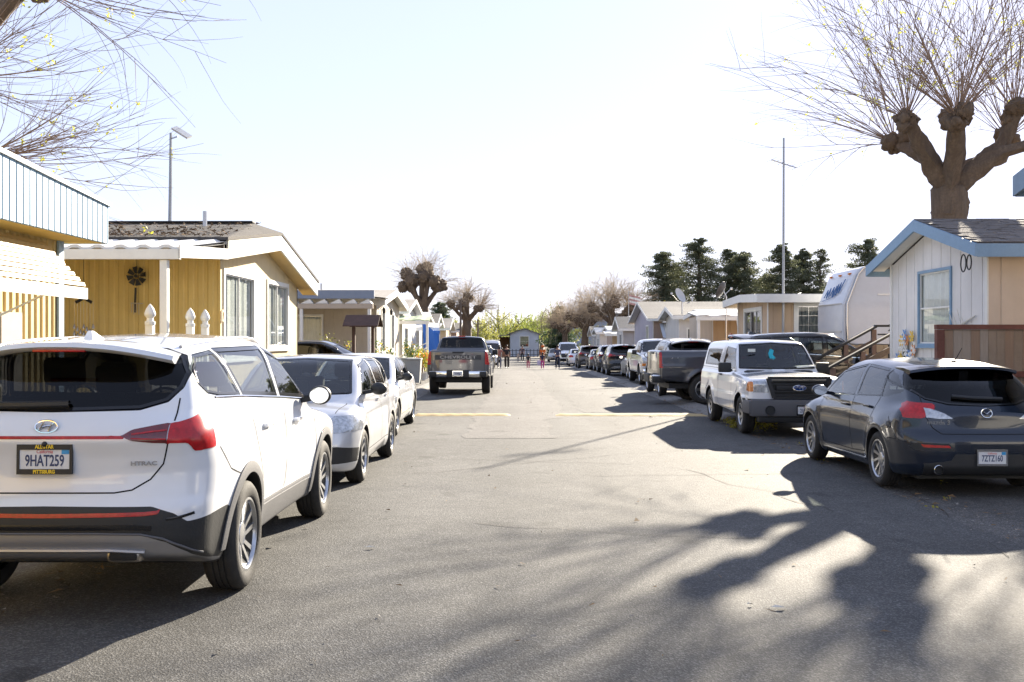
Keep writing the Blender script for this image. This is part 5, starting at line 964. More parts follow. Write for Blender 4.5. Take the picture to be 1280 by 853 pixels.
# third house with a scalloped patio awning
TANW = col('sand', (.62, .54, .42)); z3 = gz(46)
m = MB(); m.tube([(-8.47, 24.2, 6.5), (-11.5, 24.2, 4.5)], .008, 4); m.tube([(-8.47, 24.2, 4.55), (-6.4, 24.0, 4.52)], .025, 6); m.build('stay', M_ALU, r_)
root, WG, WN = home('sand coloured house with blue grey scalloped patio awning and brick planter', -1, -6, 42, 49.8, 3.42, 3.95, 11, TANW, roofm=M_ROOFT, pitch=.4, rake=.28, wins=[(1.6, 2.6, 1.3, 2.95, dict(split=1, curtain_or_dark=M_DARKROOM, fw=.16)), (4.9, 5.9, 1.3, 2.95, dict(split=1, curtain_or_dark=M_DARKROOM, fw=.16))], nwins=[(2.3, 4.0, 1.2, 2.75, dict(split=2)), (4.6, 5.6, .9, 2.75, dict(split=1, curtain_or_dark=M_DARKROOM))])
AWB = mat('blue_grey_awning', (.22, .27, .36), .6, n1=(2, .15)); canopy(root, -13, -5.5, 38, 42, 3.38, 3.50, M_ROOFW, None, 3)
m = MB(); m.box((-13, 37.9, 3.30), (-5.5, 37.98, 3.62)); m.build('awning_fascia', AWB, root); m = MB(); m.box((-13, 37.93, 2.92), (-5.55, 38.05, 3.10)); m.build('awning_beam', mat('tan_beam', (.45, .38, .30), .7), root)
for k in range(13):
    x = -12.8+k*.56; m = MB(); m.ext([(x, 37.92, 3.11), (x+.50, 37.92, 3.11), (x+.36, 37.92, 3.29)], (0, .3, 0)); m.build('awning_pan', M_TRIMW, root)
for x in (-5.7, -8.3, -10.6): m = MB(); m.box((x-.06, 37.96, z3), (x+.06, 38.08, 2.92)); m.build('awning_post', M_TRIMW, root)
for y, z in ((42.9, 3.05), (45.4, 3.05)): m = MB(); m.tube([(-5.98, y, z), (-5.85, y, z+.12), (-5.8, y, z)], .015, 5); m.lathe([(.03, .14), (.08, .05), (.06, -.12), (.001, -.14)], (-5.8, y, z-.05), 'Z', 8); m.build('wall_lamp', BLK, root, True)
FOLI = leafmat('shrub_green', (.09, .14, .04), n1=(6, .4)); FOLY = leafmat('yellow_green_leaf', (.34, .36, .05), n1=(5, .35)); FLOW = leafmat('yellow_flowers', (.75, .48, .05), n1=(8, .3)); FLOR = leafmat('orange_flowers', (.75, .18, .05))
def leaf_faces(c, rad, n, size, seed=0, flat=1.0, up=.3, tri=False):
    """n small leaf quads scattered in an ellipsoid shell; returns verts, faces"""
    r = np.random.default_rng(seed); d = r.normal(size=(n, 3)); d /= np.linalg.norm(d, axis=1, keepdims=True); p = np.array(c)+d*np.array(rad)*(r.random((n, 1))**.45)
    a = r.normal(size=(n, 3)); a /= np.linalg.norm(a, axis=1, keepdims=True); b = np.cross(a, r.normal(size=(n, 3))); b /= np.linalg.norm(b, axis=1, keepdims=True); s = size*(.6+.8*r.random((n, 1)))
    v = np.stack([p-a*s, p+b*s*.45, p+a*s, p-b*s*.45], 1).reshape(-1, 3); return v, np.arange(4*n).reshape(n, 4)
def merge(parts):
    vs = []; fs = []; o = 0
    for v, f in parts: vs.append(v); fs.append(f+o); o += len(v)
    return np.vstack(vs), np.vstack(fs)
def leaf_obj(name, parts, m, parent): 
    v, f = merge(parts); o_ = ORG.get(parent.name, Vector((0, 0, 0))) if parent else Vector((0, 0, 0)); return link(bpy.data.objects.new(name, np_mesh(name, v-np.array(o_), f, m, False)), parent)
def bush(x, y, h, w, lab, m=None, flowers=None, cat='shrub', name='shrub', seed=1, pot=None):
    g_ = gz(y); r_ = thing(name, lab, cat, (x, y, g_)); z0 = 0
    if pot: q = MB(); q.lathe([(.001, 0), (w*.28, 0), (w*.4, .32), (w*.43, .34), (w*.36, .33), (w*.001, .28)], (x, y, g_), 'Z', 14); q.build('pot', pot, r_, True); z0 = .3
    q = MB(); 
    for k in range(4): a = k*1.7; q.tube([(x, y, g_+z0-.05), (x+.1*w*math.cos(a), y+.1*w*math.sin(a), g_+z0+h*.4), (x+.3*w*math.cos(a), y+.3*w*math.sin(a), g_+z0+h*.75)], [.015, .012, .005], 5)
    q.build('stem', mat('brown_stem', (.12, .08, .05), .9), r_)
    P = [leaf_faces((x+w*.3*math.cos(k*2.4), y+w*.3*math.sin(k*2.4), g_+z0+h*(.35+.13*k)), (w*.36, w*.36, h*.25), 90, .05, seed*10+k) for k in range(5)]; leaf_obj('foliage', P, m or FOLI, r_)
    if flowers: leaf_obj('flowers', [leaf_faces((x, y, g_+z0+h*.62), (w*.55, w*.55, h*.42), 70, .05, seed+77)], flowers, r_)
    return r_
root = thing('planter_box', 'brown wooden planter box in front of the sand coloured house', 'planter', (-7.2, 37, z3))
for k in range(4): m = MB(); m.box((-8.6, 36.6, gz(37)+k*.2+.004), (-5.6, 37.2, gz(37)+k*.2+.195)); m.build('plank', mat('brown_plank', (.16, .07, .045), .8, n1=(4, .4)), root)
root = thing('garden_well', 'wooden wishing well ornament with dark shingled roof beside the patio awning', 'ornament', (-5.3, 34.5, gz(34))); wood = mat('dark_wood', (.10, .055, .04), .8, n1=(5, .4)); g0 = gz(34)
for x in (-5.72, -5.06): m = MB(); m.box((x-.05, 34.45, g0+.5), (x+.06, 34.57, g0+2.3)); m.build('post', wood, root)
for s in (-1, 1):
    for k in range(4): 
        y0_, y1_ = 34.51+s*(.04+k*.16), 34.51+s*(.04+k*.16+.18); m = MB(); m.ext([(-5.98, y0_, g0+2.62-k*.09), (-5.98, y1_, g0+2.51-k*.09), (-5.98, y1_, g0+2.54-k*.09), (-5.98, y0_, g0+2.65-k*.09)], (1.2, 0, 0)); m.build('roof_board', wood, root)
m = MB(); m.lathe([(.5, 0), (.5, .75), (.42, .75), (.42, 0)], (-5.32, 34.5, g0), 'Z', 16); m.build('base', mat('well_stone', (.42, .30, .24), .9, n1=(8, .4)), root)
bush(-6.6, 36.2, 1.9, 1.2, 'leafy yellow green shrub growing beside the wooden wishing well', FOLY, FLOW, seed=3); bush(-7.9, 36.3, 1.5, .9, 'small yellow green bush rising out of the planter box', FOLY, seed=4); bush(-4.85, 35.6, 1.7, .7, 'slender flowering plant by the post of the wishing well', FOLI, FLOW, seed=6)
# further left
WHT = col('white', (.72, .71, .68)); GRN = col('pale_green', (.48, .55, .46)); GREYH = col('grey', (.42, .43, .45)); TAN = col('tan', (.64, .47, .31)); LAV = col('lavender_grey', (.44, .42, .50)); PINK = col('salmon_tan', (.50, .36, .28)); SLATE = col('slate_blue', (.26, .28, .38))
r4, WG4, WN4 = home('white house with small gabled entry and green lined awning behind the sand house', -1, -6.2, 53, 60, 3.3, 3.95, 10, WHT, roofm=M_ROOFT, wins=[(1.2, 2.6, 1.0, 2.4, dict(curtain_or_dark=M_DARKROOM))], pitch=.5)
canopy(r4, -10, -4.6, 51.2, 53, 2.75, 3.0, mat('green_awning', (.35, .42, .26), .7), M_TRIMW, 6, M_TRIMW, posts=((-4.7, 51.25, 2.6),), gd=gz(52))
for k in range(2): m = MB(); m.bar((-4.7, 50.6, gz(51)+1.5+.25*k), (-6.1, 50.6, gz(51)+.8+.25*k), .05, .05); m.build('handrail', M_TRIMW, r4)
r5, WG5, WN5 = home('white house with flat street canopy further along the left row', -1, -6.3, 63, 69, 3.0, 3.5, 10, WHT, roofm=M_ROOFW, wins=[(2, 3.6, .9, 2.2, {})], pitch=.6); canopy(r5, -11, -4.8, 60.5, 63, 2.5, 2.8, M_ROOFW, M_TRIMW, 5, M_TRIMW, posts=((-4.9, 60.6, 2.4),), gd=gz(61))
home('pale green house with white trim two doors past the blue tarp', -1, -6.4, 74, 80, 2.9, 3.7, 10, GRN, roofm=M_ROOFG, wins=[(2, 3.8, .8, 2.1, {})], pitch=.6)
home('tan house with brown roof near the far pollarded tree', -1, -6.2, 85, 91, 2.8, 3.6, 10, TAN, roofm=M_ROOFT, wins=[(2, 3.8, .8, 2.1, {})], pitch=.6); home('peach house beside the parked white vans', -1, -6.0, 96, 102, 2.7, 3.4, 10, PINK, roofm=M_ROOFG, wins=[(2, 3.8, .6, 2.0, {})], pitch=.6)
home('grey green house last in the left row', -1, -6.4, 108, 114, 2.6, 3.4, 10, GREYH, roofm=M_ROOFT, wins=[(2, 3.8, .6, 2.0, {})], pitch=.6)
root = thing('tarp', 'bright blue tarp hanging beside a white porch on the left', 'tarp', (-5.4, 60, gz(60))); m = MB()
for i in range(9):
    for j in range(5): m.v.append((-5.75+i*.13+.05*math.sin(j), 59.6+.06*math.sin(i*1.7+j), gz(60)+.9+j*.55-(.1*i if j == 4 else 0)))
m.f = [(i*5+j, (i+1)*5+j, (i+1)*5+j+1, i*5+j+1) for i in range(8) for j in range(4)]; m.build('sheet', mat('blue_tarp', (.02, .14, .55), .5), root, True)
for i in (0, 8): m = MB(); m.tube([(-5.75+i*.13, 59.6, gz(60)), (-5.75+i*.13, 59.6, gz(60)+3.1)], .03, 6); m.build('pole', M_ALU, root)
GB = mat('grey_bin', (.34, .36, .36), .6, n1=(4, .2))
for (x, y, lab) in ((-4.35, 41.5, 'pale grey wheeled bin nearest the street by the flower pots'), (-4.9, 43.4, 'pale grey wheeled bin behind the other bin by the house wall')):
    g_ = gz(y); root = thing('wheelie_bin', lab, 'bin', (x, y, g_), 0, 'wheeled bins by the sand house'); m = MB(); m.v = [(x-.24, y-.26, g_+.06), (x+.24, y-.26, g_+.06), (x+.24, y+.26, g_+.06), (x-.24, y+.26, g_+.06), (x-.30, y-.34, g_+1.0), (x+.30, y-.34, g_+1.0), (x+.30, y+.34, g_+1.0), (x-.30, y+.34, g_+1.0)]; m.f = [(0, 3, 2, 1), (4, 5, 6, 7), (0, 1, 5, 4), (1, 2, 6, 5), (2, 3, 7, 6), (3, 0, 4, 7)]; m.build('body', GB, root)
    m = MB(); m.rbox((x-.32, y-.38, g_+1.0), (x+.32, y+.36, g_+1.08), .03); m.build('lid', GB, root, True)
    for s in (-1, 1): m = MB(); m.lathe([(.001, -.03), (.1, -.03), (.1, .03), (.001, .03)], (x+s*.24, y+.28, g_+.1), 'X', 14); m.build('wheel', BLK, root, True)
TER = mat('terracotta', (.35, .14, .07), .85, n1=(6, .3)); WPOT = mat('white_pot', (.7, .7, .68), .6); seeds = 20
for (x, y, h, w_, f, lab, pot) in [(-4.9, 45.2, 1.5, .7, FLOW, 'tall potted plant full of yellow flowers by the bins', TER), (-4.5, 46.6, 1.1, .6, FLOR, 'short potted plant with orange flowers past the bins', WPOT), (-5.2, 47.6, 1.4, .6, None, 'green potted shrub against the sand house wall', TER), (-4.6, 48.8, 1.2, .6, FLOW, 'white potted plant with yellow flowers near the entry awning', WPOT), (-4.5, 51.0, .9, .7, FLOW, 'low potted plant with yellow flowers below the green awning', TER)]:
    seeds += 1; bush(x, y, h, w_, lab, FOLI if seeds % 2 else FOLY, f, 'potted plant', 'potted_plant', seeds, pot)

# ---------------------------------------------------------------- right side of the street
M_BTRIM = mat('blue_trim', (.22, .36, .52), .55, n1=(5, .2), n2=(30, .2)); M_STEELTRIM = mat('steel_blue_trim', (.20, .30, .42), .55, n1=(5, .2)); PEACH = col('peach', (.74, .62, .50)); RW = col('chalk_white', (.82, .81, .80), .34)  # steel blue is a little darker and greyer than the blue trim
r1, WG1, WN1 = home('white gabled house with blue trim and tall blue framed window', 1, 8, 17.0, 21.4, 3.32, 3.92, 9.5, RW, PEACH, M_BTRIM, M_ROOFG, ov=.38, rake=.22, pitch=.42, corner=M_TRIMW, wins=[(1.45, 2.9, 1.62, 3.02, dict(fm=M_BTRIM, fw=.055, split=1, cross=1, sash=M_TRIMW))], rkw=M_TRIMW)
# shingle courses standing proud of the near roof slope, and the far one
sl = (3.92-3.32)/2.2
m = MB(); r_s = random.Random(5)
for s in (-1, 1):
    for k in range(17):
        d0 = 2.58-k*.155; d1 = d0-.17; x = 7.62+(.12 if k % 2 else 0)
        while x < 16.8:
            x1 = x+r_s.uniform(.22, .36); zz = r_s.uniform(.004, .016); y0_, y1_ = 19.2+s*d0, 19.2+s*max(d1, 0); za_, zb_ = 3.92-sl*d0+.10, 3.92-sl*max(d1, 0)+.10
            m.ext([(x, y0_, za_+zz+.012), (x1-.012, y0_, za_+zz+.012), (x1-.012, y1_, zb_+zz), (x, y1_, zb_+zz)], (0, 0, -.012)); x = x1
o = m.build('shingles', shingles('weathered_shingle', (.21, .19, .175), (.11, .10, .095), .6), r1); o['kind'] = 'stuff'
m = MB(); m.tube([(10.0, 17.6, 3.5), (9.98, 17.6, 3.9), (10.12, 17.6, 4.25), (10.14, 17.6, 4.6)], .045, 8); m.tube([(10.14, 17.6, 4.3), (10.5, 17.7, 3.7)], .012, 5); m.build('service_mast', M_ALU, r1, True)
m = MB(); m.box((8.78, 16.955, .6), (8.86, 17.0, 3.25)); m.build('downpipe', M_TRIMW, r1)
for k, (y, r0) in enumerate(((17.10, .085), (17.32, .10))):
    root = thing('hanging_hoop', ('smaller' if k == 0 else 'larger')+' dark wire hoop hanging under the blue eave corner', 'ornament', (7.72, y, 3.05)); m = MB(); m.tube([(7.72, y+r0*math.cos(q), 3.03+1.5*r0*math.sin(q)) for q in np.linspace(0, 2*math.pi, 19)], .012, 5, False); m.build('hoop', BLK, root, True)
root = thing('wall_flowers', 'cluster of metal flowers painted white, yellow and blue on the white wall', 'ornament', (7.97, 20.5, 1.55)); fc = [mat('petal_white', (.75, .75, .72), .6), mat('petal_yellow', (.75, .5, .06), .6), mat('petal_blue', (.15, .3, .6), .6), mat('petal_orange', (.6, .25, .08), .6)]
rr = random.Random(9)
for k in range(16):
    y, z = 20.5+rr.uniform(-.5, .5), 1.55+rr.uniform(-.28, .3); m = MB(); m.tube([(7.985, 20.5+(y-20.5)*.3, 1.1), (7.975, y, z)], .007, 4); m.build('stem', FOLI, root); m = MB()
    for q in range(6): a = q*math.pi/3; m.ext([(7.95, y, z), (7.94, y+.10*math.cos(a-.3), z+.10*math.sin(a-.3)), (7.93, y+.135*math.cos(a), z+.135*math.sin(a)), (7.94, y+.10*math.cos(a+.3), z+.10*math.sin(a+.3))], (-.008, 0, 0))
    m.build('flower', fc[(0, 1, 0, 2, 0, 3)[k % 6]], root)
root = thing('wall_ornament', 'pale driftwood twig ornament fixed beside the blue framed window', 'ornament', (7.96, 17.9, 1.95)); m = MB(); m.tube([(7.96, 18.4, 1.80), (7.95, 18.0, 1.95), (7.96, 17.4, 2.12)], [.03, .025, .012], 6)
for a, b in ((18.1, .3), (17.9, .35), (17.75, .22), (18.2, .25)): m.tube([(7.95, a, 1.92), (7.93, a+.15, 1.92+b)], [.012, .005], 5)
m.build('driftwood', mat('driftwood', (.6, .58, .52), .9), root)
m = MB(); m.tube([(9.3, 16.96, 2.25), (9.0, 16.95, 2.05), (8.65, 16.96, 1.85), (8.3, 16.96, 1.72)], .008, 5); m.build('cable', BLK, r1)
# corner of the nearer house on the far right: only its eave shows
r0, WG0, WN0 = home('house with blue grey eave corner at the right edge of the view', 1, 8.15, 9.6, 14.2, 4.22, 4.75, 9, RW, PEACH, M_STEELTRIM, M_ROOFG, ov=.72, rake=.30, pitch=.2)
# fence in front of the white house
root = thing('wooden_fence', 'weathered brown board fence with dark red top rail behind the grey hatchback', 'fence', (8.3, 15.5, 0)); rf = random.Random(12); fw = [mat('weathered_board', (.36, .27, .19), .85, n1=(5, .45, (.46, .39, .31), (6, 6, .6)), n2=(1.2, .3), bump=(30, .3)), mat('greyed_board', (.42, .35, .28), .85, n1=(5, .45, (.26, .20, .15), (6, 6, .6)), bump=(30, .3)), mat('brown_board', (.30, .20, .13), .85, n1=(5, .4, (.42, .32, .24), (6, 6, .6)), bump=(30, .3))]
x = 6.62
while x < 10.6:
    w_ = rf.uniform(.125, .15); m = MB(); m.box((x, 15.49+rf.uniform(0, .008), .12), (x+w_-.007, 15.512, 1.86)); m.build('board', fw[rf.randrange(3)], root); x += w_
redw = mat('red_brown_wood', (.22, .085, .06), .8, n1=(6, .4), bump=(20, .2))
m = MB(); m.box((6.48, 15.46, 1.862), (10.7, 15.56, 1.935)); m.build('top_rail', redw, root); m = MB(); m.box((6.49, 15.465, .0), (6.605, 15.57, 1.858)); m.build('post', redw, root); m = MB(); m.box((6.62, 15.515, .85), (10.6, 15.56, .95)); m.build('rail', redw, root); m = MB(); m.box((7.3, 15.44, 1.12), (10.6, 15.488, 1.21)); m.build('rail', redw, root)
# wooden steps with handrails beyond the white house
root = thing('wooden_steps', 'brown wooden steps with sloping handrails beside the white trailer', 'stairs', (7.8, 22.8, 0)); wd = mat('step_wood', (.11, .085, .07), .8, n1=(6, .4), bump=(25, .3)); cap_ = mat('grey_rail_cap', (.034, .033, .034), .75, n1=(5, .3))
for k in range(6): m = MB(); m.box((6.95+k*.28, 22.1, .12+k*.16), (7.27+k*.28, 23.4, .17+k*.16)); m.build('step', wd, root)
m = MB(); m.box((8.6, 21.75, .98), (10.2, 23.6, 1.06)); m.build('landing', wd, root)
for y, z_, x_ in ((22.05, 0, 0), (23.5, .14, .1)):
    m = MB(); m.bar((6.85+x_, y, 1.08+z_), (8.32+x_, y, 1.88+z_), .14, .05); m.bar((8.30+x_, y, 1.895+z_), (10, y, 1.9+z_), .14, .05); m.build('handrail', cap_, root); m = MB(); m.bar((6.9+x_, y, .78+z_), (8.35+x_, y, 1.56+z_), .04, .13); m.build('rail', wd, root); m = MB(); m.bar((6.9+x_, y, .48+z_), (8.35+x_, y, 1.26+z_), .04, .13); m.build('rail', wd, root)
    for k in range(3): x = 6.95+x_+k*.66; m = MB(); m.box((x-.05, y-.05, 0), (x+.05, y+.05, 1.09+z_+k*.36)); m.build('post', mat('redwood_post', (.20, .13, .10), .8, n1=(5, .3)), root)
# fifth-wheel trailer nose
root = thing('travel_trailer', 'white fifth wheel travel trailer with blue script on its rounded nose', 'trailer', (13, 29.9, gz(30))); RVW = mat('trailer_white', (.70, .71, .73), .35, coat=.3, n1=(1.2, .2), n2=(8, .12)); SH = -.3; prof = [(9.92, 1.58), (9.70, 1.61), (9.62, 1.70), (9.60, 2.2), (9.61, 2.76), (9.93, 3.60), (10.06, 3.76), (10.22, 3.83), (11.2, 3.86), (17.5, 3.78), (17.6, .75), (12.6, .75), (12.5, 1.55)]; prof = [(x+SH, z) for x, z in prof]
m = MB(); ys = [28.62, 28.68, 28.8, 30.9, 31.02, 31.08]; ins = [.05, .015, .0, .0, .015, .05]; k = len(prof); cx_, cz_ = 13.5, 2.5
for y, i_ in zip(ys, ins): m.v += [(x+(i_ if x < 10.8 else 0), y, z-(i_*.6 if z > 2.5 else -i_*.5)) for x, z in prof]
m.f = [(j*k+i, (j+1)*k+i, (j+1)*k+(i+1) % k, j*k+(i+1) % k) for j in range(5) for i in range(k)]+[tuple(range(k)), tuple(range(5*k, 6*k))[::-1]]; m.build('body', RVW, root, True, 14)
for z, x_ in ((2.76, 9.60), (1.95, 9.60)): m = MB(); m.box((x_+SH-.012, 28.75, z-.015), (x_+SH+.02, 30.95, z+.015)); m.build('seam_strip', M_ALU, root)
for y in (29.0, 29.85, 30.7): m = MB(); m.rbox((9.88+SH, y-.05, 3.60), (9.98+SH, y+.05, 3.66), .012); m.build('marker_lamp', BASE['amber'], root)
m = MB(); pts = [(x+.115, 28.59, z) for x, z in prof[:9]]; m.tube(pts, .03, 6); m.build('edge_trim', M_ALU, root, True)
M_SCR = mat('blue_script', (.06, .16, .38), .5)
m = MB(); rr = random.Random(4); M9 = Matrix.Translation((9.715+SH, 29.8, 3.08)) @ Matrix.Rotation(R(20.8), 4, 'Y') @ Matrix.Rotation(-math.pi/2, 4, 'Z') @ FRONT
def stroke(pts, r_=.014): m.tube([M9 @ Vector((a, b, .02)) for a, b in pts], r_, 5)
stroke([(-.75, -.1), (-.6, .15), (-.5, -.12), (-.38, .2), (-.3, -.1)]); stroke([(-.2, -.05), (-.1, .22), (0, -.08), (.12, .25)]); stroke([(.1, -.12), (.25, .30), (.3, -.05), (.45, .33), (.5, 0), (.7, .42)]); stroke([(-.8, -.2), (0, -.12), (.6, .1)], .009); m.build('lettering', M_SCR, root)
m = MB(); m.text('25', .28, TM(10.75, 28.605, 2.05), .004, 1.2); m.build('lettering', BLK, root)
for z in (2.05-.2, 3.0): m = MB(); m.box((10.3, 28.605, z), (17.4, 28.622, z+.04)); m.build('stripe', BLK if z < 2.5 else M_ALU, root)
m = MB(); m.rbox((10.85, 28.56, 2.75), (11.05, 28.63, 2.85), .02); m.build('marker_lamp', BASE['amber'], root); m = MB(); m.rbox((11.3, 28.57, 2.5), (11.9, 28.63, 3.15), .04); m.build('window', BASE['black'], root)
m = MB(); m.rbox((9.62+SH, 29.75, 1.85), (9.67+SH, 29.95, 2.0), .015); m.build('latch', BLK, root)
for x in (14.6, 15.6): m = MB(); m.lathe([(.001, 0), (.22, 0), (.38, .02), (.38, .2), (.001, .2)], (x, 28.65, gz(29)+.38), 'Y', 20); m.build('wheel', BASE['tyre'], root, True)
m = MB(); m.box((10.8, 29.0, gz(30)), (10.95, 29.15, 1.6)); m.box((10.8, 30.6, gz(30)), (10.95, 30.75, 1.6)); m.build('landing_leg', BLK, root)
# tan house behind it
r2, WG2, WN2 = home('tan panelled house with white framed windows behind the white trailer', 1, 8.2, 32.7, 37.2, 3.12, 3.20, 12, TAN, TAN, M_TRIMW, M_ROOFW, ov=.45, rake=.26, pitch=.3, wins=[(.9, 3.4, 1.3, 2.75, dict(split=3, fw=.12, curtain_or_dark=M_DARKROOM))], nwins=[(.95, 2.05, 1.55, 2.85, dict(split=1, gridn=(3, 4), fw=.15, curtain_or_dark=mat('dark_blind', (.12, .13, .13), .8)))])
r_ = antenna_mast(8.62, 32.5, gz(32), 8.3, 'tall thin antenna mast with cross arms in front of the tan house')
m = MB(); m.tube([(8.2, 32.3, 7.55), (9.15, 32.8, 7.38)], .02, 6); m.tube([(8.25, 32.6, 7.6), (9.0, 32.35, 7.3)], .014, 5)
for k in range(6): t = k/5; x = 8.2+.95*t; y = 32.3+.5*t; z = 7.55-.17*t; m.tube([(x-.1, y+.25, z-.03), (x+.1, y-.25, z+.03)], .009, 4)
m.build('antenna', M_ALU, r_); m = MB(); m.tube([(8.62, 32.5, 3.0), (9.5, 33.5, 3.3)], .012, 5); m.build('stay', M_ALU, r_)
def dish(x, y, z0, z, lab, m_, yaw):
    r_ = thing('satellite_dish', lab, 'satellite dish', (x, y, z0)); a = MB(); a.tube([(x, y, z0), (x, y, z-.25), (x-.12, y, z)], .03, 7); a.build('mast', M_ALU, r_, True)
    a = MB(); a.lathe([(.001, 0), (.15, .015), (.28, .05), (.36, .09), (.36, .105), (.28, .065), (.001, .014)], (0, 0, 0), 'Y', 22); a.xf(Matrix.Translation((x-.15, y-.05, z)) @ Matrix.Rotation(yaw, 4, 'Z') @ Matrix.Rotation(R(25), 4, 'X')); a.build('reflector', m_, r_, True)
    a = MB(); a.tube([(x-.15, y, z-.25), (x-.15+.5*math.sin(yaw), y-.5*math.cos(yaw)*-1, z+.1)], .012, 5); a.rbox((x-.19+.5*math.sin(yaw), y+.46*math.cos(yaw), z+.05), (x-.09+.5*math.sin(yaw), y+.56*math.cos(yaw), z+.15), .02); a.build('feed_arm', M_ALU, r_)
dish(8.55, 41, gz(41), 3.75, 'dark satellite dish on a pole left of the tan house', mat('dish_dark', (.06, .06, .065), .5), R(55)); dish(7.55, 46, 2.9, 3.75, 'pale grey satellite dish on the tan porch roof', mat('dish_grey', (.42, .42, .42), .5), R(-130))
# right row further away
r3, WG3, WN3 = home('low tan house with pale canopy and leaning white posts behind the dark pickup', 1, 8.6, 44.0, 49, 2.85, 3.05, 10, TAN, TAN, M_TRIMW, M_ROOFW, pitch=.3, nwins=[(1.5, 2.6, 1.0, 2.2, dict(curtain_or_dark=M_DARKROOM))])
canopy(r3, 7.5, 12, 42.0, 44.2, 2.75, 2.95, M_ROOFW, M_TRIMW, 5, M_TRIMW, posts=((7.6, 42.05, 2.6),), gd=gz(42)); m = MB(); m.box((7.55, 42.2, gz(43)), (7.62, 44.0, 2.7)); m.build('porch_screen', col('porch_tan', (.5, .42, .33)), r3); m = MB(); m.bar((9.2, 42.0, 2.6), (9.7, 42.0, gz(42)), .05, .08); m.build('canopy_post', M_TRIMW, r3)
r4_, WGa, WNa = home('white house with dark door and brown panel on the right row', 1, 8.4, 52, 56.5, 3.0, 3.45, 10, WHT, WHT, M_TRIMW, M_ROOFG, pitch=.4); door(r4_, WNa, .45, 1.35, gz(54)+.55, gz(54)+2.5, BASE['black'], True); m = MB(); wbox(m, WNa, 2.0, 2.9, .2, 3.0, 0, .05); m.build('panel', mat('dark_brown_panel', (.07, .05, .045), .7), r4_)
r5_, WGb, WNb = home('lavender grey gabled house with white striped door awning', 1, 8.0, 59, 68.4, 3.0, 4.1, 11, LAV, PINK, M_TRIMW, M_ROOFG, pitch=.4, rake=.14, wins=[(2.2, 3.3, .9, 2.6, dict(curtain_or_dark=M_CURT))], nwins=[(4.3, 5.2, .9, 2.2, {})])
m = MB(); m.box((8.5, 57.5, 2.75), (11.5, 59, 3.15)); m.build('porch_roof', M_TRIMW, r5_); m = MB(); m.box((10.4, 57.6, gz(58)), (11.4, 58.98, 2.75)); m.build('porch_wall', SLATE, r5_)
for k in range(8): m = MB(); x = 8.35+k*.22; m.ext([(x, 57.4, 1.85), (x+.20, 57.4, 1.85), (x+.20, 58.95, 2.7), (x, 58.95, 2.7)], (0, 0, .03)); m.build('awning_slat', M_TRIMW if k % 2 else mat('awning_blue', (.5, .55, .62), .5), r5_)
home('light grey house with small street gable past the lavender house', 1, 8.0, 76, 80.5, 2.7, 3.5, 8, WHT, GREYH, M_TRIMW, M_ROOFG, pitch=.5, wins=[(1.4, 2.6, .8, 2.2, dict(curtain_or_dark=M_DARKROOM))]); r7, WG7, WN7 = home('brown and white house with flat canopy on the right row', 1, 8.0, 85, 90, 2.6, 2.9, 8, PINK, TAN, M_TRIMW, M_ROOFW, pitch=.5, nwins=[(.6, 1.6, .7, 1.9, {})]); canopy(r7, 7.2, 11, 83, 85, 2.3, 2.5, M_ROOFW, M_TRIMW, 4)
home('white boxy house beyond the flat canopy', 1, 7.8, 95, 100, 2.5, 2.9, 8, WHT, WHT, M_TRIMW, M_ROOFW, pitch=.6, wins=[(1.5, 3, .6, 1.9, {})]); home('grey house last in the right row', 1, 8.2, 106, 112, 2.4, 3.2, 8, GREYH, GREYH, M_TRIMW, M_ROOFG, pitch=.6, wins=[(2, 3.6, .6, 1.9, {})])
# the house that closes the street
g_ = gz(150); root = thing('mobile_home', 'pale grey blue gabled house closing the end of the street', 'house', (.9, 155, g_)); BGW = col('blue_grey', (.62, .66, .74)); W_ = Wall((-1.35, 150), (3.15, 150), (0, -1)); gf = lambda u: 2.75+.75*(1-abs(u-2.25)/2.25)
m = MB(); siding(m, W_, g_, gf, [(1.6, 2.9, .8, 2.4)], .4, extra=(2.25,)); m.build('wall', BGW, root); window(root, W_, 1.6, 2.9, .8, 2.4, cross=1, fw=.1, curtain_or_dark=M_DARKROOM); m = MB(); wbox(m, Wall((3.15, 150), (3.15, 160), (1, 0)), 0, 10, g_, 2.75, -.1, 0); wbox(m, Wall((-1.35, 150), (-1.35, 160), (-1, 0)), 0, 10, g_, 2.75, -.1, 0); m.build('wall', BGW, root)
for s in (-1, 1): m = MB(); m.ext([(.9+s*2.6, 149.6, 2.64), (.9, 149.6, 3.52), (.9, 149.6, 3.62), (.9+s*2.6, 149.6, 2.74)], (0, 11, 0)); m.build('roof', M_ROOFG, root)
m = MB(); m.ext([(-5.5, 149.7, 2.3), (-1.4, 149.7, 2.55), (-1.4, 149.7, 2.65), (-5.5, 149.7, 2.4)], (0, 6, 0)); m.build('carport_roof', M_ROOFT, root); m = MB(); m.box((-5.3, 155, g_), (-1.4, 155.2, 2.3)); m.build('carport_wall', mat('rust_brown_wall', (.2, .1, .06), .8), root)
root = thing('picket_fence', 'dark low fence along the end of the street before the grey blue house', 'fence', (1, 143, g_))
for z in (.35, .95): m = MB(); m.bar((-9, 143, g_+z), (11, 143, g_+z), .05, .08); m.build('rail', mat('dark_fence', (.06, .065, .08), .8), root)
for k in range(40): m = MB(); x = -9+k*.51; m.box((x-.05, 142.95, g_), (x+.05, 143.0, g_+1.15)); m.build('picket', MATS['dark_fence'], root)
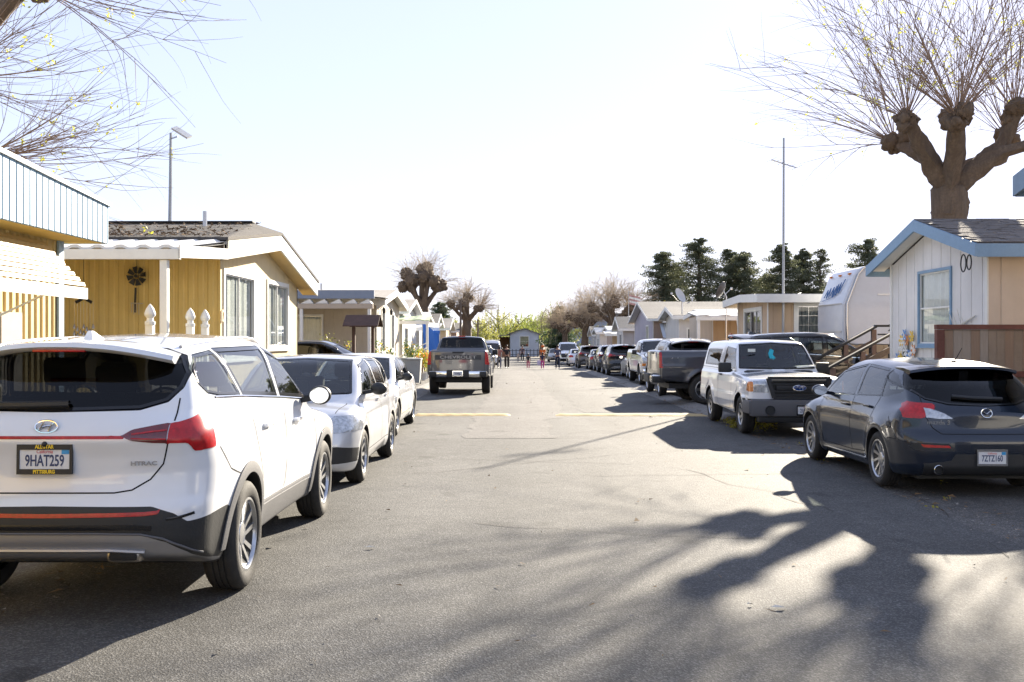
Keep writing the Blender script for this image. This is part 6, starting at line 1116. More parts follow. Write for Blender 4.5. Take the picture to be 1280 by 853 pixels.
root = thing('warehouse', 'flat roofed pale grey building far behind the trees', 'building', (33, 470, -1)); m = MB(); m.box((22, 470, -1), (48, 500, 14)); m.build('wall', mat('warehouse_grey', (.32, .36, .42), .8), root); m = MB(); m.box((21.5, 469.5, 14.0), (48.5, 500.5, 14.8)); m.build('roof', M_ROOFG, root)
def upole(x, y, h, lab): 
    r_ = thing('utility_pole', lab, 'utility pole', (x, y, gz(y))); m = MB(); m.tube([(x, y, gz(y)-.1), (x, y, gz(y)+h)], [.12, .09], 8); m.build('pole', mat('pole_wood', (.12, .09, .07), .9), r_, True); m = MB(); m.bar((x-.5, y, gz(y)+h-.5), (x+.5, y, gz(y)+h-.5), .08, .1); m.build('crossarm', MATS['pole_wood'], r_)
upole(-5.4, 93, 6.0, 'wooden utility pole in front of the farther bare tree'); upole(-4.4, 108, 4.6, 'short wooden pole before the tall green willows')
root = thing('flag', 'faded red and white flag on a pole beside the right bare tree', 'flag', (12, 103, gz(103))); m = MB(); m.tube([(11.4, 103, gz(103)), (11.4, 103, 6.8)], .04, 6); m.build('pole', M_ALU, root); 
for k in range(5):
    m = MB()
    for i in range(7): m.v += [(11.45+i*.2, 103+.1*math.sin(i*1.3), 5.5+k*.2-.05*i), (11.45+i*.2, 103+.1*math.sin(i*1.3), 5.7+k*.2-.05*i)]
    m.f = [(2*i, 2*i+2, 2*i+3, 2*i+1) for i in range(6)]; m.build('stripe', mat('flag_red', (.45, .26, .24), .8) if k % 2 == 0 else M_TRIMW, root)

# houses and trees at the photographer's back, seen only in paint and glass
home('tan house behind the photographer on the left', -1, -6.5, -22, -14, 3.2, 3.9, 10, TAN, TAN, M_TRIMW, M_ROOFG, pitch=.5); home('white house behind the photographer on the right', 1, 8.5, -6, 2, 3.2, 3.9, 10, WHT, WHT, M_TRIMW, M_ROOFG, pitch=.5); home('grey house behind the photographer across the corner', 1, 8.5, -26, -18, 3.2, 3.9, 10, GREYH, GREYH, M_TRIMW, M_ROOFG, pitch=.5); home('green house behind the photographer where the street ends', 1, -4, -52, -44, 3.3, 4.2, 12, GRN, GRN, M_TRIMW, M_ROOFG, pitch=.5)
# ---------------------------------------------------------------- trees
BARK = mat('grey_brown_bark', (.20, .145, .10), .95, n1=(2.6, .85, (.06, .042, .03), (4, 4, .8)), n2=(22, .5), bump=(14, 1.0)); TWIG = mat('bare_twig', (.30, .21, .15), .85, n1=(1.2, .35)); BUD = leafmat('spring_bud_leaf', (.50, .50, .06))
def wobble_tube(m, pts, rad, seed, n=12, sub=4, bump=.10):
    r = random.Random(seed); P = []; Q = []
    for i in range(len(pts)-1):
        a, b = Vector(pts[i]), Vector(pts[i+1])
        for k in range(sub): t = k/sub; P.append(a.lerp(b, t)); Q.append(rad[i]+(rad[i+1]-rad[i])*t)
    P.append(Vector(pts[-1])); Q.append(rad[-1]); o = len(m.v); m.tube(P, Q, n); c = len(P)
    for j in range(c):
        for k in range(n):
            i = o+j*n+k; p = Vector(m.v[i]); a = 2*math.pi*k/n; f = 1+bump*(math.sin(3*a+j*.35+seed)+.7*math.sin(5*a-j*.5+seed*2))+r.uniform(-bump, bump)*.6; m.v[i] = tuple(P[j]+(p-P[j])*f)
def shoots(specs, seed, sides=3, segs=6, twigs=3, r0=.014):
    """specs: (start, direction, length, droop) -> one numpy tube soup"""
    rg_ = np.random.default_rng(seed); V = []; Fc = []; off = 0; buds = []
    def tube(P, Rr):
        nonlocal off
        m_ = len(P); D = np.gradient(P, axis=0); D /= np.linalg.norm(D, axis=1, keepdims=True)+1e-9; A = np.cross(D, [.3, .9, .31]); A /= np.linalg.norm(A, axis=1, keepdims=True)+1e-9; B = np.cross(D, A)
        ang = 2*np.pi*np.arange(sides)/sides; X = P[:, None]+(A[:, None]*np.cos(ang)[None, :, None]+B[:, None]*np.sin(ang)[None, :, None])*Rr[:, None, None]; V.append(X.reshape(-1, 3))
        i = np.arange(m_-1)[:, None]; k = np.arange(sides)[None]; k2 = (k+1) % sides; Fc.append((np.stack([i*sides+k, i*sides+k2, (i+1)*sides+k2, (i+1)*sides+k], -1)+off).reshape(-1, 4)); off += m_*sides
    def grow(p, d, l, dr, r_, lev):
        d = np.array(d, float); d /= np.linalg.norm(d); P = [np.array(p, float)]; st = l/segs; turn = rg_.normal(size=3)*.05
        for k in range(segs): d = d+turn+rg_.normal(size=3)*.045+np.array([0, 0, dr])/segs; d /= np.linalg.norm(d); P.append(P[-1]+d*st)
        P = np.array(P); tube(P, np.linspace(r_, r_*.28, segs+1))
        if lev < 1:
            for _ in range(twigs):
                k = rg_.integers(1, segs); dd = P[k+1]-P[k]; dd = dd/np.linalg.norm(dd)+rg_.normal(size=3)*.42; grow(P[k], dd, l*rg_.uniform(.22, .5), dr*.5, r_*.55, lev+1)
        buds.append(P[rg_.integers(2, segs+1)])
    for (p, d, l, dr) in specs: grow(p, d, l, dr, r0*rg_.uniform(.6, 1.25), 0)
    return np.vstack(V), np.vstack(Fc), np.array(buds)
def pollard(lab, base, limbs, nshoot, ln, seed, trunk_r=.42, fork=None, fan=None, r0=.014, twigs=3, group=None, buds=200, knob=.32, twigm=None, droop=-.25, sides=3, updir=.35, spread=.95):
    """limbs: list of (points, radii); every limb ends in a fist of knuckles with a fan of bare shoots"""
    x, y, z = base; root = thing('pollarded_tree', lab, 'tree', base, 0, group); rr = random.Random(seed)
    m = MB(); fk = Vector(fork); wobble_tube(m, [base, fork, tuple(fk+Vector((0, 0, trunk_r*.35))), tuple(fk+Vector((0, 0, trunk_r*.75)))], [trunk_r*1.2, trunk_r*.93, trunk_r*.72, trunk_r*.3], seed, 20, 8, .09); m.build('trunk', BARK, root, True, 60); sp = []
    for i, (pts, rad) in enumerate(limbs):
        m = MB(); wobble_tube(m, [tuple(fk-Vector((0, 0, trunk_r*1.5))), tuple(fk+(Vector(pts[0])-fk)*.12)]+pts, [trunk_r*.86, trunk_r*.66]+[q_*.74 for q_ in rad], seed+i, 12, 6, .17); e = Vector(pts[-1]); ax = (e-Vector(pts[-2] if len(pts) > 1 else fork)).normalized()
        for k in range(7): q = e+Vector((rr.uniform(-1, 1), rr.uniform(-1, 1), rr.uniform(-1, .6)))*knob*.6; o_ = len(m.v); m.ell(q, [knob*rr.uniform(.35, .6)]*3, 14, 10); m.v[o_:] = [tuple(q+(Vector(p_)-q)*(1+.28*math.sin(p_[0]*23+p_[2]*31+k)*math.cos(p_[1]*27+k))) for p_ in m.v[o_:]]
        m.build('limb', BARK, root, True, 60)
        for k in range(nshoot):
            d = Vector((rr.gauss(0, 1), rr.gauss(0, 1), rr.gauss(0, 1))).normalized()*spread+ax*.5+Vector((0, 0, updir)); 
            if fan: d += Vector(fan)
            st = e+d.normalized()*knob*rr.uniform(.3, .9); sp.append((st, d, ln*rr.uniform(.45, 1.1), droop+rr.uniform(-.4, .4)))
    v, f, b = shoots(sp, seed, sides, 6, twigs, r0); o = link(bpy.data.objects.new('shoots', np_mesh('shoots', v-np.array(base), f, twigm or TWIG, True)), root); o['kind'] = 'stuff'
    if buds:
        idx = np.random.default_rng(seed).choice(len(b), min(buds, len(b)), False); P = [leaf_faces(tuple(b[i]), (.10, .10, .12), 7, .035, int(i)) for i in idx]; o = leaf_obj('spring_leaves', P, BUD, root); o['kind'] = 'stuff'
    return root
# the great pollard behind the white house
pollard('huge pollarded tree with thick knuckled limbs behind the white gabled house', (10.15, 23.5, -.05), [([(9.7, 23.4, 5.85), (9.3, 23.2, 6.3), (8.95, 23.0, 6.8)], [.29, .23, .19]), ([(9.85, 23.9, 6.0), (9.65, 24.4, 6.3), (9.35, 24.8, 6.6)], [.22, .19, .17]), ([(9.95, 22.8, 6.0), (9.75, 22.2, 6.65)], [.22, .17]), ([(10.25, 23.5, 5.9), (10.38, 23.6, 6.95)], [.29, .23]), ([(10.75, 23.3, 5.8), (11.25, 23.2, 6.2), (11.5, 23.1, 7.0)], [.25, .21, .18]), ([(10.9, 24.0, 5.9), (11.9, 24.5, 6.2), (12.1, 24.7, 6.7)], [.22, .18, .16]), ([(11.1, 22.9, 6.0), (12.2, 22.5, 6.3), (12.5, 22.4, 6.7)], [.18, .16, .15])],
        40, 4.6, 11, .40, (10.15, 23.5, 5.25), r0=.0108, buds=260, knob=.33, twigs=4, sides=4, droop=-.1, updir=.55, spread=.78)
pollard('bare tree with long sweeping twigs above the blue fascia house', (-11.6, 17.2, 0), [([(-10.4, 17, 5.2), (-9.7, 16.9, 6.2)], [.26, .22]), ([(-10.9, 17.3, 5.6), (-9.6, 17.2, 6.7), (-8.45, 17.1, 7.85)], [.28, .22, .18]), ([(-10.6, 17.8, 4.7), (-9.9, 18.2, 5.0)], [.24, .2]), ([(-11.8, 16.5, 6.5), (-12, 16, 7.4)], [.24, .2])],
        32, 3.5, 23, .4, (-11.4, 17.2, 4.2), fan=(1.1, 0, -.05), r0=.0100, buds=80, knob=.3, droop=.12, twigs=5, updir=.0, sides=4)
FARTW = mat('far_bare_twig', (.36, .28, .19), .9)
def far_pollard(lab, x, y, fz, kz, spread, n, ln, seed, r0=.03, tr=.5, knob=.7, g='pollarded trees along the street'):
    rr = random.Random(seed); limbs = []
    for k in range(5): a = k*2*math.pi/5+rr.random(); e = (x+spread*math.cos(a), y+spread*math.sin(a), kz+rr.uniform(-.3, .4)); limbs.append(([((x+e[0])/2, (y+e[1])/2, fz+(kz-fz)*.45), e], [tr*.5, tr*.42]))
    limbs.append(([(x, y, kz), (x+.1, y, kz+.9)], [tr*.6, tr*.5])); pollard(lab, (x, y, gz(y)), limbs, n, ln, seed, tr, (x, y, fz), None, r0*.62, 5, g, 0, knob, FARTW)
far_pollard('dark knuckled pollarded tree above the left house row', -7.3, 76, 4.2, 6.3, 1.4, 60, 1.9, 31, .016, .45, .75); far_pollard('lower bushy pollarded tree farther down the left row', -5.0, 97, 3.6, 5.2, 1.6, 80, 2.3, 37, .020, .45, .5); far_pollard('bushy bare pollarded tree above the right house row', 10.0, 106, 3.6, 5.2, 2.0, 85, 3.6, 41, .03, .5, .7); far_pollard('smaller bare tree left of the bushy one on the right', 7.8, 116, 3.0, 4.3, 1.7, 70, 2.9, 43, .03, .4, .6); far_pollard('pale bare tree at the far end behind the right row', 6.0, 128, 2.6, 3.8, 1.4, 70, 2.6, 47, .03, .35, .5)
CONA = leafmat('conifer_needles', (.10, .115, .065), (.6, .6, (.16, .165, .09)), .35); CONB = leafmat('cedar_green', (.06, .10, .05), (.6, .45, (.09, .13, .06)), .3)
def conifer(lab, x, y, h, w, seed, m_=None, shape=.75, group='conifers behind the right house row', z0=None, dens=1., gap=.5):
    rr = np.random.default_rng(seed); g_ = gz(y); root = thing('conifer', lab, 'tree', (x, y, g_), 0, group); q = MB(); wobble_tube(q, [(x, y, g_), (x+.1, y, g_+h*.55), (x, y, g_+h*.97)], [w*.10, w*.07, .03], seed, 8, 4, .05); P = []; n = int(70*dens*h/12*2.0); zb_ = h*(.12 if z0 is None else z0)
    for k in range(n):
        t = (k+rr.random())/n; z = zb_+(h-zb_)*t; rad = w*(1-t)**shape*(.55+.6*rr.random())*(1 if rr.random() > .12 else .35)+.15; a = rr.random()*6.283; e = np.array([x+rad*math.cos(a), y+rad*math.sin(a), g_+z+rad*.12*rr.normal()])
        q.tube([(x, y, g_+z-.1), tuple(e)], [.05, .015], 4)
        for j in range(3): c = np.array([x, y, g_+z])+(e-np.array([x, y, g_+z]))*(.38+.3*j); s_ = rad*.30+.25; P.append(leaf_faces(c+rr.normal(size=3)*.15, (s_, s_, s_*.40), int(72*dens), .12, int(rr.integers(1e6))))
    q.build('trunk', BARK, root); leaf_obj('crown', P, m_ or CONA, root); return root
for k, (px, top, d, wpx, lab) in enumerate([(828, 317, 128, 23, 'leftmost dense conifer of the dark group on the right'), (846, 332, 134, 16, 'shorter conifer half hidden right of the leftmost one'), (873, 301, 126, 26, 'tallest broad conifer of the dark group'), (912, 314, 130, 18, 'narrow conifer just right of the tallest one'), (930, 316, 126, 25, 'broad conifer left of the antenna mast'), (955, 345, 138, 20, 'low conifer in the gap beside the antenna mast'), (978, 307, 124, 19, 'tall conifer behind the antenna mast'), (1003, 314, 130, 17, 'slim conifer right of the antenna mast'), (1024, 313, 132, 15, 'airy thin conifer with see through branches above the tan house'), (1084, 302, 120, 32, 'wide conifer above the white trailer')]):
    x = (px-648)/1244*d; h = (426.5-top)/1244*d+1.68-gz(d); conifer(lab, x, d, h, wpx/1244*d*1.9, 50+k, None, .45, z0=.1, dens=.9 if k != 8 else .55)
conifer('dark pointed cedar at the end of the street', 5.6, 137, 7.0, 2.6, 71, CONB, .75, None, .02, 1.1); conifer('darker round conifer among the willows at the left end', -12.5, 160, 8.4, 3.2, 72, CONB, .5, None, .02, 1.1)
WILL = [leafmat('spring_willow_leaf', (.42, .42, .11), (.7, .3)), leafmat('lime_willow_leaf', (.33, .39, .09), (.7, .3)), leafmat('olive_willow_leaf', (.28, .30, .08), (.7, .3))]
def willow(lab, x, y, h, w, seed, m_, dens=1.):
    rr = np.random.default_rng(seed); g_ = gz(y); root = thing('willow_tree', lab, 'tree', (x, y, g_), 0, 'willows behind the end of the street'); q = MB(); wobble_tube(q, [(x, y, g_), (x+.15, y, g_+h*.45), (x, y, g_+h*.8)], [.28, .2, .06], seed, 8, 4, .06)
    for k in range(9): a = rr.random()*6.28; q.tube([(x, y, g_+h*(.3+.05*k)), (x+w*.5*math.cos(a), y+w*.5*math.sin(a), g_+h*(.5+.05*k)), (x+w*.85*math.cos(a), y+w*.85*math.sin(a), g_+h*(.55+.05*k))], [.09, .05, .015], 5)
    q.build('trunk', mat('pale_trunk', (.26, .22, .17), .9, n1=(5, .4)), root); P = []
    for k in range(int(190*dens)):
        a = rr.random()*6.283; rad = w*math.sqrt(rr.random()); zt_ = g_+h*(1-.35*(rad/w)**2)*(.62+.38*rr.random()); ln = h*rr.uniform(.12, .34); P.append(leaf_faces((x+rad*math.cos(a), y+rad*math.sin(a), zt_-ln/2), (.16, .16, ln*.55), 30, .11, int(rr.integers(1e6))))
    leaf_obj('crown', P, m_, root)
for k, (px, top, d, w_, c, de, lab) in enumerate([(556, 392, 118, 3.0, 2, .8, 'olive tinted willow behind the left house roofs'), (560, 400, 150, 3.6, 1, 1., 'lime willow left of the farther utility pole'), (598, 395, 146, 3.0, 0, .9, 'yellow willow behind the parked vans'), (622, 378, 168, 4.2, 0, .8, 'tall sparse yellow green willow left of the end house'), (648, 388, 172, 4.0, 1, 1., 'dense bright lime willow right behind the end house roof'), (676, 384, 166, 4.0, 1, 1., 'lime willow between the end house and the cedar'), (690, 372, 182, 3.6, 2, .6, 'thin pale willow rising behind the pointed cedar'), (660, 395, 190, 5.0, 0, .9, 'yellow willow farthest back above the end house'), (832, 373, 112, 3.2, 0, 1.3, 'bright yellow tree top behind the lavender house')]):
    x = (px-648)/1244*d; h = (426.5-top)/1244*d+1.68-gz(d); willow(lab, x, d, h, w_, 90+k, WILL[c] if k != 8 else leafmat('golden_leaf', (.60, .48, .04), (.7, .3)), de)
# a far mass of trees that reads as one
P = []; rr = np.random.default_rng(5)
for k in range(260): x = rr.uniform(-75, 95); P.append(leaf_faces((x, rr.uniform(205, 240), rr.uniform(.3, 5.2+1.6*math.sin(x*.13))), (2.2, 1.8, 1.4), 34, .5, k))
for k in range(120): x = rr.uniform(-75, 75); P.append(leaf_faces((x, rr.uniform(-95, -70), rr.uniform(.3, 7)), (2.6, 1.8, 2), 30, .6, k+400))
o = leaf_obj('woodland', P, leafmat('far_wood_leaf', (.12, .15, .05), (.15, .5, (.24, .24, .07)), .4), None); o['kind'] = 'stuff'
# weeds at the white pickup's wheels, litter on the road
P = []
for k in range(30): x, y = 4.15+rr.random()**2*.9, 18.6+rr.random()*2.4; P.append(leaf_faces((x, y, gz(y)+.05), (.10, .10, .08), 14, .035, k+900))
for k in range(14): x, y = 4.1+rr.random()*2.2, 9.4+rr.random()*7; P.append(leaf_faces((x, y, .02), (.08, .08, .03), 6, .022, k+1900))
o = leaf_obj('weeds', P, leafmat('yellow_weed', (.40, .36, .06), (4, .4)), None); o['kind'] = 'stuff'
for k, (x, y, lab) in enumerate([(1.63, 6.25, 'larger pale scrap lying on the tree shadow in the road'), (1.47, 6.33, 'tiny pale scrap left of the larger one'), (-1.2, 8.05, 'thin pale streak of litter near the white front car'), (3.6, 14.7, 'small light scrap by the edge of the pickup shadow')]):
    m = MB(); s = (.05, .022, .05, .03)[k]; m.add([(-s, 0, .012), (-s*.2, s*.5, .02), (s, s*.25, .008), (s*.5, -s*.45, .018)], [(0, 1, 2), (0, 2, 3)]); m.v = [(x+p[0], y+p[1], p[2]) for p in m.v]; tag(m.build('fallen_scrap', mat('pale_scrap', (.6, .57, .5), .8)), lab, 'litter', 'scraps on the road')

# dead leaves and grit gathered along both edges of the street
for nm_, mt_, n_, sz in (('leaf_litter', mat('litter_leaf', (.22, .14, .07), .9, n1=(9, .5)), 1500, .022), ('grit', mat('pale_grit', (.34, .31, .27), .9, n1=(9, .4)), 2600, .009)):
    rl = np.random.default_rng(31+n_); left = rl.random(n_) < .5; y_ = 3.5+rl.random(n_)**1.5*45; x_ = np.where(left, -3.0-np.abs(rl.normal(0, .22, n_)), 4.12+np.abs(rl.normal(0, .35, n_))); loose = rl.random(n_) < .12; x_ = np.where(loose, rl.uniform(-3, 4.1, n_), x_); z_ = np.array([gz(q) for q in y_])+.006
    p_ = np.stack([x_, y_, z_], 1); a_ = rl.normal(size=(n_, 3))*sz; b_ = rl.normal(size=(n_, 3))*sz; a_[:, 2] = np.abs(a_[:, 2])*.3; b_[:, 2] = np.abs(b_[:, 2])*.5
    v_ = np.stack([p_-a_*[1, 1, 0], p_+b_, p_+a_], 1).reshape(-1, 3); o = link(bpy.data.objects.new(nm_, np_mesh(nm_, v_, np.arange(3*n_).reshape(n_, 3), mt_, False))); o['kind'] = 'stuff'
# ---------------------------------------------------------------- people
def skinned(name, chains, mt, parent, sub=1):
    """chains: list of lists of (pos, radius); the first point of later chains may be an index tuple (chain, k) to join on"""
    vs = []; es = []; rd = []; ids = {}
    for ci, ch in enumerate(chains):
        prev = None
        for k, (p, r) in enumerate(ch):
            if r is None: prev = ids[p]; continue
            vs.append(p); rd.append(r); i = len(vs)-1; ids[(ci, k)] = i
            if prev is not None: es.append((prev, i))
            prev = i
    me = bpy.data.meshes.new(name); me.from_pydata(vs, es, []); o = bpy.data.objects.new(name, me); COL.objects.link(o); md = o.modifiers.new('s', 'SKIN'); md.use_smooth_shade = True
    for i, s in enumerate(me.skin_vertices[0].data): s.radius = rd[i] if isinstance(rd[i], tuple) else (rd[i], rd[i]); s.use_root = i == 0
    if sub: u = o.modifiers.new('u', 'SUBSURF'); u.levels = sub; u.render_levels = sub
    dg = bpy.context.evaluated_depsgraph_get(); nm = bpy.data.meshes.new_from_object(o.evaluated_get(dg)); bpy.data.objects.remove(o); nm.polygons.foreach_set('use_smooth', [True]*len(nm.polygons)); nm.materials.clear(); nm.materials.append(mt)
    return link(bpy.data.objects.new(name, nm), parent)
SKINM = mat('skin', (.36, .20, .13), .6); HAIR = mat('dark_hair', (.02, .015, .012), .6)
def person(lab, x, y, H, top, legs, yaw=0., stride=.15, arms='down', skirt=None, child=False, hood=None, hairl=.2, shoe=None):
    k = H/1.72; root = thing('person', lab, 'person', (x, y, gz(y)), yaw); c = lambda a, b, z: (a*k, b*k, z*k); hs = 1.18 if child else 1.
    f = lambda r: r*k
    hip, sh = .10, .185; A = []
    legL = [((0, 1), None), (c(-hip, 0, .90), f(.088)), (c(-hip-.01, stride*.6+.02, .50), f(.062)), (c(-hip, stride*.5, .09), f(.042)), (c(-hip-.01, stride*.5+.14, .03), f(.034))]
    legR = [((0, 1), None), (c(hip, 0, .90), f(.088)), (c(hip+.01, -stride*.3+.03, .50), f(.062)), (c(hip, -stride*.9, .09), f(.042)), (c(hip+.01, -stride*.9+.14, .03), f(.034))]
    def arm(s, sw):
        e = c(s*(sh+.05), sw*.3-.03, 1.14); w_ = c(s*(sh+.04), sw+.04, .92); ch = [((0, 4), None), (c(s*sh, 0, 1.40), f(.052)), (e, f(.040)), (w_, f(.026)), (c(s*(sh+.04), sw+.06, .86), (f(.034), f(.018)))]; return ch
    if arms == 'hold': armL, armR = ([((0, 4), None), (c(-sh, 0, 1.40), f(.052)), (c(-sh-.05, .02, 1.14), f(.04)), (c(-.10, .22, 1.10), f(.026)), (c(-.05, .25, 1.10), (f(.034), f(.018)))], [((0, 4), None), (c(sh, 0, 1.40), f(.052)), (c(sh+.05, .02, 1.14), f(.04)), (c(.12, .22, 1.06), f(.026)), (c(.07, .25, 1.06), (f(.034), f(.018)))])
    else: armL, armR = arm(-1, .10), arm(1, -.06)
    spine = [(c(0, 0, .98), (f(.13), f(.10))), (c(0, 0, .96), (f(.14), f(.10))), (c(0, 0, 1.12), (f(.125), f(.09))), (c(0, 0, 1.30), (f(.155), f(.10))), (c(0, 0, 1.42), (f(.10), f(.075))), (c(0, .01, 1.50), f(.048)), (c(0, .02, 1.57), (f(.062*hs), f(.075*hs))), (c(0, .025, 1.64), (f(.073*hs), f(.090*hs))), (c(0, .01, 1.70), (f(.055*hs), f(.068*hs)))]
    fing = []
    for s, ch in ((0, armL), (1, armR)):
        w_ = Vector(ch[-1][0]); b = Vector(ch[-2][0]); d = (w_-b).normalized(); sd_ = d.orthogonal().normalized()
        for q in range(4): p0 = w_+sd_*f((q-1.5)*.018)+d*f(.01); ln = (.062, .074, .070, .055)[q]; fing.append([((3 if s == 0 else 4, 4), None), (tuple(p0+d*f(.03)), f(.009)), (tuple(p0+d*f(.03+ln*.5)), f(.0085)), (tuple(p0+d*f(.03+ln)+Vector((0, f(.012), 0))), f(.007))])
        fing.append([((3 if s == 0 else 4, 4), None), (tuple(w_+sd_*f(.035)), f(.010)), (tuple(w_+sd_*f(.045)+d*f(.035)), f(.008))])
    body = skinned('body', [spine, legL, legR, armL, armR]+fing, SKINM, root, 1)
    m = MB(); m.ell(c(0, .115, 1.625), (f(.012), f(.02), f(.02)), 8, 6); m.ell(c(-.078*hs, .02, 1.63), (f(.012), f(.02), f(.03)), 8, 6); m.ell(c(.078*hs, .02, 1.63), (f(.012), f(.02), f(.03)), 8, 6); m.build('face', SKINM, None, True).parent = root
    m = MB(); m.ell(c(-.032, .108, 1.65), [f(.010)]*3, 8, 6); m.ell(c(.032, .108, 1.65), [f(.010)]*3, 8, 6); m.ell(c(0, .106, 1.585), (f(.024), f(.008), f(.006)), 8, 6); m.build('eyes', HAIR, None, True).parent = root
    tw = [(c(0, 0, .90), (f(.155), f(.115))), (c(0, 0, 1.10), (f(.145), f(.105))), (c(0, 0, 1.30), (f(.172), f(.115))), (c(0, 0, 1.43), (f(.13), f(.085)))]
    def sleeve(ch, a=.62): p1, p2 = Vector(ch[1][0]), Vector(ch[2][0]); return [((0, 2), None), (tuple(p1), f(.066)), (tuple(p1.lerp(p2, a)), f(.058)), (tuple(p1.lerp(p2, a+.06)), f(.056))]
    skinned('shirt', [tw, sleeve(armL), sleeve(armR)], top, root, 1)
    lg = [[(c(0, 0, .98), (f(.15), f(.112))), (c(0, 0, .95), (f(.155), f(.115)))]]
    for ch in (legL, legR): a, b, d = (Vector(ch[i][0]) for i in (1, 2, 3)); wide = 1.35 if skirt else 1.; lg.append([((0, 1), None), (tuple(a), f(.100)), (tuple(b), f(.074*wide)), (tuple(b.lerp(d, .9)), f(.058*wide)), (tuple(b.lerp(d, .96)), f(.056*wide))])
    skinned('trousers', lg, legs, root, 1)
    for ch in (legL, legR): m = MB(); p = Vector(ch[3][0]); m.ell((p.x, p.y+f(.05), f(.045)), (f(.05), f(.135), f(.048)), 10, 8); m.build('shoe', shoe or BASE['white'], None, True).parent = root
    m = MB(); o0 = len(m.v); m.ell(c(0, -.008, 1.665), (f(.088*hs), f(.098*hs), f(.086*hs)), 14, 10)
    if hairl > .1: m.ell(c(0, -.065, 1.56), (f(.075*hs), f(.045), f(hairl)), 12, 8)
    m.build('hair', HAIR, None, True).parent = root
    if hood: m = MB(); m.ell(c(0, .0, 1.70), (f(.13), f(.13), f(.11)), 14, 10); m.build('hat', hood, None, True).parent = root
    return root
cl = lambda n, c: mat('cloth_'+n, c, .9, n1=(9, .25))
person('walker in a dusty pink shirt and grey trousers at the left of the pair', -1.42, 74, 1.66, cl('dusty_pink', (.38, .16, .13)), cl('grey', (.20, .19, .22)), 0, .16, hairl=.12)
person('walker in a black shirt and wide dark trousers beside the pink shirted one', -.86, 74.4, 1.72, cl('black', (.02, .02, .024)), cl('charcoal_brown', (.055, .045, .035)), 0, .12, skirt=True, hairl=.02)
person('person in a printed dark shirt and black shorts before the end house', .42, 106, 1.74, cl('dark_print', (.10, .07, .09)), cl('black', (.02, .02, .024)), math.pi, .1, hairl=.02)
person('toddler in pale clothes beside the person in the printed shirt', -.02, 104.5, .95, cl('pale', (.45, .42, .38)), cl('grey', (.2, .19, .22)), math.pi, .08, child=True, hairl=.02)
person('small child in black top and pink leggings walking alone in mid street', .70, 71, 1.10, cl('black', (.02, .02, .024)), cl('pink', (.55, .13, .20)), 0, .12, child=True, hairl=.16)
person('child in navy top and bright magenta leggings carrying a pale bag', 1.70, 70.5, 1.18, cl('navy', (.025, .03, .08)), cl('magenta', (.60, .06, .30)), 0, .10, child=True, hairl=.2)
person('person in an orange top and orange hat walking beyond the magenta child', 1.95, 80, 1.66, cl('orange', (.80, .17, .02)), cl('orange_dark', (.45, .12, .03)), 0, .12, hood=cl('orange', (.80, .17, .02)), hairl=.05)
person('woman in a blue grey jacket and dark jeans at the right of the walkers', 2.82, 71.5, 1.70, cl('blue_grey', (.10, .11, .17)), cl('dark_jeans', (.02, .03, .06)), .2, .08, arms='hold', hairl=.1)
root = thing('bag', 'pale lilac bag held beside the magenta leggings', 'bag', (1.47, 70.5, gz(70.5)+.36)); m = MB(); m.rbox((1.33, 70.42, gz(70.5)+.28), (1.58, 70.58, gz(70.5)+.62), .05); m.build('pouch', mat('lilac_bag', (.6, .5, .65), .7), root, True); m = MB(); m.tube([(1.38, 70.5, gz(70.5)+.60), (1.46, 70.5, gz(70.5)+.72), (1.54, 70.5, gz(70.5)+.60)], .012, 5); m.build('strap', mat('lilac_bag', (.6, .5, .65), .7), root)
# ---------------------------------------------------------------- the parked vehicles
PI = math.pi; P_WHITE = paint('white', (.78, .79, .80), 0, .25, .06); P_GRAPH = paint('graphite', (.010, .017, .032), .3, .2, .05, .6); P_SILVER = paint('silver', (.66, .67, .69), .35, .28); P_CHEVY = paint('taupe_grey', (.10, .105, .118), .5, .3); P_BLACK = paint('black', (.012, .013, .016), .2, .2); P_DKGREY = paint('dark_grey', (.06, .063, .072), .5, .28); P_BEIGE = paint('pewter', (.22, .20, .18), .5, .35); P_NAVY = paint('navy', (.02, .03, .07), .5, .25); P_BROWN = paint('bronze', (.10, .08, .07), .5, .3); P_OLDW = paint('old_white', (.70, .70, .68), 0, .4, .15)
suv = make_car(SUV, .0175); hatch = make_car(HATCH, .0185); ranger = make_car(RANGER, .022); vibe = make_car(VIBE, .024); sedan = make_car(SEDAN, .032); SP2 = dict(PICKUP, letters='CHEVROLET', num='91843J2'); chevy = make_car(SP2, .03); truck = make_car(PICKUP, .035); van = make_car(VAN, .05)
far = dict(SUV, wheel=dict(spokes=6, twin=False, twist=0, sw=.06)); suv2 = make_car(far, .042)
NEAR_ONLY = ('badge', 'badge_lettering', 'licence_plate', 'plate_frame', 'plate_number', 'plate_script', 'plate_sticker', 'frame_lettering', 'reflector_strip', 'camera')
def at(y): return gz(y)
spawn(suv, dict(paint=P_WHITE), 'parked_car', 'nearest white crossover with red light bar and dark rear window', 'car', (-2.78, 5.80, 0), R(.4))
spawn(hatch, dict(paint=P_GRAPH), 'parked_car', 'dark grey five door hatchback parked before the board fence', 'car', (5.03, 10.66, 0), R(0))
spawn(ranger, dict(paint=P_WHITE, lining=BASE['lining']), 'parked_pickup', 'small white pickup with a topper and black grille facing the camera', 'pickup', (4.90, 22.2, 0), PI)
spawn(vibe, dict(paint=P_SILVER), 'parked_car', 'silver hatchback facing the camera behind the nearest white crossover', 'car', (-2.72, 15.40, 0), PI)
spawn(sedan, dict(paint=P_WHITE), 'parked_car', 'white sedan facing the camera behind the silver hatchback', 'car', (-3.0, 21.35, 0), PI)
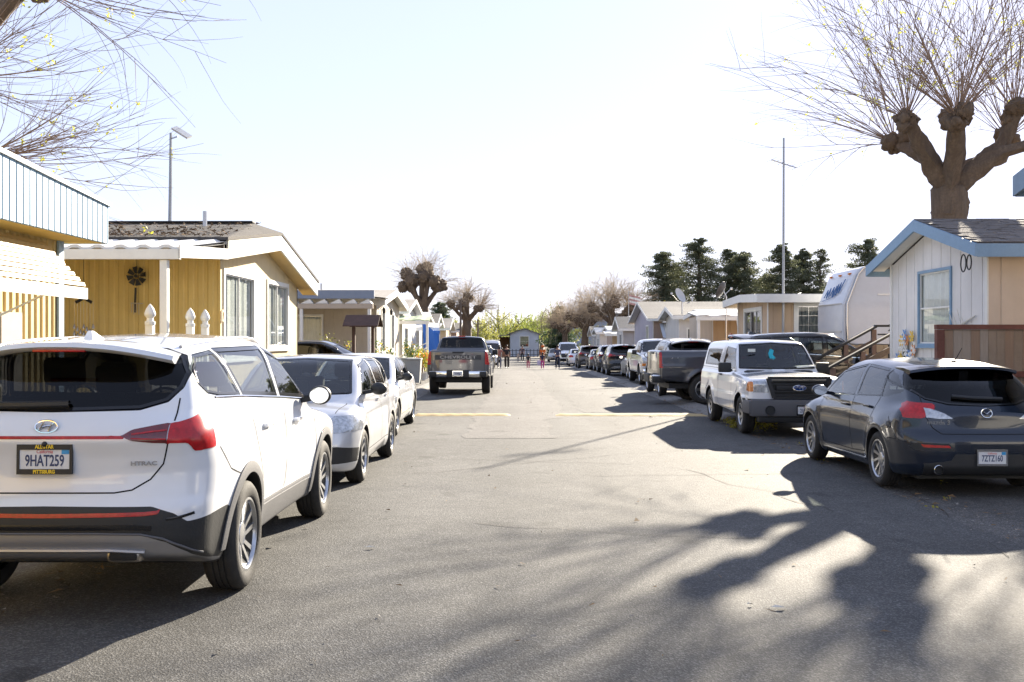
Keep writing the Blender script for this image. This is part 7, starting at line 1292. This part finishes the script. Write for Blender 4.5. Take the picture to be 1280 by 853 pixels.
spawn(chevy, dict(paint=P_CHEVY, two=P_CHEVY), 'parked_pickup', 'large grey pickup seen from behind with wide lettered tailgate', 'pickup', (-1.93, 31.8, at(33)), 0)
spawn(suv2, dict(paint=P_BLACK, glass=BASE['privacy']), 'parked_car', 'black crossover with roof rails parked sideways by the planter box', 'car', (-7.9, 28.4, at(28)), -PI/2, drop=NEAR_ONLY)
r_ = spawn(suv2, dict(paint=P_BLACK, grey=BASE['chrome']), 'parked_car', 'tall black car parked sideways behind the white topper pickup', 'car', (5.0, 24.4, at(24)), -PI/2, drop=NEAR_ONLY); r_.scale = (1.05, 1.0, 1.10)
spawn(truck, dict(paint=P_DKGREY, two=P_BEIGE), 'parked_pickup', 'dark grey two tone pickup parked sideways with red tail light toward the street', 'pickup', (3.72, 27.6, at(27)), -PI/2+R(3), drop=('licence_plate', 'plate_frame', 'plate_number', 'plate_sticker', 'tailgate_panel', 'lettering'))
r_ = spawn(suv2, dict(paint=P_OLDW), 'parked_car', 'white car with roof rack parked beyond the two tone pickup', 'car', (5.35, 30.3, at(32)), 0, drop=NEAR_ONLY); r_.scale = (1, 1.02, 1.05)
spawn(truck, dict(paint=P_OLDW, two=P_OLDW), 'parked_pickup', 'old white pickup with amber lamps facing the camera in the right row', 'pickup', (6.0, 46.2, at(43)), PI, drop=('badge_lettering', 'tailgate_panel', 'lettering'))
spawn(sedan, dict(paint=P_OLDW), 'parked_car', 'pale sedan half hidden behind the old white pickup', 'car', (6.25, 48.6, at(50)), 0)
row = [(suv2, P_BLACK, 5.75, 53.6, 'black crossover right after the hidden pale sedan'), (suv2, P_NAVY, 5.85, 61.2, 'navy crossover with red tail light in the right row'), (sedan, P_DKGREY, 5.7, 67.6, 'dark grey sedan between two dark crossovers'), (suv2, P_BROWN, 5.35, 72.8, 'bronze crossover farthest of the dark ones on the right'), (sedan, P_SILVER, 5.0, 82, 'silver sedan behind the bronze crossover')]
for pr, pt, x, y, lab in row: spawn(pr, dict(paint=pt), 'parked_car', lab, 'car', (x, y, at(y+2)), 0, 'cars parked along the right side', drop=NEAR_ONLY)
r_ = spawn(suv2, dict(paint=P_WHITE), 'parked_car', 'big white car facing the walkers at the end of the right row', 'car', (4.6, 95.5, at(92)), PI, 'cars parked along the right side', drop=NEAR_ONLY); r_.scale = (1.12, 1.1, 1.18)
spawn(sedan, dict(paint=P_BEIGE), 'parked_car', 'pewter sedan parked farthest away on the right', 'car', (4.1, 112, at(112)), PI, 'cars parked along the right side')
spawn(suv2, dict(paint=P_BLACK), 'parked_car', 'black crossover parked beyond the grey pickup on the left', 'car', (-2.75, 78, at(78)), PI, 'vehicles parked along the left side', drop=NEAR_ONLY)
spawn(sedan, dict(paint=P_WHITE), 'parked_car', 'white sedan behind the pair of walkers on the left', 'car', (-2.7, 91, at(88)), PI, 'vehicles parked along the left side')
spawn(van, dict(paint=P_WHITE), 'parked_van', 'tall white van with roof rack at the left end of the street', 'van', (-2.75, 106, at(103)), PI, 'vehicles parked along the left side')
